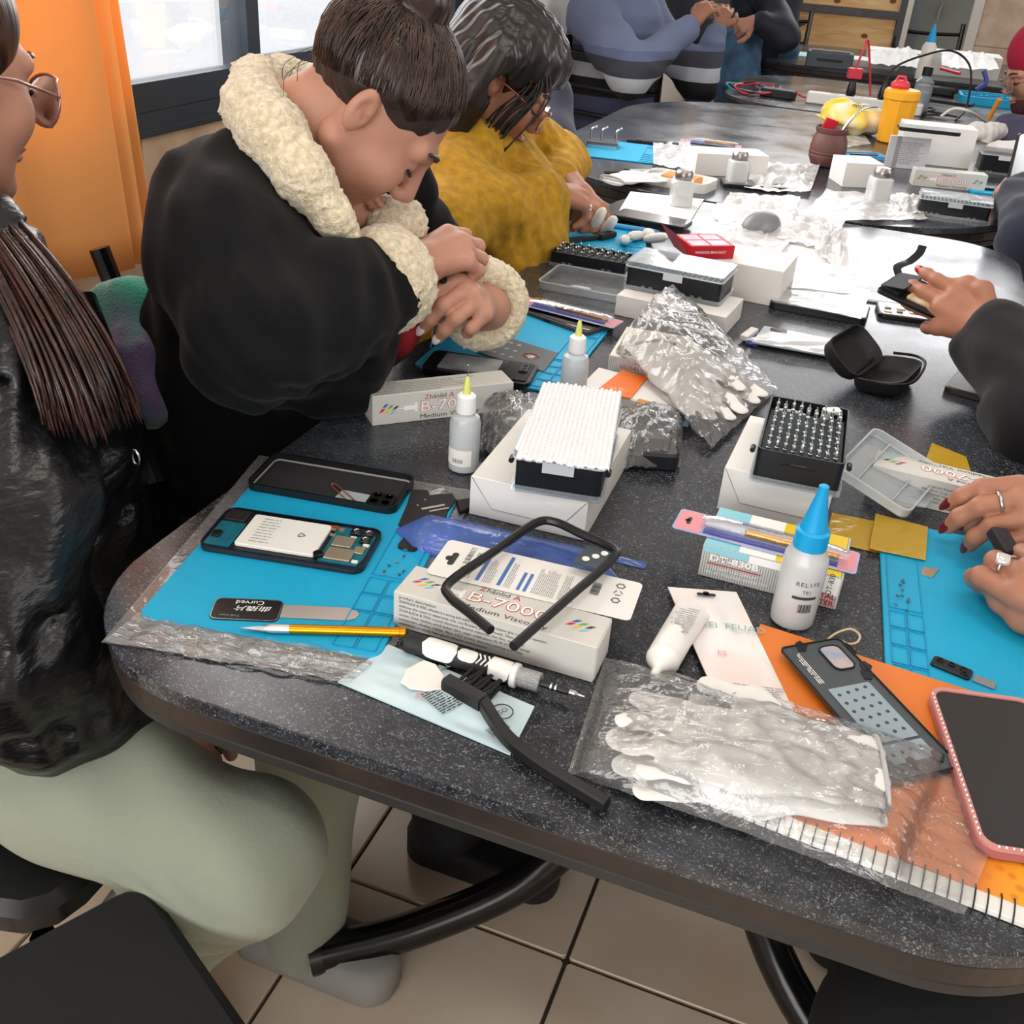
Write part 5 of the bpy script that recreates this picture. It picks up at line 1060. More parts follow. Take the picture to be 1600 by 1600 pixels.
# case with bits and its open lid
a = P(857, 414); bit_case('open bit case beside the mustard sleeve with bits in rows', a, math.radians(0.5), 0.142, 0.070, 0.026, 'open', (9, 4), 'steel screwdriver bit standing in the open case beside the mustard sleeve', True)
a = P(840, 452); t = thing('case_lid', 'clear open case lid lying flat before the far left bit case', 'lid', a, math.radians(-0.5)); L_, W_ = 0.150, 0.112
ob('lid_tray', xf(tray(L_, W_, 0.014, 0.010, 0.0014), (L_/2, W_/2, 0)), M_lid, t); ob('lid_rim', xf(ringf(L_+0.004, W_+0.004, 0.012, 0.003, 0.0135, 0.0150), (-0.002, -0.002, 0)), film('clear_lid_rim', '#f2f7fa', 0.42, 0.08, 0.0, 15, 0.9), t); ob('lid_latch', prism([(0.055, -0.001), (0.095, -0.001), (0.088, 0.010), (0.062, 0.010)], 0.015, 0.0162), film('clear_lid_rim', '#f2f7fa', 0.42, 0.08, 0.0, 15, 0.9), t)
# closed case on white carton
a = P(960, 492); white_box('white carton under the closed clear-lidded bit case', a, math.radians(-4.5), 0.180, 0.108, 0.034, False)
c = P(975, 449, TZ+0.035); bit_case('closed bit case with clear lid on the white carton in mid table', (c.x, c.y, TZ+0.0345), math.radians(-4), 0.158, 0.090, 0.036, 'closed', long_x=True)
a = P(1100, 458); white_box('tall white carton under the red card box', a, math.radians(-4), 0.128, 0.120, 0.062, False)
# red card box resting on the carton
p = P(1103, 408, TZ+0.064); t = thing('red_card_box', 'open red printed card box lying on the white carton', 'box', (p.x-0.012, p.y+0.012, TZ+0.063), math.radians(35)); M_rc = mat('red_card', '#c2202c', 0.45)
ob('carton', box(0.080, 0.075, 0.022, bev=0.0006, loc=(0.02, 0.036, 0)), M_rc, t); ob('open_flap', ([(-0.020, -0.0015, 0.002), (-0.020, 0.0735, 0.002), (-0.050, 0.074, 0.042), (-0.050, 0.0, 0.042), (-0.020, -0.0015, 0.0012), (-0.020, 0.0735, 0.0012), (-0.0492, 0.074, 0.0412), (-0.0492, 0.0, 0.0412)], [(0, 3, 2, 1), (4, 5, 6, 7), (0, 1, 5, 4), (1, 2, 6, 5), (2, 3, 7, 6), (3, 0, 4, 7)]), M_rc, t)
for (i, j) in ((0, 0), (1, 0), (0, 1), (1, 1)): ob('window_print', rect(0.032, 0.028, -0.016+i*0.037, 0.004+j*0.034, 0.0222), mat('pale_pink_print', '#dcc3cf', 0.4, col2='#b9a3bd', vscale=60), t)
text('WIRELESS BRACELET', 0.0062, M_wht, t, (-0.012, -0.0018, 0.011), (PI/2, 0, 0)); ob('gold_star', xf(lathe([(0.006, 0), (0.006, 0.0004)], 5), (-0.0345, 0.030, 0.0225), (0, math.radians(53), 0)), mat('gold_print', '#c9973a', 0.4), t)
# phones at the right
def simple_phone(label, pa, L_, W_, rz, body, top, z=TZ, h=0.009, name='phone'):
    a = P(*pa, z); t = thing(name, label, 'phone', a, rz); ob('body', pr(L_, W_, 0.010, 0, h, 0.0012), body, t); ob('front_glass', pr(L_-0.006, W_-0.006, 0.008, h, h+0.0006, x=0.003, y=0.003), top, t); return t
M_bg = mat('black_glass', '#0a0708', 0.05, spec=0.6, coat=0.5); M_slv = mat('silver_back', '#cfd3d6', 0.25, metal=0.4)
t = simple_phone('black framed silver phone under clear sheets in mid table', (1200, 482), 0.160, 0.078, math.radians(-1), M_blk_pl, M_slv, h=0.012); cb = ob('camera_block', pr(0.030, 0.026, 0.006, 0.0127, 0.0145, 0.0005, x=0.008, y=0.046), M_blk_pl, t)
for k in range(3): ob('lens', lathe([(0.005, 0), (0.005, 0.001), (0.003, 0.0004)], 12, (0.015+0.0085*k, 0.052+0.008*(k % 2), 0.0146)), M_dk, cb)
for pxs, lab, sd, z in ((((1205, 470), (1345, 500), (1360, 455), (1225, 425)), 'clear plastic sheet lying across the silver phone', 3, TZ+0.014), (((1205, 448), (1330, 460), (1330, 420), (1215, 400)), 'clear film behind the silver phone', 6, TZ+0.016)):
    crinkle(pxs, z, 0.004, sd, 'plastic_sheet', lab, 'plastic sheet', film('stiff_clear_sheet', '#f2f2f0', 0.38, 0.15, 0.15, 12, 0.7), 16, 0.001, 4)
t = simple_phone('opened phone showing silver insides next to the raised phone', (1372, 497), 0.110, 0.070, math.radians(8), M_blk_pl, mat('bare_board', '#d6d4cf', 0.3, col2='#8e8b84', vscale=90, metal=0.4), h=0.008)
for (x, y_, s_) in ((0.010, 0.012, 0.012), (0.012, 0.030, 0.010), (0.030, 0.016, 0.010), (0.032, 0.034, 0.014), (0.052, 0.020, 0.012)): ob('chip', pr(s_, s_*0.8, 0.001, 0.0087, 0.0100, x=x, y=y_), M_dk if s_ == 0.010 else M_can, t)
simple_phone('bare silver phone panel lying behind the opened phone', (1338, 470), 0.120, 0.050, math.radians(10), M_slv, mat('pale_panel', '#dedddb', 0.3), h=0.004)
t = thing('phone_back_cover', 'pale blue phone back in clear film before the silver phone', 'phone part', P(1168, 540), math.radians(6)); L_, W_ = 0.170, 0.080
ob('cover', prism([(0.005, 0), (0.155, -0.010), (0.178, 0.060), (0.02, 0.082)], 0.004, 0.008, 0.001), mat('pale_blue_back', '#c2ccd4', 0.25, metal=0.2), t); ob('camera_mark', pr(0.026, 0.014, 0.004, 0.0082, 0.0092, x=0.030, y=0.060), M_blk_pl, t)
ob('film_wrap', sheet([(-0.004, -0.012), (0.162, -0.022), (0.186, 0.064), (0.030, 0.050)], 14, 10, lambda u, v: 0.011+0.006*abs(vnoise(u*5, v*4, 6))), film('stiff_clear_sheet', '#f2f2f0', 0.38, 0.15, 0.15, 12, 0.7), t, smooth=True); ob('blue_flap', prism([(-0.004, 0.002), (0.014, -0.004), (0.022, 0.040), (0.004, 0.046)], 0.001, 0.0035), mat('deep_blue_print', '#3b479e', 0.5), t); ob('white_flap', prism([(-0.014, 0.012), (-0.002, 0.006), (0.012, 0.052), (0.000, 0.056)], 0.0036, 0.012, 0.001), M_card, t)
for k in range(5): ob('label_row', rect(0.010, 0.006, 0.075+k*0.014, 0.052-k*0.001, 0.0083), M_wht, t)
# open black shell case: two hinged cups
p = P(1345, 625); t = thing('earphone_case', 'open black zipped hard case with white tag beside the bit case', 'case', p, 0.0); M_hc = mat('black_case_cloth', '#17171a', 0.6, bump=0.2, bscale=300)
def cup(w, d, h, n=20):
    outer = rrect(w, d, min(w, d)*0.36, 6); r = [[(x*0.80, y*0.80, 0) for x, y in outer], [(x*0.95, y*0.95, h*0.35) for x, y in outer], [(x, y, h) for x, y in outer], [(x*0.94, y*0.94, h) for x, y in outer], [(x*0.86, y*0.86, h*0.4) for x, y in outer], [(x*0.70, y*0.70, h*0.18) for x, y in outer]]
    return loft(r)
ob('lower_shell', xf(cup(0.072, 0.125, 0.024), (0.030, 0.072, 0.002), (0, math.radians(-8), -0.25)), M_hc, t, smooth=True, angle=50); ob('upper_shell', xf(cup(0.066, 0.125, 0.022), (-0.034, 0.084, 0.026), (0.0, math.radians(38), -0.30)), M_hc, t, smooth=True, angle=50)
ob('zip_edge', tube(smooth_path([(0.002, 0.008, 0.026), (0.030, 0.004, 0.028), (0.058, 0.020, 0.030), (0.070, 0.060, 0.032), (0.074, 0.110, 0.032), (0.060, 0.136, 0.030), (0.030, 0.140, 0.027)], 5), 0.0022, 6), M_blk_pl, t, smooth=True)
ob('white_tag', xf(ringf(0.022, 0.014, 0.001, 0.0024, 0, 0.0012), (0.010, 0.030, 0.0085), (0, -0.1, 0.35)), M_wpl, t)
# glossy dark thing under the black sleeve
t = simple_phone('dark framed phone half covered by the black sleeve at the right edge', (1472, 612), 0.080, 0.150, math.radians(-14), mat('dark_bronze', '#3e3a38', 0.3, metal=0.5), mat('grey_glass', '#8f9292', 0.1, metal=0.2))

# ------------------------------------------------------------------ far end of the near table
make_mat('blue silicone mat at the far end under the mustard sleeved hands', (P(838, 398).x+0.005, P(838, 398).y-0.002, TZ), math.radians(14), 0.20, 0.26)
t = simple_phone('dark phone lying on a blue mat edge beside the mustard sleeved hands', (955, 342), 0.158, 0.072, math.radians(-5), M_blk_pl, mat('smoky_glass', '#5b5a5c', 0.12), z=TZ+0.006, h=0.009)
a, y, _ = two((930, 348), (1088, 372), TZ+0.008); t = thing('blue_pen_tool', 'blue pen shaped tool in front of the dark phone at the far end', 'tool', (a.x, a.y, TZ+0.0085), y-0.02); ob('barrel', lx([(0.002, 0), (0.005, 0.004), (0.0055, 0.12), (0.0035, 0.135)], 14), mat('mid_blue_plastic', '#3f97cf', 0.35), t, smooth=True); ob('tip', lx([(0.003, 0.1351), (0.0012, 0.150)], 10), M_dk, t, smooth=True)
a, y, _ = two((872, 382), (1010, 362), TZ+0.006); t = thing('black_brush', 'black handled brush on the far blue mat', 'brush', (a.x, a.y, TZ+0.0095), y); ob('handle', sqtube([Vector((0, 0, 0)), Vector((0.05, 0.003, 0)), Vector((0.10, 0, 0))], 0.009, 0.009), M_blkm, t); ob('brush_head', xf(box(0.045, 0.016, 0.012, bev=0.002), (0.122, 0, -0.005), (0, 0, 0.15)), M_blkm, t)
for k in range(10): x = 0.104+0.004*k; ob('bristle_tuft', tube([(x, 0.008, 0), (x, 0.020, 0.002)], 0.0015, 5), mat('bristle_black', '#100f10', 0.7), t)
for i, (x, y_, rz, rx_, lab) in enumerate(((930, 366, 1.2, 0.9, 'upright white finger cot at the left of the far pile'), (948, 372, 0.8, 0.7, 'large white finger cot leaning behind the bit case'), (975, 385, 0.2, 0.2, 'white finger cot lying behind the closed bit case'), (995, 378, -0.2, 0.15, 'flat white finger cot in the middle of the pile'), (1012, 374, 0.4, 0.15, 'white finger cot near the far blue mat edge'), (1020, 384, 1.0, 0.3, 'small white finger cot next to the red card box'))):
    p = P(x, y_); o = ob('finger_cot', xf(lathe([(0.003, -0.019), (0.008, -0.015), (0.0105, -0.004), (0.0105, 0.012), (0.0085, 0.019), (0.004, 0.0225)], 16), (0, 0, 0.011+0.020*rx_), (PI/2*(1-rx_*0.8), 0, 0), (1, 1, 1.6)), mat('off_white_rubber', '#dcdad4', 0.6), loc=p, rot=(0, 0, rz), smooth=True); o.scale = (1, 1, 0.9); tag(o, lab, 'finger cot', 'white rubber finger cots')
# white papers, cartons, shakers
def shaker(label, px, s=1.0, z=TZ):
    p = P(*px, z); t = thing('glass_shaker', label, 'shaker', p, 0.4, 'glass shakers with steel tops')
    ob('jar', prism(rrect(0.048*s, 0.048*s, 0.010, 4), 0, 0.060*s, 0.004), film('shaker_glass', '#f8fafb', 0.55, 0.05, 0.0, 10, 1.0), t); ob('contents', prism(rrect(0.040*s, 0.040*s, 0.008, 4), 0.003, 0.052*s, 0.002), mat('salt_white', '#f4f3f0', 0.8), t)
    ob('steel_top', lathe([(0.019*s, 0.0601*s), (0.020*s, 0.063*s), (0.020*s, 0.074*s), (0.016*s, 0.080*s), (0.004*s, 0.082*s)], 20), mat('brushed_top', '#9d9a98', 0.3, metal=0.9), t, smooth=True); return t
shaker('square glass shaker with steel top nearest the mustard sleeve', (1062, 322), 1.0)
white_sheets = [(((958, 345), (1075, 352), (1100, 312), (985, 300)), 'white sheet of paper behind the dark phone'), (((1090, 365), (1200, 385), (1240, 330), (1120, 318)), 'white paper beside the grey computer mouse'), (((1180, 400), (1330, 430), (1320, 365), (1200, 345)), 'white printed sheet right of the red card box')]
for k, (pxs, lab) in enumerate(white_sheets): crinkle(pxs, TZ+0.0006, 0.003, 40+k, 'paper_sheet', lab, 'paper', mat('white_paper', '#f3f2f0', 0.7), 14, 0.0008, 3, 'white papers on the tables')
for k, (pxs, lab, amp) in enumerate(((((1095, 390), (1215, 405), (1260, 345), (1140, 320)), 'loose clear bag heaped behind the red card box', 0.020), (((1200, 372), (1290, 395), (1320, 350), (1225, 325)), 'loose white bag heaped right of the grey mouse', 0.028), (((1270, 395), (1310, 432), (1325, 372), (1300, 352)), 'torn clear wrapper standing up on the empty part of the table', 0.040))):
    crinkle(pxs, TZ+0.003, amp, 60+k, 'plastic_bag', lab, 'plastic bag', film('milky_bag', '#ffffff', 0.55, 0.2, 0.5, 20, 0.7), 26, 0.002, 5, 'loose bags at the far end')
p = P(1186, 366); t = thing('computer_mouse', 'grey and black computer mouse among the white papers', 'mouse', (p.x, p.y+0.01, TZ), 1.1); s = Sdf(0.004); s.ell((0, 0, 0.010), (0.056, 0.033, 0.036), k=0.01).plane((0, 0, 0.001), (0, 0, -1)); ob('mouse_body', s.build(), mat('mouse_grey', '#7d8084', 0.35), t, smooth=True, angle=None); ob('mouse_side', xf(ball((0, 0, 0.008), (0.0565, 0.032, 0.012), 20, 8)), M_blkm, t, smooth=True)
# raised flex cable standing near the held phone
lp = [P(1405, 432), P(1402, 418, TZ+0.01), P(1412, 412, TZ+0.014), P(1422, 408, TZ+0.016), P(1436, 396, TZ+0.028), P(1442, 384, TZ+0.04)]; o = ob('flex_ribbon', tube([p-lp[0] for p in smooth_path(lp, 4)], 0.008, 8, flat=0.12), M_blk_pl, loc=lp[0], smooth=True); tag(o, 'curled black flex ribbon standing on the table by the raised phone', 'phone part')
# ------------------------------------------------------------------ second and further tables
t = make_mat('blue silicone mat on the left end of the oval table', (P(905, 244).x, P(905, 244).y, TZ), math.radians(8), 0.20, 0.25)
p = P(918, 228, MZ); t = thing('phone_holder', 'grey metal phone holder frame standing on the oval table mat', 'holder', p, 0.2); ob('base_block', box(0.085, 0.055, 0.016, bev=0.002, loc=(0.04, 0.02, 0)), mat('gunmetal', '#6c7074', 0.35, metal=0.6), t)
for x in (0.005, 0.035, 0.075): ob('clamp_rod', tube(smooth_path([(x, 0.02, 0.016), (x, 0.022, 0.04), (x+0.008, 0.03, 0.046), (x+0.012, 0.045, 0.046)], 4), 0.003, 8), M_steel, t, smooth=True)
ob('front_rail', box(0.085, 0.008, 0.008, loc=(0.04, -0.012, 0)), M_steel, t)
a, y, _ = two((982, 222), (1060, 225), TZ); t = thing('black_tool_roll', 'black flat tool lying at the back of the oval table mat', 'tool', (a.x, a.y, TZ), y-0.3); ob('strap', box(0.15, 0.03, 0.010, r=0.005, bev=0.002, loc=(0.07, 0, 0)), M_blkm, t); ob('buckle', box(0.02, 0.034, 0.012, bev=0.002, loc=(0.03, 0, 0)), M_dk, t)
a, y, _ = two((1062, 222), (1148, 228), TZ); knife_blister('packaged craft knife at the back of the oval table', a, y-0.25, TZ+0.002)
crinkle([(1020, 262), (1085, 268), (1078, 225), (1020, 226)], TZ+0.002, 0.02, 71, 'plastic_bag', 'folded clear packet on the oval table beside the white carton', 'plastic bag', film('milky_bag', '#ffffff', 0.55, 0.2, 0.5, 20, 0.7), 20, 0.002, 5, 'loose bags on the oval table')
a = P(1085, 274); white_box('white carton with printed front on the oval table behind a shaker', a, math.radians(28), 0.19, 0.09, 0.055, False)
shaker('square glass shaker before the white carton on the oval table', (1149, 288), 1.0)
shaker('square glass shaker in front of the folded white carton on the oval table', (1368, 318), 1.05)
a, y, _ = two((945, 272), (1035, 268), TZ+0.01); t = thing('precision_screwdriver', 'dark screwdriver with grey grip on the left end of the oval table', 'screwdriver', (a.x, a.y, TZ+0.012), y-0.2)
ob('handle', lx([(0.006, 0.05), (0.0105, 0.055), (0.0105, 0.13), (0.008, 0.14)]), mat('grey_grip', '#a5a8aa', 0.4), t, smooth=True); ob('shaft', lx([(0.005, 0), (0.006, 0.05)]), M_dk, t, smooth=True); ob('collar', lx([(0.0115, 0.052), (0.0115, 0.062)]), M_blk_pl, t)
M4 = place((955, 282), (1040, 268), TZ+0.014); glove('white knit glove lying on the left end of the oval table', M4, 15, True)
a, y, _ = two((1018, 292), (1120, 312), TZ); t = thing('clear_tool_case', 'white edged clear tool case lying open on the oval table edge', 'case', (a.x-0.04, a.y+0.03, TZ), y); ob('tray', xf(tray(0.17, 0.10, 0.022, 0.02, 0.003), (0.085, 0.05, 0)), M_wpl, t); ob('tan_tool', box(0.09, 0.05, 0.02, bev=0.003, loc=(0.09, 0.05, 0.004)), mat('tan_print', '#c88a4a', 0.6), t)
t = simple_phone('phone lying flat on the oval table beside the shaker', (1130, 293), 0.16, 0.075, math.radians(18), M_blk_pl, mat('smoky_glass', '#5b5a5c', 0.12))
for k, (pxs, lab, amp) in enumerate(((((1160, 300), (1265, 305), (1280, 262), (1180, 258)), 'crumpled white paper towel on the oval table', 0.030), (((1110, 345), (1235, 365), (1250, 310), (1140, 305)), 'white wrapper heaped at the near rim of the oval table', 0.020), (((1240, 352), (1450, 345), (1420, 310), (1290, 300)), 'clear bag spread across the near rim of the oval table', 0.018), (((1390, 340), (1460, 335), (1450, 315), (1400, 305)), 'crumpled clear wrapper beside the white lidded bit case', 0.030))):
    crinkle(pxs, TZ+0.002, amp, 80+k, 'plastic_bag' if 'bag' in lab or 'wrapper' in lab else 'paper_towel', lab, 'plastic bag' if 'towel' not in lab else 'paper', film('milky_bag', '#ffffff', 0.55, 0.2, 0.5, 20, 0.7), 26, 0.002, 6, 'loose wrapping on the oval table')
a = P(1315, 292); white_box('white carton with raised lid beside the clay mate cup', a, math.radians(25), 0.10, 0.10, 0.060, False)
# mate cup: turned clay gourd with steel straw
p = P(1287, 262); t = thing('mate_cup', 'round brown clay mate cup with steel straw on the oval table', 'cup', (p.x, p.y+0.02, TZ)); M_clay = mat('brown_clay', '#6a4540', 0.55, var=0.2, vscale=15)
ob('cup_body', lathe([(0.028, 0), (0.040, 0.006), (0.050, 0.028), (0.050, 0.031), (0.0485, 0.033), (0.051, 0.040), (0.049, 0.042), (0.050, 0.050), (0.047, 0.070), (0.040, 0.088), (0.043, 0.093), (0.044, 0.103), (0.041, 0.104), (0.037, 0.096)], 32), M_clay, t, smooth=True)
ob('herb_fill', lathe([(0.0375, 0.090), (0.036, 0.094)], 24), mat('yerba', '#8a8a5a', 0.9, bump=0.5, bscale=300), t); ob('straw', tube(smooth_path([(0.01, 0.0, 0.06), (0.032, 0.012, 0.108), (0.055, 0.03, 0.145), (0.075, 0.045, 0.158), (0.10, 0.06, 0.163)], 5), 0.0042, 10), M_steel, t, smooth=True)
ob('red_wrapper', xf(box(0.036, 0.008, 0.030, r=0.003, bev=0.001), (-0.014, 0.012, 0.094), (0.2, 0.25, 0.4)), mat('red_foil', '#d02a3c', 0.4), t)
# yellow lidded jar, snack bag
p = P(1392, 222); t = thing('yellow_canister', 'yellow faceted canister with red stopper on the oval table', 'canister', (p.x, p.y, TZ)); M_yj = mat('yellow_jar_plastic', '#f0a924', 0.4)
ob('canister_body', lathe([(0.040, 0), (0.046, 0.004), (0.052, 0.125), (0.052, 0.128)], 8), M_yj, t); ob('collar', lathe([(0.053, 0.1281), (0.055, 0.130), (0.055, 0.150), (0.050, 0.156), (0.040, 0.158)], 24), M_yj, t, smooth=True)
ob('stopper', xf(ball((0, 0, 0), (0.030, 0.030, 0.016), 16, 8), (-0.012, 0.01, 0.166)), mat('red_stopper', '#d23a4a', 0.4), t, smooth=True); ob('stopper_grip', tube([(-0.03, 0.01, 0.172), (-0.022, 0.01, 0.190), (-0.004, 0.01, 0.190), (0.004, 0.01, 0.172)], 0.005, 8), mat('red_stopper', '#d23a4a', 0.4), t, smooth=True)
p = P(1335, 214); t = thing('snack_bag', 'yellow and white printed biscuit bag beside the yellow canister', 'packet', (p.x, p.y+0.06, TZ), 0.45); s = Sdf(0.006); s.ell((0, 0, 0.045), (0.105, 0.075, 0.045), k=0.01).ell((-0.06, 0.03, 0.055), (0.05, 0.06, 0.04), k=0.03).plane((0, 0, 0.001), (0, 0, -1)); g = s.build(noise=folds(0.008, 48, 3))
ob('bag_body', g, mat('yellow_bag_print', '#f0d21e', 0.3, col2='#f4efe2', vscale=12, detail=1, bump=0.3, bscale=40), t, smooth=True, angle=None); text('dlicias', 0.036, M_ink, t, (-0.05, -0.035, 0.092), (0.35, 0, 0)); ob('crimp_seal', xf(box(0.02, 0.12, 0.004, bev=0.001), (-0.112, 0.01, 0.04)), mat('yellow_seal', '#f0d21e', 0.3), t)
# photo print and blue tray between cup and cartons
c, pts = wpoly([(1318, 232), (1360, 225), (1348, 208), (1312, 215)]); tag(ob('photo_card', prism(pts, 0, 0.002), mat('grey_photo', '#8d8f88', 0.3, col2='#d7d8d4', vscale=25), loc=c), 'small grey glossy card beside the clay mate cup', 'card')
a = P(1325, 248); t = thing('blue_tray', 'light blue plastic tray lying behind the clay mate cup', 'tray', a, math.radians(28)); ob('tray', xf(tray(0.12, 0.06, 0.010, 0.01, 0.003), (0.06, 0.03, 0)), mat('light_blue_plastic', '#5fa9d6', 0.4), t); ob('tray_tool', box(0.08, 0.012, 0.006, bev=0.001, loc=(0.06, 0.03, 0.0035)), M_dk, t)
# cartons on the right of the oval table
a = P(1388, 256); white_box('tall white carton standing behind the grey glue carton on the oval table', a + Vector((0.02, 0.05, 0)), math.radians(10), 0.20, 0.09, 0.105, False)
a, y = P(1385, 262), math.radians(14); t = thing('instruction_booklet', 'grey printed booklet standing against the white cartons', 'booklet', a + Vector((-0.008, 0.012, 0)), y); ob('cover', box(0.110, 0.012, 0.085, bev=0.001, loc=(0.055, 0, 0)), mat('pale_grey_card', '#cfccd2', 0.5), t); ob('printed_text', xf(greek(0.075, 0.06, 12, 5), (0.028, -0.0065, 0.012), (PI/2, 0, 0)), M_grey, t); ob('spine_band', rect(0.012, 0.085), M_grey, t, (0.018, -0.0063, 0), (PI/2, 0, 0))
glue_box('grey B-7000 glue carton standing on the right of the oval table', P(1425, 290), math.radians(14), 0.184, 0.04, 0.042, 'front')
a = P(1432, 335); bit_case('closed white-lidded bit case on the right of the oval table', a, math.radians(2), 0.158, 0.085, 0.036, 'closed', long_x=True)
a = P(1545, 275); bit_case('closed bit case under a gloved hand at the right end of the oval table', a + Vector((-0.03, 0.03, 0)), math.radians(5), 0.120, 0.085, 0.05, 'closed', long_x=True)
a = P(1512, 300); t = thing('blue_mat_piece', 'light blue tray mat poking out beside the navy sleeve', 'mat', a + Vector((0, 0.03, 0)), 0.2); ob('tray', xf(tray(0.09, 0.10, 0.006, 0.01, 0.004), (0.045, 0.0, 0)), M_mat, t); ob('tray_part', box(0.04, 0.03, 0.004, bev=0.001, loc=(0.05, 0.01, 0.0065)), M_dk, t)
t = simple_phone('black phone resting on the tall white carton of the oval table', (1405, 204), 0.16, 0.07, math.radians(8), M_blk_pl, mat('grey_glass2', '#6f7276', 0.2), z=TZ+0.108)
t.location = t.location + Vector((0.0, 0.0, 0))
# third table: power strip, meter, leads, blue tray, bottle
p = P(1280, 162); t = thing('power_strip', 'white power strip with plugs on the third table', 'power strip', (p.x, p.y, TZ), math.radians(0)); ob('strip_body', box(0.42, 0.05, 0.04, r=0.012, bev=0.004, loc=(0.16, 0.0, 0)), M_wpl, t)
for k in range(4): ob('socket', lathe([(0.016, 0), (0.016, 0.001), (0.014, 0.0004)], 16, (0.05+k*0.09, 0, 0.0400)), mat('socket_grey', '#c4c3c0', 0.5), t)
for (x, mt, lab, top) in ((0.105, mat('red_stopper', '#d23a4a', 0.4), 'red and black charger plug standing in the power strip', True), (0.22, M_blk_pl, 'black plug with cable standing in the power strip', False)):
    q = Vector((p.x+x, p.y, TZ+0.0405)); u = thing('mains_plug', lab, 'plug', q)
    ob('plug_body', lathe([(0.016, 0), (0.018, 0.01), (0.014, 0.04), (0.006, 0.06)], 14), M_blk_pl, u, smooth=True)
    if top: ob('adapter_block', xf(box(0.05, 0.04, 0.035, r=0.006, bev=0.002), (0, 0, 0.060), (0, 0, 0.3)), mt, u); ob('lead', tube(smooth_path([(0, 0, 0.095), (0.01, 0, 0.15), (0.02, 0.02, 0.19), (0.05, 0.05, 0.08), (0.07, 0.05, 0.0)], 6), 0.004, 8), mat('red_stopper', '#d23a4a', 0.4), u, smooth=True)
    else: ob('lead', tube(smooth_path([(0, 0, 0.06), (0.02, 0.03, 0.11), (0.10, 0.10, 0.15), (0.20, 0.20, 0.17), (0.28, 0.2, 0.12), (0.30, 0.10, 0.0), (0.27, -0.05, -0.035)], 6), 0.004, 8), M_blkm, u, smooth=True)
p = P(1215, 152); t = thing('multimeter', 'small dark multimeter with coiled red leads on the third table', 'multimeter', (p.x, p.y, TZ), -0.15); ob('meter_body', box(0.13, 0.07, 0.03, r=0.01, bev=0.004), M_blkm, t); ob('display', rect(0.05, 0.03, -0.02, -0.01, 0.0303), mat('lcd_grey', '#8a938c', 0.2), t)
rnd = random.Random(4)
for k, (nm, mt) in enumerate((('red_lead', mat('red_wire', '#d02438', 0.4)), ('black_lead', M_blkm), ('teal_lead', mat('teal_wire', '#1b93a6', 0.4)))):
    pts_ = []
    for i in range(16): a_ = i*0.95; pts_.append((-0.14+0.075*math.cos(a_)+rnd.uniform(-0.03, 0.03)+0.004*i, 0.04+0.10*math.sin(a_)+rnd.uniform(-0.03, 0.03), 0.008+0.004*(i % 5)))
    ob(nm, tube(smooth_path(pts_, 6), 0.0035, 7), mt, t, smooth=True)
ob('red_lead', tube(smooth_path([(0.06, 0.02, 0.02), (0.12, 0.03, 0.006), (0.2, 0.01, 0.005), (0.24, 0.0, 0.005)], 5), 0.0035, 7), mat('red_wire', '#d02438', 0.4), t, smooth=True)
p = P(1433, 178); t = thing('spray_bottle', 'clear bottle of blue liquid with black cap on the third table', 'bottle', (p.x, p.y+0.02, TZ)); ob('bottle_body', lathe([(0.03, 0), (0.033, 0.004), (0.033, 0.11), (0.014, 0.125), (0.014, 0.13)], 20), film('bottle_clear', '#eef4f6', 0.2, 0.05, 0, 10, 0.9), t, smooth=True); ob('liquid', lathe([(0.029, 0.003), (0.031, 0.006), (0.031, 0.075)], 20), mat('blue_liquid', '#8fb6cf', 0.2, alpha=0.7), t, smooth=True); ob('cap', lathe([(0.018, 0.1301), (0.018, 0.16), (0.015, 0.162)], 16), M_blk_pl, t, smooth=True)
p = P(1505, 160); t = thing('blue_tool_tray', 'bright blue moulded tool tray on the third table before the red cap', 'tray', (p.x, p.y, TZ), 0.05); ob('tray', xf(tray(0.36, 0.20, 0.03, 0.03, 0.012), (0.16, 0.06, 0)), M_mat, t)
for k in range(4): ob('well_ring', lathe([(0.035, 0.012), (0.035, 0.026), (0.030, 0.026), (0.030, 0.012)], 18, (0.04+0.08*k, 0.08, 0)), M_rib, t)
simple_phone('dark phone lying in front of the blue tool tray', (1448, 158), 0.17, 0.08, math.radians(-12), M_blk_pl, mat('smoky_glass', '#5b5a5c', 0.12)); p = P(1460, 147); o = ob('wallet', box(0.16, 0.08, 0.03, r=0.015, bev=0.006), M_blkm, loc=p, rot=(0, 0, -0.1)); tag(o, 'black pouch lying left of the blue tool tray', 'pouch')
lp = [P(1425, 168), P(1460, 172, TZ+0.01), P(1440, 180, TZ+0.004), P(1480, 182, TZ+0.01), P(1450, 176, TZ+0.01), P(1500, 186, TZ+0.003)]; o = ob('tangled_cable', tube([q-lp[0]+Vector((0, 0, 0.005)) for q in smooth_path(lp, 6)], 0.004, 7), M_blkm, loc=lp[0], smooth=True); tag(o, 'tangled black cable behind the yellow canister', 'cable')
lp = [P(1470, 182, TZ+0.02), P(1490, 170, TZ+0.05), P(1515, 174, TZ+0.05), P(1540, 190, TZ+0.01)]; o = ob('white_cable', tube([q-lp[0] for q in smooth_path(lp, 6)], 0.005, 8), M_wpl, loc=lp[0], smooth=True); tag(o, 'white cable arching over the gloved hand with the orange stick', 'cable')
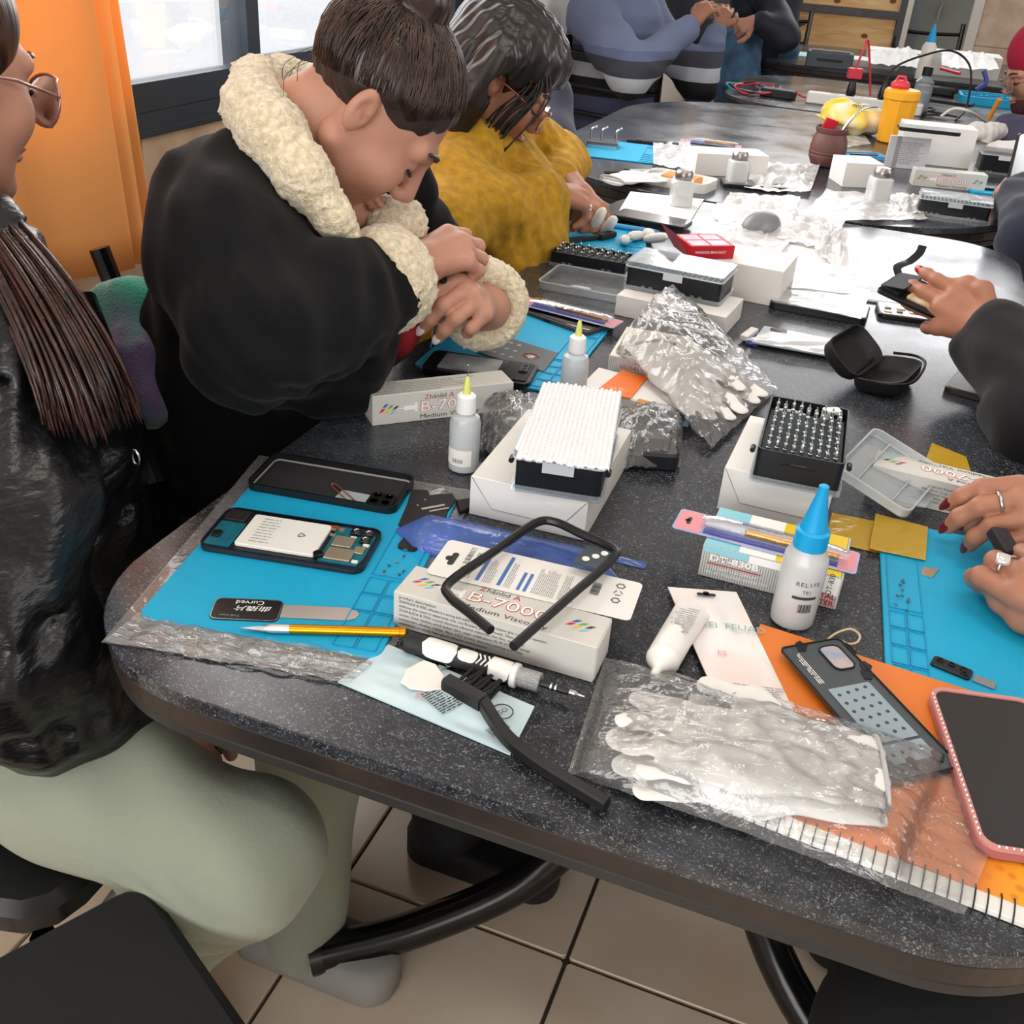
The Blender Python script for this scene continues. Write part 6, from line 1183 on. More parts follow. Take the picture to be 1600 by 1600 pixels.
# furthest table clutter
p = P(1290, 108); t = thing('dark_device', 'dark grey device box on the furthest table edge', 'device', (p.x, p.y+0.1, TZ), 0.1); ob('housing', box(0.22, 0.14, 0.07, r=0.01, bev=0.005), mat('device_grey', '#4c5560', 0.4), t); ob('top_panel', box(0.18, 0.10, 0.004, loc=(0, 0, 0.0701)), M_blkm, t); ob('vent_slot', box(0.12, 0.002, 0.012, loc=(0, -0.0712, 0.03)), M_blk_pl, t)
p = P(1240, 84); tag(ob('cutting_sheet', box(0.35, 0.22, 0.004, r=0.02), mat('pale_teal_sheet', '#a9d9e0', 0.5), loc=p), 'pale teal sheet on the left of the furthest table', 'mat')
for k, (x, y_, w, d, h, lab) in enumerate(((1345, 105, 0.35, 0.2, 0.03, 'flat white packet in the middle of the furthest table'), (1500, 122, 0.34, 0.22, 0.10, 'white carton under wrapping on the furthest table'), (1400, 98, 0.3, 0.2, 0.05, 'low white carton behind the blue tipped bottle'))): white_box(lab, P(x, y_) + Vector((-w/2, 0.02, 0)), 0.05*k, w, d, h, False)
for k, (pxs, lab, amp) in enumerate(((((1355, 104), (1440, 108), (1430, 82), (1360, 80)), 'white bag heaped at the back of the furthest table', 0.06), (((1470, 108), (1560, 112), (1550, 88), (1470, 86)), 'white wrapping heaped over the carton on the furthest table', 0.05))): crinkle(pxs, TZ+0.035 if k == 0 else TZ+0.10, amp, 90+k, 'plastic_bag', lab, 'plastic bag', film('milky_bag2', '#ffffff', 0.8, 0.3, 0.3, 10, 0.5), 18, 0.002, 4)
p = P(1440, 124); t = thing('glue_bottle', 'white bottle with pointed blue tip on the furthest table', 'bottle', (p.x, p.y, TZ)); ob('bottle_body', lathe([(0.03, 0), (0.034, 0.004), (0.032, 0.14), (0.020, 0.16)], 20), M_wpl, t, smooth=True); ob('cone_tip', lathe([(0.021, 0.1601), (0.019, 0.175), (0.005, 0.235)], 16), M_bcap, t, smooth=True)
lp = [P(1500, 115, TZ+0.12), P(1470, 107, TZ+0.12)]; t = thing('marker_pen', 'thin red handled tool with blue tie on the furthest carton', 'tool', lp[1]); ob('stem', tube([Vector((0, 0, 0)), lp[0]-lp[1]], 0.006, 8), mat('red_wire', '#d02438', 0.4), t, smooth=True); ob('blue_tie', tube(smooth_path([(0.16, -0.02, 0.01), (0.18, -0.03, -0.03), (0.15, -0.04, -0.06)], 4), 0.009, 8), mat('deep_blue_print', '#3b479e', 0.5), t, smooth=True)
# chairs at the back
def chair(label, loc, rz, seat=True, wood=False):
    t = thing('steel_chair', label, 'chair', loc, rz, 'black steel chairs'); mt = M_blk
    for x in (-0.19, 0.19):
        ob('leg', tube([(x, -0.2, 0), (x, -0.19, 0.44)], 0.013, 8), mt, t, smooth=True); ob('leg', tube(smooth_path([(x, 0.22, 0), (x, 0.2, 0.44), (x, 0.24, 0.9)], 5), 0.014, 8), mt, t, smooth=True)
    ob('seat', xf(box(0.42, 0.42, 0.05, r=0.05, bev=0.012), (0, 0, 0.44)), mat('black_vinyl', '#151517', 0.45, bump=0.08, bscale=90), t)
    for z in (0.62, 0.72, 0.84): ob('back_rail', tube(smooth_path([(-0.19, 0.215+(z-0.44)*0.087, z), (0, 0.235+(z-0.44)*0.087, z-0.008), (0.19, 0.215+(z-0.44)*0.087, z)], 5), 0.010, 8), mt, t, smooth=True)
    return t
p = Py(1265, 50, 6.9); c1 = chair('steel chair against the pine boarding behind the furthest table', (p.x-0.22, 6.86, 0), 0.0)
chair('steel chair in the doorway behind the furthest table', (0.02, 6.98, 0), 0.25)
# ------------------------------------------------------------------ people
M_skin = mat('warm_skin', '#bb8873', 0.5, sub=0.08, var=0.10, vscale=25, bump=0.05, bscale=350); M_skin2 = mat('tan_skin', '#a9745c', 0.5, sub=0.08, var=0.10, vscale=25, bump=0.05, bscale=350)
M_lip = mat('lip_rose', '#a3564e', 0.4); M_nailw = mat('white_nail', '#efe6e2', 0.2); M_nailr = mat('red_nail', '#a8101c', 0.15); M_nailb = mat('burgundy_nail', '#5a1024', 0.12); M_nailn = mat('bare_nail', '#d3a08c', 0.3)
def hair_mat(name, c1, c2, st=(8, 150, 8)):
    return mat(name, c1, 0.32, spec=0.55, col2=c2, vscale=1.0, stretch=st, bump=0.5, bscale=1.0, detail=3)
M_hair1 = hair_mat('dark_brown_hair', '#1d1412', '#3a2a26'); M_hair2 = hair_mat('black_brown_hair', '#141112', '#2b2322'); M_hair3 = hair_mat('auburn_hair', '#1c0d0b', '#3c1c16', (90, 90, 6))
M_dkeye = mat('dark_lash', '#120c0b', 0.5); M_eyew = mat('eye_white', '#e6ded8', 0.2)
def Fm(C, fwd, up, k=1.0):
    R3 = frame_mat(fwd, up); M = R3.to_4x4(); M.translation = Vector(C); return M @ Matrix.Scale(k, 4)
def smooth_axes(a): return Vector(a).normalized()
def head_local(sx=1.0, h=0.0028):
    """skin of a head, x forward, y to its left, z up, origin between the ears"""
    s = Sdf(h)
    s.ell((-0.010, 0, 0.038), (0.092, 0.074, 0.078), k=0.03).ell((0.030, 0, -0.010), (0.064, 0.064, 0.080), k=0.03)
    s.ell((0.045, 0, -0.060), (0.046, 0.048, 0.045), k=0.03)
    for sg in (-1, 1):
        s.cap((0.0, sg*0.055, -0.050), (0.066, sg*0.016, -0.098), 0.020, 0.017, 0.02)                       # jaw
        s.ell((0.062, sg*0.036, -0.030), (0.028, 0.026, 0.028), k=0.02)                                  # cheek
        s.cap((0.090, sg*0.010, 0.020), (0.076, sg*0.046, 0.020), 0.011, 0.010, 0.014)                         # brow
        s.cut((0.104, sg*0.031, 0.000), (0.016, 0.017, 0.010), k=0.012)                                   # socket
        s.ell((0.0765, sg*0.031, -0.001), (0.0145, 0.0155, 0.0135), k=0.004)                               # closed lid
        s.ell((-0.006, sg*0.076, -0.004), (0.016, 0.010, 0.029), Euler((0, -0.2, sg*-0.35)).to_matrix(), k=0.006)    # ear
        s.cut((-0.002, sg*0.0875, -0.001), (0.0105, 0.008, 0.019), Euler((0, -0.2, sg*-0.35)).to_matrix(), k=0.003).ell((-0.004, sg*0.0795, -0.010), (0.004, 0.004, 0.010), Euler((0, -0.4, 0)).to_matrix(), k=0.004).cut((0.006, sg*0.083, -0.006), (0.004, 0.006, 0.006), None, 0.003)
        s.ell((0.104, sg*0.011, -0.038), (0.009, 0.0075, 0.0075), k=0.006)                                 # nostril wing
    s.cap((0.092, 0, 0.014), (0.114, 0, -0.030), 0.0085, 0.0115, 0.010)                                    # nose
    s.ell((0.100, 0, -0.063), (0.010, 0.020, 0.0058), k=0.006).ell((0.097, 0, -0.0735), (0.010, 0.017, 0.0066), k=0.006)
    s.ell((0.082, 0, -0.104), (0.018, 0.020, 0.017), k=0.016)                                              # chin
    return s
def tf(g, M): return [tuple(M @ Vector(p)) for p in g[0]], g[1]
def lips(): return join(xf(ball((0, 0, 0), (0.0060, 0.018, 0.0040), 16, 8), (0.1030, 0, -0.0635)), xf(ball((0, 0, 0), (0.0060, 0.016, 0.0050), 16, 8), (0.1000, 0, -0.0728)))
def face_parts(person, M, glasses=None, brow='dark'):
    o = ob('lips', lips(), M_lip, person, smooth=True); o.matrix_world = M
    for sg in (-1, 1):
        o = ob('eyebrow', tube(smooth_path([(0.1005, sg*0.012, 0.023), (0.0955, sg*0.030, 0.029), (0.0830, sg*0.048, 0.026)], 4), [0.002]+[0.0035]*7+[0.0012], 6, flat=0.7), M_hair2, person, smooth=True); o.matrix_world = M
        o = ob('eyelashes', tube(smooth_path([(0.0895, sg*0.018, -0.006), (0.0925, sg*0.031, -0.008), (0.0845, sg*0.044, -0.006)], 4), 0.0018, 6), M_dkeye, person, smooth=True); o.matrix_world = M
def hand_into(s, Wp, X, N, side, curls, spread=(8, 2, -4, -10), thumb=None, k=1.0):
    """adds a five-fingered hand: Wp wrist, X towards knuckles, N out of the back of the hand, side=+1 thumb on N x X"""
    X = Vector(X).normalized(); N = Vector(N); N = (N-X*N.dot(X)).normalized(); Yt = N.cross(X)*side; Wp = Vector(Wp)
    def L(x, y, z): return Wp + (X*x + Yt*y + N*z)*k
    s.cap(L(-0.05, 0, 0), L(0.012, 0, 0), 0.026*k, 0.025*k, 0.015*k)
    s.cap(L(0.01, 0.010, 0), L(0.070, 0.024, 0.002), 0.0175*k, 0.0145*k, 0.014*k); s.cap(L(0.01, -0.006, 0), L(0.068, -0.022, 0), 0.0175*k, 0.0130*k, 0.014*k); s.cap(L(0.02, 0.0, 0.001), L(0.078, 0.001, 0.004), 0.0165*k, 0.0150*k, 0.014*k)
    nails = []; s.joints = getattr(s, 'joints', [])
    base = ((0.082, 0.030), (0.087, 0.010), (0.083, -0.010), (0.074, -0.028)); ln = (0.070, 0.078, 0.072, 0.056); rd = (0.0092, 0.0095, 0.0090, 0.0079)
    for i in range(4):
        a = math.radians(spread[i]); d = (X*math.cos(a) + Yt*math.sin(a)); ax = d.cross(N)  # rotate about ax towards -N
        p = L(base[i][0]-0.006, base[i][1], 0.001); tot = 0
        pts = [p]; dirs = []
        for j, fr in enumerate((0.46, 0.30, 0.24)):
            tot += math.radians(curls[i][j]); dd = d*math.cos(tot) - N*math.sin(tot); p = p + dd*ln[i]*fr*k; pts.append(p); dirs.append(dd)
        s.joints.append(pts); r = rd[i]*k; s.chain(pts, [r*1.12, r*1.02, r*0.95, r*0.78], 0.005*k)
        up = (N*math.cos(tot) + d*math.sin(tot)).normalized(); nails.append((pts[-1], dirs[-1], up, r))
    if thumb is None: thumb = ((0.030, 0.026, -0.006), (0.052, 0.050, -0.014), (0.078, 0.060, -0.022), (0.100, 0.058, -0.030))
    tp = [L(*q) for q in thumb]; s.chain(tp, [0.0165*k, 0.0125*k, 0.0105*k, 0.0085*k], 0.009*k)
    d = (tp[3]-tp[2]).normalized(); up = N - d*N.dot(d); up = (up*0.5 + Yt*0.7); up = (up-d*up.dot(d)).normalized(); nails.append((tp[3], d, up, 0.0098*k))
    return nails
def add_nails(person, nails, mt, which=range(5), long=1.0):
    for i in which:
        p, d, u, r = nails[i]; M = Fm(p + u*r*0.50 - d*r*0.05, d, u)
        o = ob('fingernail', ball((0, 0, 0), (r*0.80*long, r*0.62, r*0.30), 12, 8), mt, person, smooth=True); o.matrix_world = M
def person(label, loc): return thing('person', label, 'person', loc)
def wrinkle(amp, f, seed, dirn): return folds(amp, f, seed, dirn)
def put(name, g, mt, par, smooth=True):
    o = ob(name, [[tuple(Vector(p)-par.location) for p in g[0]], g[1]] if isinstance(g, tuple) or isinstance(g, list) else g, mt, par, smooth=smooth, angle=None); return o
def world(o, M, par): o.matrix_world = M; return o

# shared: parents have no rotation, so children given in world space only need the offset
def kid(name, g, mt, par, M=None):
    if M is not None: g = tf(g, M)
    g = ([(p[0]-par.location.x, p[1]-par.location.y, p[2]-par.location.z) for p in g[0]], g[1])
    return ob(name, g, mt, par, smooth=True, angle=None)
def kidL(name, g, mt, par, M):
    """child that keeps its own local frame (for strand textures)"""
    o = ob(name, g, mt, par, smooth=True, angle=None); M2 = M.copy(); M2.translation = M.translation - par.location; o.matrix_basis = M2; return o
def face_kids(par, M):
    kid('lips', lips(), M_lip, par, M)
    for sg in (-1, 1):
        kid('eyebrow', tube(smooth_path([(0.1010, sg*0.012, 0.024), (0.0965, sg*0.030, 0.031), (0.0830, sg*0.050, 0.027)], 4), [0.002]+[0.0036]*7+[0.0012], 6, flat=0.7), M_hair2, par, M)
        kid('eyelashes', tube(smooth_path([(0.0890, sg*0.016, -0.006), (0.0935, sg*0.031, -0.0090), (0.0845, sg*0.048, -0.005)], 4), 0.0024, 6), M_dkeye, par, M)
def nail_kids(par, nails, mt, which=range(5), long=1.0):
    for i in which:
        p, d, u, r = nails[i]; kid('fingernail', ball((0, 0, 0), (r*0.85*long, r*0.66, r*0.32), 12, 8), mt, par, Fm(p + u*r*0.50 - d*r*0.05, d, u))

# ================= person with the fleece collar
W1 = person('person in black jacket with cream fleece collar bending over a phone', (-0.80, 1.12, 0.0))
fw = Vector((0.896, 0.444, 0)); pt = math.radians(52)
HC = D(576, 158, 1.19); HM = Fm(HC, fw*math.cos(pt) - Vector((0, 0, 1))*math.sin(pt), fw*math.sin(pt) + Vector((0, 0, 1))*math.cos(pt), 0.96)
hs = head_local(h=0.0026); hg = hs.build()
SH_R, EL_R, WR_R = D(348, 318, 1.16), D(398, 528, 1.05), D(640, 420, 1.275)
SH_L = SH_R + Vector((0.03, 0.32, -0.03)); MID = (SH_R+SH_L)*0.5
EL_L = D(685, 425, 1.56); WR_L = D(760, 480, 1.375)
nk = Sdf(0.005); nk.chain([HM @ Vector((-0.018, 0, -0.02)), HM @ Vector((-0.020, 0, -0.085)), MID + Vector((0.04, -0.02, 0.0))], [0.050, 0.048, 0.060], 0.03)
hr = Sdf(0.0020); XR = D(716, 388, 1.30)-WR_R; nR = hand_into(hr, WR_R, XR, Vector((0.10, -0.50, 0.85)), 1, ((36, 82, 35), (40, 84, 35), (46, 86, 40), (52, 86, 40)), (4, 0, -3, -6), thumb=((0.030, 0.020, -0.012), (0.052, 0.030, -0.034), (0.070, 0.022, -0.052), (0.078, 0.010, -0.068)))
hl = Sdf(0.0020); XL = D(736, 466, 1.305)-WR_L; nL = hand_into(hl, WR_L, XL, D(800, 440, 1.36)-WR_L, -1, ((62, 32, 12), (64, 36, 14), (66, 40, 16), (78, 70, 30)), (6, 0, -6, -14), thumb=((0.030, 0.022, -0.012), (0.050, 0.034, -0.030), (0.072, 0.030, -0.046), (0.092, 0.022, -0.058)))
for s_, a_, b_ in ((hr, EL_R, WR_R), (hl, EL_L, WR_L)): s_.cap(a_*0.35+b_*0.65, b_, 0.034, 0.027, 0.02)
to = Sdf(0.012); to.chain([(-0.84, 1.10, 0.50), (-0.80, 1.13, 0.75), MID + Vector((-0.02, 0, -0.06))], [0.12, 0.115, 0.10], 0.05); to.cap(SH_R, EL_R, 0.045, 0.04, 0.03); to.cap(SH_L, EL_L, 0.045, 0.04, 0.03)
kid('body', join(tf(hg, HM), nk.build(), hr.build(), hl.build(), to.build()), M_skin, W1)
face_kids(W1, HM); nail_kids(W1, nL, M_nailw, (0, 1, 2, 3), 1.35); nail_kids(W1, nR, M_nailw, (0, 1, 2), 1.2)
hh = Sdf(0.0028)
hh.ell((-0.010, 0, 0.038), (0.0965, 0.078, 0.083), k=0.02).ell((0.008, 0, 0.050), (0.068, 0.071, 0.064), k=0.02).cut((0.112, 0, -0.032), (0.076, 0.100, 0.106), k=0.010).cut((0.045, 0, -0.100), (0.090, 0.11, 0.085), k=0.012)
for sg in (-1, 1): hh.cut((-0.004, sg*0.088, -0.012), (0.024, 0.024, 0.034), k=0.010)
hh.ell((-0.058, 0, 0.120), (0.044, 0.048, 0.034), k=0.014).ell((-0.070, 0.012, 0.138), (0.036, 0.038, 0.026), k=0.010)
g = hh.build(noise=lambda X, Y, Z: 0.0011*np.sin(Y*420+3*np.sin(X*30))+0.0008*np.sin(Y*170+X*60))
hair = kidL('hair', g, M_hair1, W1, HM); rnd = random.Random(5)
def swept_hair(n, targets, c, rad, hairline, seed, r0=0.0011, lift=1.012):
    rn = random.Random(seed); gs = []; c = Vector(c)
    def dr(p): q = Vector(p)-c; return Vector((q.x/rad[0], q.y/rad[1], q.z/rad[2])).normalized()
    for k in range(n):
        f = rn.random()*(len(hairline)-1); i = int(f); h_ = Vector(hairline[i])*(1-(f-i))+Vector(hairline[i+1])*(f-i); sg = rn.choice((-1, 1)); h_.y *= sg
        a = dr(h_); b = dr(Vector(rn.choice(targets)) + Vector((rn.uniform(-0.02, 0.02), rn.uniform(-0.02, 0.02), 0))); l_ = lift + rn.uniform(-0.004, 0.012); pts = []
        for j in range(9):
            d = a.slerp(b, j/8); pts.append(c + Vector((d.x*rad[0], d.y*rad[1], d.z*rad[2]))*l_ )
        gs.append(tube(pts, [0.0003]+[r0*rn.uniform(0.6, 1.2)]*7+[r0*0.5], 4, flat=0.6))
    return join(*gs)
HL = [(0.070, 0.0, 0.086), (0.068, 0.035, 0.078), (0.054, 0.062, 0.056), (0.034, 0.074, 0.030), (0.012, 0.080, 0.036), (-0.030, 0.078, 0.012), (-0.070, 0.058, -0.018), (-0.098, 0.020, -0.030)]
o = kidL('hair_strands', swept_hair(640, [(-0.052, 0, 0.105)], (-0.008, 0, 0.040), (0.0985, 0.0795, 0.0850), HL, 4, lift=1.026), mat('hair_strand_brown', '#2a1d19', 0.38, spec=0.5, col2='#4a3730', vscale=60), W1, HM); o['kind'] = 'stuff'
for k in range(9):
    a_ = rnd.uniform(-0.06, 0.06); st = Vector((rnd.uniform(-0.09, -0.02), a_, rnd.uniform(-0.055, -0.03))); kidL('loose_strand', tube(smooth_path([st + Vector((0, 0, 0.04)), st + Vector((-0.008, 0.2*a_, 0.0)), st + Vector((rnd.uniform(-0.02, 0.01), 0.3*a_, -0.018))], 4), 0.00035, 4), M_hair1, W1, HM)
kidL('hair_tie', tube([(-0.050+0.038*math.cos(k*PI/10)*0.8, 0.038*math.sin(k*PI/10), 0.098+0.038*math.cos(k*PI/10)*0.35) for k in range(20)], 0.006, 8, closed=True), mat('orange_band', '#e8782a', 0.5), W1, HM)
# jacket
M_jack = mat('black_wool_cloth', '#06070a', 0.9, sheen=0.04, spec=0.25, bump=0.12, bscale=500, var=0.25, vscale=10); M_sherpa = mat('cream_fleece', '#e8dcc2', 0.95, bump=1.0, bscale=210, sheen=0.5, col2='#c9b797', vscale=140)
j = Sdf(0.0065)
j.chain([(-0.83, 1.12, 0.36), (-0.82, 1.12, 0.55), (-0.79, 1.13, 0.72), MID + Vector((-0.075, 0.0, -0.11))], [0.145, 0.145, 0.145, 0.125], 0.08)
j.ell(MID + Vector((-0.045, 0, -0.085)), (0.115, 0.185, 0.105), Matrix.Rotation(math.radians(-8), 3, 'Z'), k=0.07)
j.cap(SH_R + Vector((-0.01, 0.02, -0.01)), MID + Vector((-0.01, 0, 0.01)), 0.070, 0.070, 0.05); j.cap(SH_L, MID + Vector((-0.01, 0, 0.01)), 0.065, 0.070, 0.05)
j.chain([SH_R + Vector((0, 0.015, -0.012)), SH_R*0.5+EL_R*0.5 + Vector((-0.015, 0, 0)), EL_R], [0.082, 0.078, 0.066], 0.04); fe = EL_R*0.24+WR_R*0.76; j.chain([EL_R, EL_R*0.6+WR_R*0.4, fe], [0.066, 0.066, 0.056], 0.03)
j.chain([SH_L, EL_L], [0.070, 0.055], 0.04); feL = EL_L*0.18+WR_L*0.82; j.chain([EL_L, feL], [0.055, 0.050], 0.03)
j.chain([MID + Vector((0.0, -0.02, -0.12)), D(500, 545, 1.25), D(535, 580, 1.26)], [0.10, 0.075, 0.04], 0.06)
# open neck
j.cut(HM @ Vector((0.03, 0, -0.13)), (0.075, 0.070, 0.070), k=0.02)
def creases(c, r, amp, f, d, seed=0):
    d = Vector(d).normalized(); base = folds(0.0035, 50, seed)
    def fn_(X, Y, Z):
        R2 = ((X-c[0])**2+(Y-c[1])**2+(Z-c[2])**2)/r**2; u = (X*d.x+Y*d.y+Z*d.z)*f
        return base(X, Y, Z) + amp*(1-2*np.abs(np.sin(u+1.1*np.sin(X*34+Z*21))))*np.exp(-R2)
    return fn_
cr1 = creases(EL_R, 0.13, 0.0050, 62, (0.5, 0.2, 0.75), 3); cr2 = creases(SH_R + Vector((0.03, 0, -0.10)), 0.10, 0.0045, 55, (0.7, 0.3, 0.4), 5)
kid('jacket', j.build(noise=lambda X, Y, Z: cr1(X, Y, Z)+cr2(X, Y, Z)*0.8), M_jack, W1)
sh = Sdf(0.0042); rngh = np.random.RandomState(3)
def fluff(a):
    ks = np.random.RandomState(8).randn(14, 3); ks = ks/np.linalg.norm(ks, axis=1)[:, None]
    def f(X, Y, Z):
        o = 0
        for i, q in enumerate(ks): o = o + np.sin((q[0]*X+q[1]*Y+q[2]*Z)*(420+35*i)+i)
        return o*a/6
    return f
col_pts = [D(556, 384, 1.165), D(522, 340, 1.14), D(474, 276, 1.12), D(425, 208, 1.13), D(396, 168, 1.15), D(402, 132, 1.20), D(440, 122, 1.28), D(490, 128, 1.34)]
sh.chain(col_pts, [0.011, 0.019, 0.029, 0.035, 0.032, 0.028, 0.024, 0.022], 0.02); sh.chain([D(590, 340, 1.28), D(625, 350, 1.30), D(600, 380, 1.25)], [0.028, 0.030, 0.02], 0.02)
kid('fleece_collar', sh.build(noise=fluff(0.0034)), M_sherpa, W1)
def cuff(a, b, r, t_, f0):
    d = (b-a).normalized(); u = d.orthogonal().normalized(); v = d.cross(u); c = a*(1-f0)+b*f0; s = Sdf(0.0042)
    pts = [c + (u*math.cos(q*PI/9)+v*math.sin(q*PI/9))*r for q in range(19)]
    for off in (-0.016, 0.0, 0.016):
        s.chain([p + d*off for p in pts], [t_]*19, 0.01)
    return s.build(noise=fluff(0.0032))
kid('fleece_cuff', cuff(EL_R, WR_R, 0.045, 0.016, 0.80), M_sherpa, W1); kid('fleece_cuff', cuff(EL_L, WR_L, 0.044, 0.015, 0.90), M_sherpa, W1)
s = Sdf(0.006); s.chain([D(556, 352, 1.30), D(596, 440, 1.33), D(612, 520, 1.33)], [0.034, 0.040, 0.036], 0.03); kid('red_shirt', s.build(noise=folds(0.004, 60, 4)), mat('dark_red_knit', '#8e1822', 0.8, bump=0.2, bscale=500), W1)
s = Sdf(0.012); s.chain([(-0.84, 1.02, 0.50), (-0.45, 1.05, 0.50), (-0.42, 1.05, 0.06)], [0.105, 0.075, 0.055], 0.05); s.chain([(-0.84, 1.2, 0.50), (-0.45, 1.24, 0.50), (-0.42, 1.24, 0.06)], [0.105, 0.075, 0.055], 0.05); kid('trousers', s.build(), mat('black_denim', '#17181c', 0.8), W1)
for y_ in (1.05, 1.24): kid('shoe', prism(rrect(0.25, 0.09, 0.04, 5), 0.0, 0.06, 0.01), M_blkm, W1, Matrix.Translation((-0.36, y_, 0.001)))
# the driver in her hand
tipp = P(674, 543, TZ+0.014); topp = D(690, 452, 1.31); t = thing('small_screwdriver', 'thin screwdriver held upright over the phone by the fleece collar person', 'screwdriver', tipp); ob('shaft', tube([Vector((0, 0, 0)), (topp-tipp)*0.5], [0.0012, 0.0022], 8), M_steel, t, smooth=True); ob('handle', tube([(topp-tipp)*0.5, (topp-tipp)*0.8, (topp-tipp)*1.15], [0.0045, 0.0055, 0.005], 12), M_blkm, t, smooth=True)

# ================= person in mustard
W2 = person('person in mustard sweater and glasses working at the far left of the table', (-0.85, 1.95, 0))
fw2 = Vector((0.93, 0.36, 0)); p2 = math.radians(33); HC2 = D(778, 118, 1.90); HM2 = Fm(HC2, fw2*math.cos(p2)-Vector((0, 0, 1))*math.sin(p2), fw2*math.sin(p2)+Vector((0, 0, 1))*math.cos(p2), 1.0)
S2, E2, V2 = D(725, 245, 1.93), D(692, 352, 1.76), D(858, 302, 1.93); S2L = S2 + Vector((-0.05, 0.33, 0)); M2 = (S2+S2L)*0.5; V2L = D(915, 338, 2.03)
bs = Sdf(0.006); bs.chain([HM2 @ Vector((-0.02, 0, -0.02)), HM2 @ Vector((-0.035, 0, -0.09)), M2], [0.05, 0.05, 0.06], 0.03); h2 = Sdf(0.0026); n2 = hand_into(h2, V2, D(905, 310, 1.97)-V2, Vector((0.0, -0.4, 0.9)), 1, ((40, 45, 20), (45, 50, 20), (50, 55, 25), (55, 55, 25)))
h2l = Sdf(0.0026); n2l = hand_into(h2l, V2L + Vector((-0.05, 0.10, 0.02)), Vector((0.6, -0.6, -0.25)), Vector((0.1, -0.3, 0.9)), -1, ((40, 45, 20), (45, 50, 20), (50, 55, 25), (55, 55, 25)))
to = Sdf(0.014); to.chain([(-0.92, 1.93, 0.5), (-0.88, 1.95, 0.7), M2], [0.11, 0.11, 0.09], 0.05)
kid('body', join(tf(hg, HM2), bs.build(), h2.build(), h2l.build(), to.build()), M_skin2, W2); face_kids(W2, HM2); nail_kids(W2, n2, M_nailn, (0, 1)); 
pr_ = n2[2][0]; jq = h2.joints[2]; kid('finger_ring', tube([(0.0105*math.cos(k*PI/6), 0.0105*math.sin(k*PI/6), 0) for k in range(12)], 0.002, 6, closed=True), M_steel, W2, Fm(jq[0]*0.45+jq[1]*0.55, (jq[1]-jq[0]).orthogonal(), jq[1]-jq[0]))
hh = Sdf(0.0032); hh.ell((-0.014, 0, 0.046), (0.110, 0.090, 0.098), k=0.02).ell((0.030, 0, 0.066), (0.078, 0.080, 0.062), k=0.02).cut((0.108, 0, -0.050), (0.066, 0.10, 0.098), k=0.012)
hh.chain([(-0.02, -0.078, 0.04), (-0.03, -0.088, -0.05), (-0.01, -0.080, -0.14), (0.03, -0.070, -0.22)], [0.035, 0.035, 0.028, 0.010], 0.02).chain([(-0.05, 0.06, 0.02), (-0.07, 0.06, -0.08), (-0.06, 0.05, -0.16)], [0.05, 0.05, 0.03], 0.02).chain([(-0.07, -0.03, 0.0), (-0.085, -0.04, -0.08), (-0.07, -0.04, -0.15)], [0.05, 0.05, 0.03], 0.02)
hh.cut((0.004, -0.092, -0.006), (0.018, 0.030, 0.026), k=0.008)
kidL('hair', hh.build(noise=lambda X, Y, Z: 0.0014*np.sin(Y*380+3*np.sin(X*30))+0.0010*np.sin(X*260+Z*40)), M_hair2, W2, HM2)
rnd = random.Random(9)
for k in range(34):
    x0 = rnd.uniform(0.03, 0.085); y0 = rnd.choice((-1, -1, 1))*rnd.uniform(0.055, 0.078); q = [(x0-0.03, y0*0.9, 0.08), (x0+0.012, y0*1.05, 0.03), (x0+rnd.uniform(-0.01, 0.015), y0*1.06, -0.05), (x0+rnd.uniform(-0.03, 0.02), y0, -0.13-rnd.random()*0.08)]
    kidL('loose_strand', tube(smooth_path(q, 4), [0.0016]*12+[0.0004], 5), M_hair2, W2, HM2)
M_frm = mat('rose_metal_frame', '#8a5a4e', 0.3, metal=0.5); M_lens = film('spectacle_lens', '#ffffff', 0.12, 0.02, 0, 10, 1.0)
def glasses(par, M, mt, w=0.027, h=0.022):
    for sg in (-1, 1):
        c = Vector((0.116, sg*0.033, -0.012)); ring_ = [c + Vector((-abs(math.sin(0))*0, w*math.cos(k*PI/12), h*math.sin(k*PI/12))) + Vector((-0.010*(1 if math.cos(k*PI/12)*sg > 0.5 else 0)*abs(math.cos(k*PI/12)), 0, 0)) for k in range(24)]
        kid('spectacle_rim', tube(ring_, 0.0016, 6, closed=True), mt, par, M); kid('spectacle_lens', (ring_, [tuple(range(24))]), M_lens, par, M); kid('spectacle_arm', tube([c + Vector((-0.010, sg*w, 0.006)), Vector((0.04, sg*0.080, 0.004)), Vector((-0.01, sg*0.082, 0.006)), Vector((-0.02, sg*0.080, -0.015))], 0.0016, 6), mt, par, M)
    kid('spectacle_bridge', tube([(0.116, -0.008, -0.008), (0.122, 0, -0.004), (0.116, 0.008, -0.008)], 0.0016, 6), mt, par, M)
glasses(W2, HM2, M_frm)
M_must = mat('mustard_knit', '#b88b1c', 0.9, bump=0.25, bscale=420, sheen=0.05, col2='#9c7414', vscale=60); j = Sdf(0.008)
j.chain([(-0.90, 1.93, 0.40), (-0.90, 1.94, 0.62), (-0.86, 1.95, 0.74), M2 + Vector((-0.02, 0, -0.06))], [0.16, 0.165, 0.16, 0.135], 0.07); j.cap(S2, M2 + Vector((0.01, 0, 0.05)), 0.07, 0.06, 0.05); j.cap(S2L, M2 + Vector((0.01, 0, 0.05)), 0.07, 0.06, 0.05)
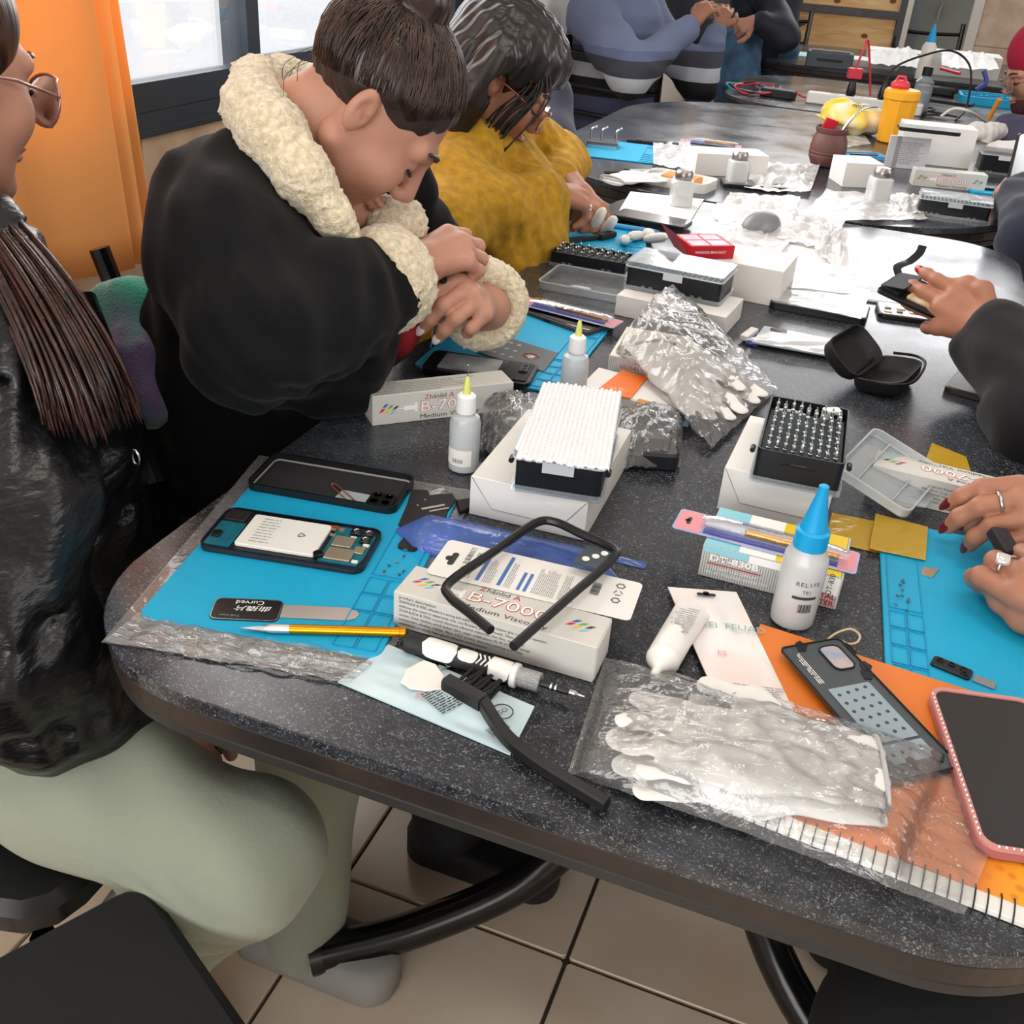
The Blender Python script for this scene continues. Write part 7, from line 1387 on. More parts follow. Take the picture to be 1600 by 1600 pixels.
f2 = E2*0.06+V2*0.94; j.chain([S2, S2*0.5+E2*0.5, E2, E2*0.5+f2*0.5, f2], [0.075, 0.068, 0.060, 0.056, 0.042], 0.035); j.chain([S2L, Vector((-0.72, 2.28, 0.82)), V2L + Vector((-0.10, 0.14, 0.03))], [0.075, 0.060, 0.045], 0.03); j.cut(HM2 @ Vector((0.01, 0, -0.13)), (0.06, 0.06, 0.03), k=0.01)
j.chain([D(800, 300, 2.02), D(815, 380, 1.95), D(800, 420, 1.9)], [0.09, 0.075, 0.06], 0.06)
ax = (V2-E2).normalized(); wr = lambda X, Y, Z: 0.0030*np.sin(((X-E2.x)*ax.x+(Y-E2.y)*ax.y+(Z-E2.z)*ax.z)*165 + 2.0*np.sin(Z*40+X*22)) * np.clip(((X-E2.x)*ax.x+(Y-E2.y)*ax.y)*9, 0, 1) + 0.003*np.sin(X*38+Y*27+Z*60)
kid('sweater', j.build(noise=wr), M_must, W2)
s = Sdf(0.014); s.chain([(-0.9, 1.85, 0.48), (-0.5, 1.88, 0.48), (-0.46, 1.88, 0.05)], [0.1, 0.075, 0.05], 0.05); s.chain([(-0.9, 2.03, 0.48), (-0.5, 2.06, 0.48), (-0.46, 2.06, 0.05)], [0.1, 0.075, 0.05], 0.05); kid('trousers', s.build(), mat('black_denim', '#17181c', 0.8), W2)
for y_ in (1.88, 2.06): kid('shoe', prism(rrect(0.25, 0.09, 0.04, 5), 0.0, 0.06, 0.01), M_blkm, W2, Matrix.Translation((-0.40, y_, 0.001)))

# ================= person in the black puffer jacket
W3 = person('person in black puffer jacket and sage trousers cut off by the left edge', (-0.80, 0.72, 0))
fw3 = Vector((0.10, 0.99, 0)).normalized(); HC3 = D(-122, 108, 0.98); pi3 = math.radians(12); HM3 = Fm(HC3, fw3*math.cos(pi3)-Vector((0, 0, 1))*math.sin(pi3), fw3*math.sin(pi3)+Vector((0, 0, 1))*math.cos(pi3), 1.0)
S3, E3, V3 = D(-35, 560, 0.95), D(-35, 1010, 0.89), D(160, 1095, 1.02); S3L = S3 + Vector((-0.25, 0.18, -0.06)); M3 = (S3+S3L)*0.5
bs = Sdf(0.007); bs.chain([HM3 @ Vector((-0.02, 0, -0.02)), HM3 @ Vector((-0.03, 0, -0.11)), D(-60, 420, 0.99)], [0.052, 0.054, 0.07], 0.03); h3 = Sdf(0.003); hand_into(h3, V3, Vector((0.9, 0.3, -0.25)), Vector((0, -0.2, 1)), 1, ((25, 30, 15),)*4)
to = Sdf(0.014); to.chain([(-0.87, 0.70, 0.5), (-0.87, 0.71, 0.72), M3], [0.11, 0.10, 0.07], 0.05)
kid('body', join(tf(hg, HM3), bs.build(), h3.build(), to.build()), M_skin, W3); face_kids(W3, HM3); glasses(W3, HM3, mat('rose_gold_frame', '#b78d84', 0.25, metal=0.6), 0.030, 0.026)
hh = Sdf(0.004); hh.ell((-0.02, 0, 0.046), (0.108, 0.088, 0.098), k=0.02).cut((0.100, 0, -0.040), (0.070, 0.10, 0.10), k=0.012)
hg3 = hh.build(); kid('hair', hg3, M_hair3, W3, HM3)
rnd = random.Random(3); strands = []
base = [D(-10, 360, 0.95), D(38, 425, 0.905), D(85, 500, 0.885), D(125, 580, 0.885), D(150, 650, 0.90)]
for k in range(260):
    o_ = Vector((rnd.uniform(-0.020, 0.020), rnd.uniform(-0.024, 0.024), rnd.uniform(-0.012, 0.012))); strands.append(tube(smooth_path([b + o_*(0.85+0.14*i) for i, b in enumerate(base)], 4), [0.0024]*8+[0.0022]*6+[0.0015]*2+[0.0004], 5))
o = kid('hair_locks', join(*strands), M_hair3, W3)
M_puf = mat('black_puffer_shell', '#0b0c0f', 0.30, spec=0.55, bump=0.8, bscale=38, detail=4, stretch=(1, 1, 2.4))
j = Sdf(0.0062); j.chain([(-0.87, 0.70, 0.42), (-0.87, 0.71, 0.62), (-0.87, 0.72, 0.76), M3 + Vector((-0.01, 0, -0.03))], [0.165, 0.17, 0.160, 0.12], 0.07)
q3 = (S3+E3)*0.5 + Vector((0.02, 0, 0)); j.chain([S3, q3, E3], [0.085, 0.085, 0.080], 0.02); f3 = V3; j.chain([E3, (E3+f3)*0.5 + Vector((0, 0, -0.01)), f3], [0.080, 0.074, 0.060], 0.03); j.cap(S3, M3 + Vector((0, 0, 0.04)), 0.075, 0.075, 0.05); j.cap(S3L, M3 + Vector((0, 0, 0.04)), 0.075, 0.075, 0.05); j.cap(S3L, Vector((-0.80, 0.86, 0.62)), 0.08, 0.07, 0.03)
j.chain([D(-60, 420, 0.98), D(5, 375, 0.97), D(20, 390, 0.93)], [0.035, 0.030, 0.022], 0.03)
def quilt(X, Y, Z):
    u = Z*1.0 + 0.25*X + 0.02*np.sin(X*30); sq = np.abs(np.sin(u*PI/0.105)); return -0.016*sq**0.45 + 0.004*(1-sq)*np.sin(X*190+Y*120) + 0.0035*np.sin(X*75+Z*48)*np.sin(Y*67-Z*40)+0.012
kid('puffer_jacket', j.build(noise=quilt), M_puf, W3)
M_sage = mat('sage_cotton', '#8b9282', 0.9, bump=0.12, bscale=400, sheen=0.2, var=0.06, vscale=6); s = Sdf(0.006); hipR = Vector((-0.80, 0.585, 0.53)); knR = P(385, 1335, 0.51)
s.chain([hipR, hipR*0.5+knR*0.5, knR], [0.088, 0.080, 0.064], 0.05); s.chain([knR, knR + Vector((-0.12, -0.01, -0.17)), knR + Vector((-0.24, 0.0, -0.40))], [0.070, 0.060, 0.055], 0.03); hipL = Vector((-0.80, 0.80, 0.53)); knL = Vector((-0.50, 0.80, 0.50)); s.chain([hipL, knL], [0.10, 0.075], 0.04); s.chain([knL, knL + Vector((-0.03, 0, -0.45))], [0.068, 0.055], 0.03); s.cap(hipR, hipL, 0.11, 0.11, 0.05)
def fold_knee(X, Y, Z): r = np.sqrt((X-knR.x+0.05)**2+(Y-knR.y+0.03)**2+(Z-knR.z+0.08)**2); return 0.006*(1-2*np.abs(np.sin(Z*95+X*40)))*np.exp(-(r/0.075)**2) + 0.0025*np.sin(X*38+Y*55+Z*20)
kid('sage_trousers', s.build(noise=fold_knee), M_sage, W3)
for q_ in (knR + Vector((-0.22, 0.0, 0)), knL + Vector((0.01, 0, 0))): kid('shoe', prism(rrect(0.25, 0.09, 0.04, 5), 0.0, 0.07, 0.012), mat('grey_shoe', '#8f8e8a', 0.7), W3, Matrix.Translation((q_.x-0.02, q_.y, 0.001)))
# ring pull charm on the jacket
kid('zip_pull', tube([D(212, 715, 0.99)+Vector((0.004*math.cos(k*PI/5), 0, 0.008*math.sin(k*PI/5))) for k in range(10)], 0.0014, 6, closed=True), M_steel, W3)
# ================= seats around the near left corner
M_vin = mat('black_vinyl', '#151517', 0.45, bump=0.08, bscale=90)
t = thing('foreground_chair', 'black padded chair seat in the lower left foreground', 'chair', (-0.60, 0.40, 0), math.radians(-17))
q0 = P(225, 1364, 0.50); e0 = P(390, 1600, 0.50)-q0   # far left corner of the seat and the run of its edge
t.location = (q0.x, q0.y, 0); t.rotation_euler = (0, 0, math.atan2(e0.y, e0.x))
ob('seat', prism([(x+0.21, y-0.21) for x, y in rrect(0.42, 0.42, 0.03, 5)], 0.455, 0.50, 0.010), mat('black_seat_cloth', '#0e0f11', 0.7, bump=0.15, bscale=500), t, smooth=True, angle=40)
for (x, y) in ((0.39, -0.02), (0.03, -0.03), (0.39, -0.40), (0.02, -0.40)): ob('leg', tube([(x, y, 0), (x, y, 0.455)], 0.013, 10), M_blk, t, smooth=True)
def seat_chair(label, loc, rz, back=True, posts=0.92):
    t = thing('steel_chair', label, 'chair', loc, rz, 'black steel chairs')
    ob('seat', xf(box(0.42, 0.42, 0.045, r=0.06, bev=0.012), (0, 0, 0.405)), mat('glossy_vinyl', '#111113', 0.25), t, smooth=True, angle=40)
    for x in (-0.19, 0.19):
        ob('leg', tube([(x, 0.2, 0), (x, 0.18, 0.405)], 0.013, 8), M_blk, t, smooth=True); ob('leg', tube([(x, -0.2, 0), (x, -0.19, 0.405)], 0.013, 8), M_blk, t, smooth=True)
        if back: ob('back_post', tube(smooth_path([(x, 0.205, 0.40), (x, 0.225, 0.62), (x, 0.275, posts)], 5), 0.0165, 10), M_blk, t, smooth=True)
    if back:
        for z in (0.58, 0.66, 0.74): ob('back_rail', tube([(-0.19, 0.22+(z-0.58)*0.2, z), (0.19, 0.22+(z-0.58)*0.2, z)], 0.009, 8), M_blk, t, smooth=True)
    return t
seat_chair('glossy black chair carrying the person in the puffer jacket', (-0.80, 0.66, 0), math.radians(90), False)
cw = seat_chair('black steel chair with a teal towel behind the fleece collar person', (-0.86, 1.12, 0), math.radians(96), True, 0.80)
pp = P(120, 462, 0.86)
o = ob('chair_post', tube(smooth_path([D(122, 462, 1.26), D(165, 560, 1.24), D(215, 690, 1.22), D(245, 800, 1.22)], 4), 0.0145, 10), M_blk, smooth=True); bpy.data.objects.remove(o)
s = Sdf(0.006); s.chain([D(168, 470, 1.35), D(205, 462, 1.34), D(245, 470, 1.33)], [0.022, 0.022, 0.022], 0.02); s.chain([D(175, 480, 1.35), D(200, 560, 1.33), D(225, 620, 1.32)], [0.024, 0.026, 0.026], 0.02); s.chain([D(215, 470, 1.34), D(232, 560, 1.32), D(240, 640, 1.31)], [0.024, 0.026, 0.026], 0.02)
g = s.build(noise=folds(0.004, 70, 6)); c = Vector((-0.98, 1.10, 0.72)); o = ob('towel', ([(x-c.x, y-c.y, z-c.z) for x, y, z in g[0]], g[1]), mat('teal_terry', '#3fae94', 0.95, bump=0.6, bscale=300, sheen=0.4, col2='#6a5a84', vscale=9, detail=1), loc=c, smooth=True, angle=None); tag(o, 'teal patterned terry towel hung on the chair back of the fleece collar person', 'towel')
t = seat_chair('black steel chair whose back post shows beside the auburn hair', (-0.92, 1.00, 0), math.radians(90), False); bpy.data.objects.remove(t.children[0]) if False else None
for ch in list(t.children): bpy.data.objects.remove(ch)
bpy.data.objects.remove(t)
a_, b_ = D(128, 465, 1.22), D(240, 760, 1.20); ob('back_post', tube([a_-Vector(cw.location)*0 , b_], 0.016, 10), M_blk, None, smooth=True)
o = bpy.context.scene.objects[-1] if False else COL.objects[-1]; Mi = Matrix.LocRotScale(cw.location, Euler((0, 0, math.radians(96))), None).inverted(); o.parent = cw; o.matrix_basis = Mi
# person under-table dark trousers at the lower right
M_dkt = mat('black_trouser', '#0d0e11', 0.85)
# ================= person in the striped sweater
W4 = person('person in striped blue sweater raising both hands at the back left', (-0.95, 3.9, 0)); M_top = None
def stripe_sweater():
    mt, nt, b = _new('striped_sweater'); L = nt.links; b.inputs['Roughness'].default_value = 0.9
    tc = nt.nodes.new('ShaderNodeTexCoord'); sp = nt.nodes.new('ShaderNodeSeparateXYZ'); L.new(tc.outputs['Object'], sp.inputs[0]); mr = nt.nodes.new('ShaderNodeMapRange'); mr.inputs['From Min'].default_value = 0.55; mr.inputs['From Max'].default_value = 1.25; L.new(sp.outputs[2], mr.inputs['Value'])
    r = nt.nodes.new('ShaderNodeValToRGB'); r.color_ramp.interpolation = 'CONSTANT'; L.new(mr.outputs[0], r.inputs[0])
    zs = [(0.55, '#454a66'), (ZB[3], '#17171c'), (ZB[2], '#aeb4bd'), (ZB[1], '#383a46'), (ZB[0], '#5d6788'), (ZB[0]+0.03, '#6c7796')]
    e = r.color_ramp.elements
    while len(e) > 1: e.remove(e[-1])
    e[0].position = 0; e[0].color = srgb(zs[0][1])
    for z, c in zs[1:]: q = e.new((z-0.55)/0.70); q.color = srgb(c)
    L.new(r.outputs[0], b.inputs['Base Color']); return mt
CH4 = D(950, 100, 3.85); ZB = [D(930, 62, 3.8).z, D(930, 82, 3.8).z, D(930, 107, 3.8).z, D(930, 160, 3.8).z]; ZB[2] = D(930, 128, 4.0).z; ZB[1] = D(930, 104, 4.0).z; ZB[0] = D(930, 78, 4.0).z; ZB[3] = D(930, 160, 4.0).z
S4, E4, V4 = D(925, 25, 4.0), D(985, 118, 3.82), D(1085, 35, 4.0); S4L = S4 + Vector((0.10, 0.40, 0)); E4L, V4L = D(1092, 130, 4.25), D(1122, 45, 4.3); M4_ = (S4+S4L)*0.5
b4 = Sdf(0.012); b4.chain([(M4_.x-0.02, M4_.y, 0.5), (M4_.x, M4_.y, 0.8), M4_, M4_ + Vector((0.02, 0, 0.12))], [0.12, 0.13, 0.10, 0.055], 0.05); h4 = Sdf(0.004); hand_into(h4, V4, D(1115, 0, 4.0)-V4, Vector((-0.3, -0.8, 0.3)), 1, ((35, 40, 20),)*4); hand_into(h4, V4L, D(1135, 5, 4.3)-V4L, Vector((0.3, -0.8, 0.3)), -1, ((35, 40, 20),)*4)
HM4 = Fm(M4_ + Vector((0.06, 0.0, 0.27)), Vector((1, 0.1, -0.1)), Vector((0, 0, 1)), 1.0); kid('body', join(tf(hg, HM4), b4.build(), h4.build()), M_skin2, W4); face_kids(W4, HM4)
hh = Sdf(0.006); hh.ell((-0.02, 0, 0.050), (0.104, 0.084, 0.094), k=0.02).cut((0.105, 0, -0.045), (0.075, 0.10, 0.10), k=0.012); kid('hair', hh.build(), M_hair2, W4, HM4)
j = Sdf(0.010); j.chain([(M4_.x-0.02, M4_.y, 0.50), (M4_.x-0.01, M4_.y, 0.70), (M4_.x, M4_.y, 0.92), M4_ + Vector((0, 0, -0.02))], [0.19, 0.195, 0.185, 0.13], 0.06); j.chain([S4, (S4+E4)*0.5, E4, V4*0.88+E4*0.12], [0.095, 0.088, 0.078, 0.050], 0.04); j.chain([S4L, E4L, V4L*0.88+E4L*0.12], [0.09, 0.075, 0.05], 0.04); j.cap(S4, S4L, 0.085, 0.085, 0.05)
kid('striped_sweater', j.build(noise=folds(0.004, 32, 9)), stripe_sweater(), W4)
s = Sdf(0.012); s.cap(M4_ + Vector((0.05, -0.02, 0.05)), M4_ + Vector((0.06, -0.02, 0.10)), 0.075, 0.065, 0.02); kid('shirt_collar', s.build(), mat('pink_shirt', '#b98aa2', 0.8), W4); s = Sdf(0.014); s.chain([(M4_.x, M4_.y-0.1, 0.48), (M4_.x+0.45, M4_.y-0.1, 0.48), (M4_.x+0.45, M4_.y-0.1, 0.05)], [0.12, 0.09, 0.06], 0.05); s.chain([(M4_.x, M4_.y+0.12, 0.48), (M4_.x+0.45, M4_.y+0.12, 0.48), (M4_.x+0.45, M4_.y+0.12, 0.05)], [0.12, 0.09, 0.06], 0.05); kid('trousers', s.build(), mat('grey_blue_denim', '#5a6380', 0.85), W4)
for dy in (-0.1, 0.12): kid('shoe', prism(rrect(0.26, 0.09, 0.04, 5), 0.0, 0.06, 0.01), M_blkm, W4, Matrix.Translation((M4_.x+0.50, M4_.y+dy, 0.001)))
chair('steel chair with curved rails seating the person in the striped sweater', (M4_.x+0.06, M4_.y+0.02, 0), PI)
# dark jacket hung over a chair behind the mustard sweater
p = D(835, 220, 2.75); ch = chair('steel chair with a dark navy coat hung over it behind the mustard sweater', (p.x-0.05, p.y-0.05, 0), math.radians(60)); s = Sdf(0.010)
s.chain([D(770, 150, 2.85), D(830, 135, 2.80), D(858, 150, 2.75)], [0.07, 0.08, 0.06], 0.05); s.chain([D(800, 150, 2.85), D(815, 240, 2.75), D(825, 340, 2.7)], [0.12, 0.13, 0.12], 0.06); s.chain([D(850, 160, 2.78), D(855, 230, 2.70), D(850, 330, 2.65)], [0.055, 0.06, 0.06], 0.05)
g = s.build(noise=folds(0.008, 30, 12, (0.8, 0.3, 0.1))); o = ob('hung_coat', ([(x-p.x, y-p.y, z-p.z) for x, y, z in g[0]], g[1]), mat('dark_navy_cloth', '#1b1c2c', 0.8, sheen=0.15, col2='#262640', vscale=8), loc=p, smooth=True, angle=None); tag(o, 'dark navy coat draped between the mustard sweater and the oval table', 'coat')
# ================= standing person at the back
W5 = person('person in dark navy jacket standing behind the raised hands', (-0.55, 4.9, 0)); B5 = D(1195, 10, 5.2); S5 = B5 + Vector((-0.1, -0.10, 0.12)); E5, V5 = D(1225, 55, 4.95), D(1180, 32, 4.9)
b5 = Sdf(0.012); b5.chain([(B5.x, B5.y, 0.9), B5, B5 + Vector((0, 0, 0.25))], [0.13, 0.12, 0.07], 0.05); b5.cap(B5 + Vector((0, 0, 0.25)), B5 + Vector((0, 0, 0.35)), 0.055, 0.055, 0.03); h5 = Sdf(0.004); hand_into(h5, V5, D(1145, 45, 4.9)-V5, Vector((0, -0.9, 0.3)), 1, ((70, 60, 30),)*4); HM5 = Fm(B5 + Vector((-0.04, -0.03, 0.47)), Vector((-0.9, -0.3, -0.2)), Vector((0, 0, 1)), 1.0)
kid('body', join(tf(hg, HM5), b5.build(), h5.build()), M_skin, W5); face_kids(W5, HM5); kid('hair', hh.build(), M_hair2, W5, HM5)
j = Sdf(0.010); j.chain([(B5.x, B5.y, 0.80), (B5.x, B5.y, 1.0), B5 + Vector((0, 0, 0.2))], [0.17, 0.17, 0.12], 0.06); j.chain([S5 + Vector((0, 0, 0.1)), E5, V5*0.8+E5*0.2], [0.08, 0.07, 0.055], 0.04); j.chain([D(1070, 0, 5.2), D(1100, 60, 5.15)], [0.10, 0.09], 0.05); kid('jacket', j.build(noise=folds(0.005, 30, 4)), mat('navy_shell', '#151b2a', 0.6), W5)
s = Sdf(0.014); s.chain([D(1150, 75, 5.15), D(1150, 130, 5.15), Vector((B5.x-0.05, B5.y, 0.06))], [0.13, 0.11, 0.08], 0.05); s.chain([(B5.x+0.1, B5.y, 0.8), (B5.x+0.1, B5.y, 0.06)], [0.11, 0.08], 0.05); kid('jeans', s.build(noise=folds(0.005, 40, 2)), mat('washed_denim', '#4c6f94', 0.85, col2='#2c4660', vscale=14), W5)
for dx in (-0.05, 0.1): kid('shoe', prism(rrect(0.10, 0.26, 0.04, 5), 0.0, 0.06, 0.01), M_blkm, W5, Matrix.Translation((B5.x+dx, B5.y-0.04, 0.001)))

# ================= right side: person with red nails raising a phone
W6 = person('person with red nails in black sleeve raising a phone at the right', (0.62, 1.60, 0)); V6 = D(1548, 520, 1.44); K6 = D(1498, 498, 1.50); E6 = D(1655, 660, 1.30)
h6 = Sdf(0.0022); n6 = hand_into(h6, V6, D(1490, 492, 1.47)-V6, Vector((0.35, -0.85, 0.15)), -1, ((10, 12, 8), (12, 14, 8), (14, 18, 10), (40, 40, 20)), (6, 2, -3, -10), thumb=((0.020, 0.026, 0.004), (0.040, 0.046, 0.004), (0.066, 0.046, -0.004), (0.090, 0.034, -0.008)))
h6.cap(E6*0.4+V6*0.6, V6, 0.036, 0.028, 0.02); b6 = Sdf(0.014); b6.chain([(0.70, 1.62, 0.5), (0.68, 1.60, 0.8), (0.66, 1.60, 1.0), (0.64, 1.6, 1.12)], [0.12, 0.12, 0.11, 0.055], 0.05); HM6 = Fm(Vector((0.60, 1.60, 1.22)), Vector((-0.9, 0.1, -0.4)), Vector((-0.4, 0, 0.9)), 1.0)
kid('body', join(h6.build(), b6.build(), tf(hg, HM6)), M_skin2, W6); face_kids(W6, HM6); kid('hair', hh.build(), M_hair2, W6, HM6); nail_kids(W6, n6, M_nailr, (4, 0), 1.4)
j = Sdf(0.008); j.chain([(0.72, 1.62, 0.42), (0.70, 1.62, 0.7), (0.68, 1.60, 0.98)], [0.17, 0.17, 0.13], 0.06); j.chain([(0.64, 1.46, 1.0), E6, V6*0.90+E6*0.10], [0.085, 0.075, 0.055], 0.04); j.chain([(0.62, 1.76, 1.0), (0.55, 1.80, 0.85), (0.42, 1.78, 0.82)], [0.085, 0.07, 0.05], 0.04); kid('black_sweater', j.build(noise=folds(0.005, 60, 6, (0.5, 0.2, 0.8))), mat('black_knit', '#0e0f12', 0.9, sheen=0.1, spec=0.3), W6)
s = Sdf(0.014); s.chain([(0.72, 1.55, 0.48), (0.38, 1.52, 0.48), (0.36, 1.52, 0.05)], [0.11, 0.08, 0.055], 0.05); s.chain([(0.72, 1.72, 0.48), (0.38, 1.72, 0.48), (0.36, 1.72, 0.05)], [0.11, 0.08, 0.055], 0.05); kid('trousers', s.build(), M_dkt, W6); [kid('shoe', prism(rrect(0.25, 0.09, 0.04, 5), 0, 0.06, 0.01), M_blkm, W6, Matrix.Translation((0.30, y_, 0.001))) for y_ in (1.52, 1.72)]
A_, B_ = D(1396, 436, 1.55), D(1510, 487, 1.48); d = B_-A_; M = Fm(A_, d, Vector((0.1, -0.3, 0.9))); t = thing('raised_phone', 'opened dark phone held up by the hand with red nails', 'phone', M.translation, rot=M.to_euler()); L_ = 0.150
ob('body', xf(pr(L_, 0.070, 0.008, 0, 0.0060, 0.0008), (0, -0.045, -0.004)), M_blk_pl, t); ob('battery', xf(pr(0.07, 0.045, 0.003, 0, 0.003), (0.045, -0.035, 0.0021)), mat('amber_battery', '#b98a4a', 0.4, col2='#d8cdb8', vscale=40), t); ob('camera_end', xf(pr(0.030, 0.055, 0.003, 0, 0.004), (0.004, -0.038, 0.0021)), M_dk, t); ob('top_flap', xf(box(0.04, 0.05, 0.002, r=0.003), (0.02, -0.01, 0.008), (0, -0.25, 0)), M_dk, t)
# ================= right side: ringed hands with burgundy nails
W7 = person('person with ringed fingers and burgundy nails at the right edge', (0.55, 1.05, 0)); VA = D(1690, 822, 1.04); VB = D(1725, 990, 0.90)
h7 = Sdf(0.0020); nA = hand_into(h7, VA, D(1620, 802, 1.02)-VA, Vector((0.0, -0.45, 0.9)), -1, ((38, 30, 20), (42, 34, 22), (46, 40, 26), (50, 45, 30)), (6, 2, -3, -8), thumb=((0.030, 0.026, -0.010), (0.048, 0.040, -0.028), (0.062, 0.036, -0.050), (0.070, 0.026, -0.070)), k=1.0)
h7b = Sdf(0.0020); nB = hand_into(h7b, VB, D(1640, 915, 0.93)-VB, Vector((-0.35, -0.55, 0.75)), 1, ((20, 50, 40), (35, 60, 40), (45, 62, 40), (50, 60, 40)), (6, 2, -3, -8), thumb=((0.030, 0.022, -0.010), (0.055, 0.034, -0.016), (0.080, 0.034, -0.022), (0.105, 0.028, -0.028)))
for h_, v_, e_ in ((h7, VA, Vector((0.52, 1.22, 0.84))), (h7b, VB, Vector((0.50, 0.86, 0.84)))): h_.cap(e_, v_, 0.040, 0.028, 0.02)
b7 = Sdf(0.014); b7.chain([(0.74, 1.05, 0.5), (0.72, 1.05, 0.8), (0.70, 1.05, 1.0), (0.67, 1.05, 1.12)], [0.12, 0.12, 0.11, 0.055], 0.05); HM7 = Fm(Vector((0.66, 1.05, 1.24)), Vector((-0.9, 0.1, -0.5)), Vector((-0.5, 0, 0.9)), 1.0)
kid('body', join(h7.build(), h7b.build(), b7.build(), tf(hg, HM7)), M_skin2, W7); face_kids(W7, HM7); kid('hair', hh.build(), M_hair2, W7, HM7); nail_kids(W7, nA, M_nailb, (0, 1, 2, 4), 1.5); nail_kids(W7, nB, M_nailb, (4, 0), 1.4)
j = Sdf(0.010); j.chain([(0.76, 1.05, 0.42), (0.74, 1.05, 0.7), (0.72, 1.05, 0.98)], [0.17, 0.17, 0.13], 0.06); j.chain([(0.70, 1.22, 1.0), (0.62, 1.28, 0.86), (0.50, 1.20, 0.84)], [0.085, 0.07, 0.05], 0.04); j.chain([(0.70, 0.88, 1.0), (0.62, 0.80, 0.86), (0.48, 0.87, 0.84)], [0.085, 0.07, 0.05], 0.04); kid('dark_sweater', j.build(noise=folds(0.005, 50, 6)), mat('maroon_knit', '#3c1c22', 0.9), W7)
s = Sdf(0.012); s.chain([(0.74, 0.95, 0.46), (0.22, 0.66, 0.44), (0.20, 0.64, 0.05)], [0.12, 0.105, 0.07], 0.05); s.chain([(0.74, 1.15, 0.46), (0.34, 1.12, 0.46), (0.32, 1.12, 0.05)], [0.12, 0.09, 0.06], 0.05); kid('trousers', s.build(), M_dkt, W7); [kid('shoe', prism(rrect(0.25, 0.09, 0.04, 5), 0, 0.06, 0.01), M_blkm, W7, Matrix.Translation((x_, y_, 0.001))) for x_, y_ in ((0.14, 0.64), (0.26, 1.12))]
def ring_on(par, nm, p, d, r=0.0105, gem=None):
    M = Fm(p, Vector(d).orthogonal(), d); kid(nm, tube([(r*math.cos(k*PI/8), r*math.sin(k*PI/8), 0) for k in range(16)], 0.0020, 6, closed=True), M_steel, par, M)
    if gem is not None: kid('ring_gem', prism(rrect(0.013, 0.013, 0.003, 3), -0.003, 0.004, 0.002), mat('pale_gem', '#d9d6d2', 0.1, metal=0.4), par, Fm(gem, Vector((1, 0, 0)), gem-p))
XA = (D(1620, 802, 1.02)-VA).normalized(); XB = (D(1640, 915, 0.93)-VB).normalized()
jq = h7.joints[1]; ring_on(W7, 'finger_ring', jq[0]*0.5+jq[1]*0.5, jq[1]-jq[0], 0.0112)
jq = h7b.joints[1]; pm = jq[0]*0.5+jq[1]*0.5; dd = (jq[1]-jq[0]).normalized(); nn = Vector((-0.35, -0.55, 0.75)); nn = (nn-dd*nn.dot(dd)).normalized(); ring_on(W7, 'finger_ring', pm, dd, 0.0114, pm + nn*0.0125)
p = D(1562, 855, 0.985); o = ob('held_part', xf(box(0.020, 0.034, 0.012, r=0.004, bev=0.002)), M_blkm, loc=p, rot=(0.3, 0.2, 0.6)); tag(o, 'dark small part held between the ringed hands', 'phone part')
# ================= navy sleeve and bearded red cap persons
W8 = person('person in navy fleece sleeve holding a phone at the right of the oval table', (0.52, 2.55, 0)); V8 = D(1592, 300, 2.42); E8 = D(1625, 370, 2.25)
h8 = Sdf(0.003); hand_into(h8, V8, D(1575, 285, 2.5)-V8, Vector((-0.4, -0.7, 0.5)), 1, ((30, 40, 20),)*4); h8.cap(E8*0.4+V8*0.6, V8, 0.036, 0.028, 0.02); b8 = Sdf(0.016); b8.chain([(0.62, 2.5, 0.5), (0.61, 2.5, 0.8), (0.6, 2.5, 1.0), (0.58, 2.5, 1.12)], [0.12, 0.12, 0.11, 0.055], 0.05); HM8 = Fm(Vector((0.57, 2.5, 1.24)), Vector((-0.9, 0.2, -0.4)), Vector((-0.4, 0, 0.9)), 1.0)
kid('body', join(h8.build(), b8.build(), tf(hg, HM8)), M_skin, W8); face_kids(W8, HM8); kid('hair', hh.build(), M_hair2, W8, HM8)
j = Sdf(0.010); j.chain([(0.64, 2.5, 0.42), (0.62, 2.5, 0.7), (0.62, 2.5, 0.98)], [0.17, 0.17, 0.13], 0.06); j.chain([(0.58, 2.36, 1.0), E8, V8*0.86+E8*0.14], [0.085, 0.080, 0.058], 0.04); kid('navy_fleece', j.build(noise=folds(0.005, 60, 8, (0.3, 0.3, 0.9))), mat('navy_fleece_cloth', '#171d33', 0.85, sheen=0.2), W8); s = Sdf(0.016); s.chain([(0.62, 2.42, 0.48), (0.44, 2.42, 0.48), (0.42, 2.42, 0.05)], [0.11, 0.08, 0.055], 0.05); s.chain([(0.62, 2.6, 0.48), (0.44, 2.6, 0.48), (0.42, 2.6, 0.05)], [0.11, 0.08, 0.055], 0.05); kid('trousers', s.build(), M_dkt, W8)
t = thing('held_phone', 'grey phone held upright above the navy sleeve', 'phone', D(1598, 262, 2.44), rot=(math.radians(75), 0.1, 0.5)); ob('body', box(0.072, 0.15, 0.009, r=0.010, bev=0.001), M_blk_pl, t); ob('back_glass', xf(box(0.066, 0.144, 0.0006, r=0.008), (0, 0, 0.0091)), M_slv, t)
W9 = person('person in red knitted cap and glasses wearing white gloves at the right', (0.72, 3.9, 0)); HM9 = Fm(D(1622, 110, 3.62), Vector((-0.88, -0.30, -0.45)), Vector((-0.35, -0.1, 0.9)), 1.0)
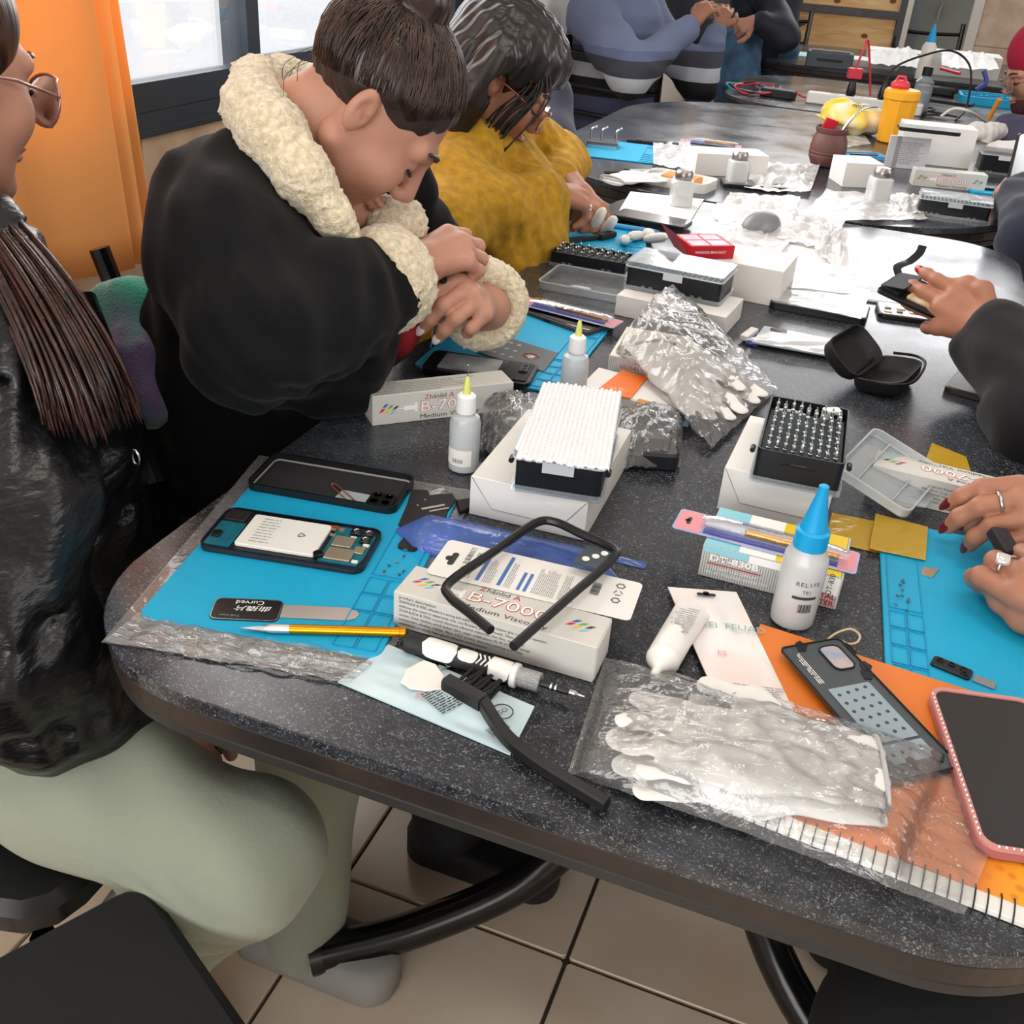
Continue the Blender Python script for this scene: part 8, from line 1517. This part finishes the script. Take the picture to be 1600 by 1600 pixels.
b9 = Sdf(0.014); b9.chain([HM9 @ Vector((-0.02, 0, -0.02)), HM9 @ Vector((-0.03, 0, -0.12)), (0.62, 3.75, 0.9), (0.66, 3.75, 0.5)], [0.055, 0.055, 0.11, 0.12], 0.04); kid('body', join(tf(hg, HM9), b9.build()), M_skin, W9); face_kids(W9, HM9); glasses(W9, HM9, M_frm)
hh9 = Sdf(0.005); hh9.ell((-0.02, 0, 0.060), (0.112, 0.094, 0.108), k=0.02).ell((-0.07, 0, 0.10), (0.07, 0.07, 0.08), k=0.03).cut((0.112, 0, -0.060), (0.075, 0.12, 0.092), k=0.01); hh9.plane((0, 0, -0.012), (0.25, 0, -1)); kid('knitted_cap', hh9.build(), mat('crimson_knit', '#a01c38', 0.9, bump=0.2, bscale=500), W9, HM9)
s = Sdf(0.006); s.ell((0.060, 0, -0.100), (0.045, 0.055, 0.050), k=0.02).ell((0.05, -0.02, -0.16), (0.035, 0.04, 0.05), k=0.03); kid('beard', s.build(noise=lambda X, Y, Z: 0.003*np.sin(Y*300)*np.sin(Z*90)), mat('reddish_beard', '#4a1f22', 0.8, bump=0.5, bscale=200), W9, HM9)
j = Sdf(0.012); j.chain([(0.70, 3.75, 0.42), (0.68, 3.75, 0.7), (0.64, 3.75, 0.92)], [0.18, 0.18, 0.14], 0.06); j.chain([D(1640, 200, 3.5), D(1600, 215, 3.4), D(1572, 200, 3.42)], [0.08, 0.06, 0.045], 0.04); j.chain([D(1660, 215, 3.3), D(1640, 240, 3.2), D(1610, 238, 3.2)], [0.08, 0.06, 0.045], 0.04); kid('grey_jacket', j.build(noise=folds(0.005, 40, 2)), mat('dusk_jacket', '#4a4760', 0.8), W9)
g9 = Sdf(0.0035); hand_into(g9, D(1560, 205, 3.40), D(1520, 205, 3.40)-D(1560, 205, 3.40), Vector((0.1, -0.6, 0.8)), 1, ((45, 50, 20),)*4, k=1.05); g9b = Sdf(0.0035); hand_into(g9b, D(1600, 232, 3.2), D(1560, 235, 3.2)-D(1600, 232, 3.2), Vector((0.1, -0.5, 0.85)), 1, ((35, 40, 20),)*4, k=1.05); kid('white_glove', g9.build(noise=folds(0.002, 120, 3)), M_glove, W9); kid('white_glove', g9b.build(noise=folds(0.002, 120, 4)), M_glove, W9); s = Sdf(0.016); s.chain([(0.68, 3.65, 0.48), (0.40, 3.65, 0.48), (0.38, 3.65, 0.05)], [0.11, 0.08, 0.055], 0.05); s.chain([(0.68, 3.85, 0.48), (0.40, 3.85, 0.48), (0.38, 3.85, 0.05)], [0.11, 0.08, 0.055], 0.05); kid('trousers', s.build(), M_dkt, W9)
a_, b_ = D(1545, 186, 3.36), D(1562, 155, 3.30); o = ob('wooden_stick', tube([(0, 0, 0), b_-a_], [0.007, 0.008], 8), mat('orange_wood', '#d98a2c', 0.5), loc=a_, smooth=True); tag(o, 'short orange wooden stick held in the white gloved hand', 'stick')

for lab, x, y, rz in (('black steel chair under the person in the mustard sweater', -0.93, 1.95, 90), ('black steel chair under the person with red nails', 0.74, 1.63, -90), ('black steel chair under the person with ringed fingers', 0.78, 1.05, -90), ('black steel chair under the person in the navy fleece', 0.66, 2.50, -90), ('black steel chair under the person in the red knitted cap', 0.72, 3.75, -90)):
    seat_chair(lab, (x, y, 0), math.radians(rz), True, 0.84)
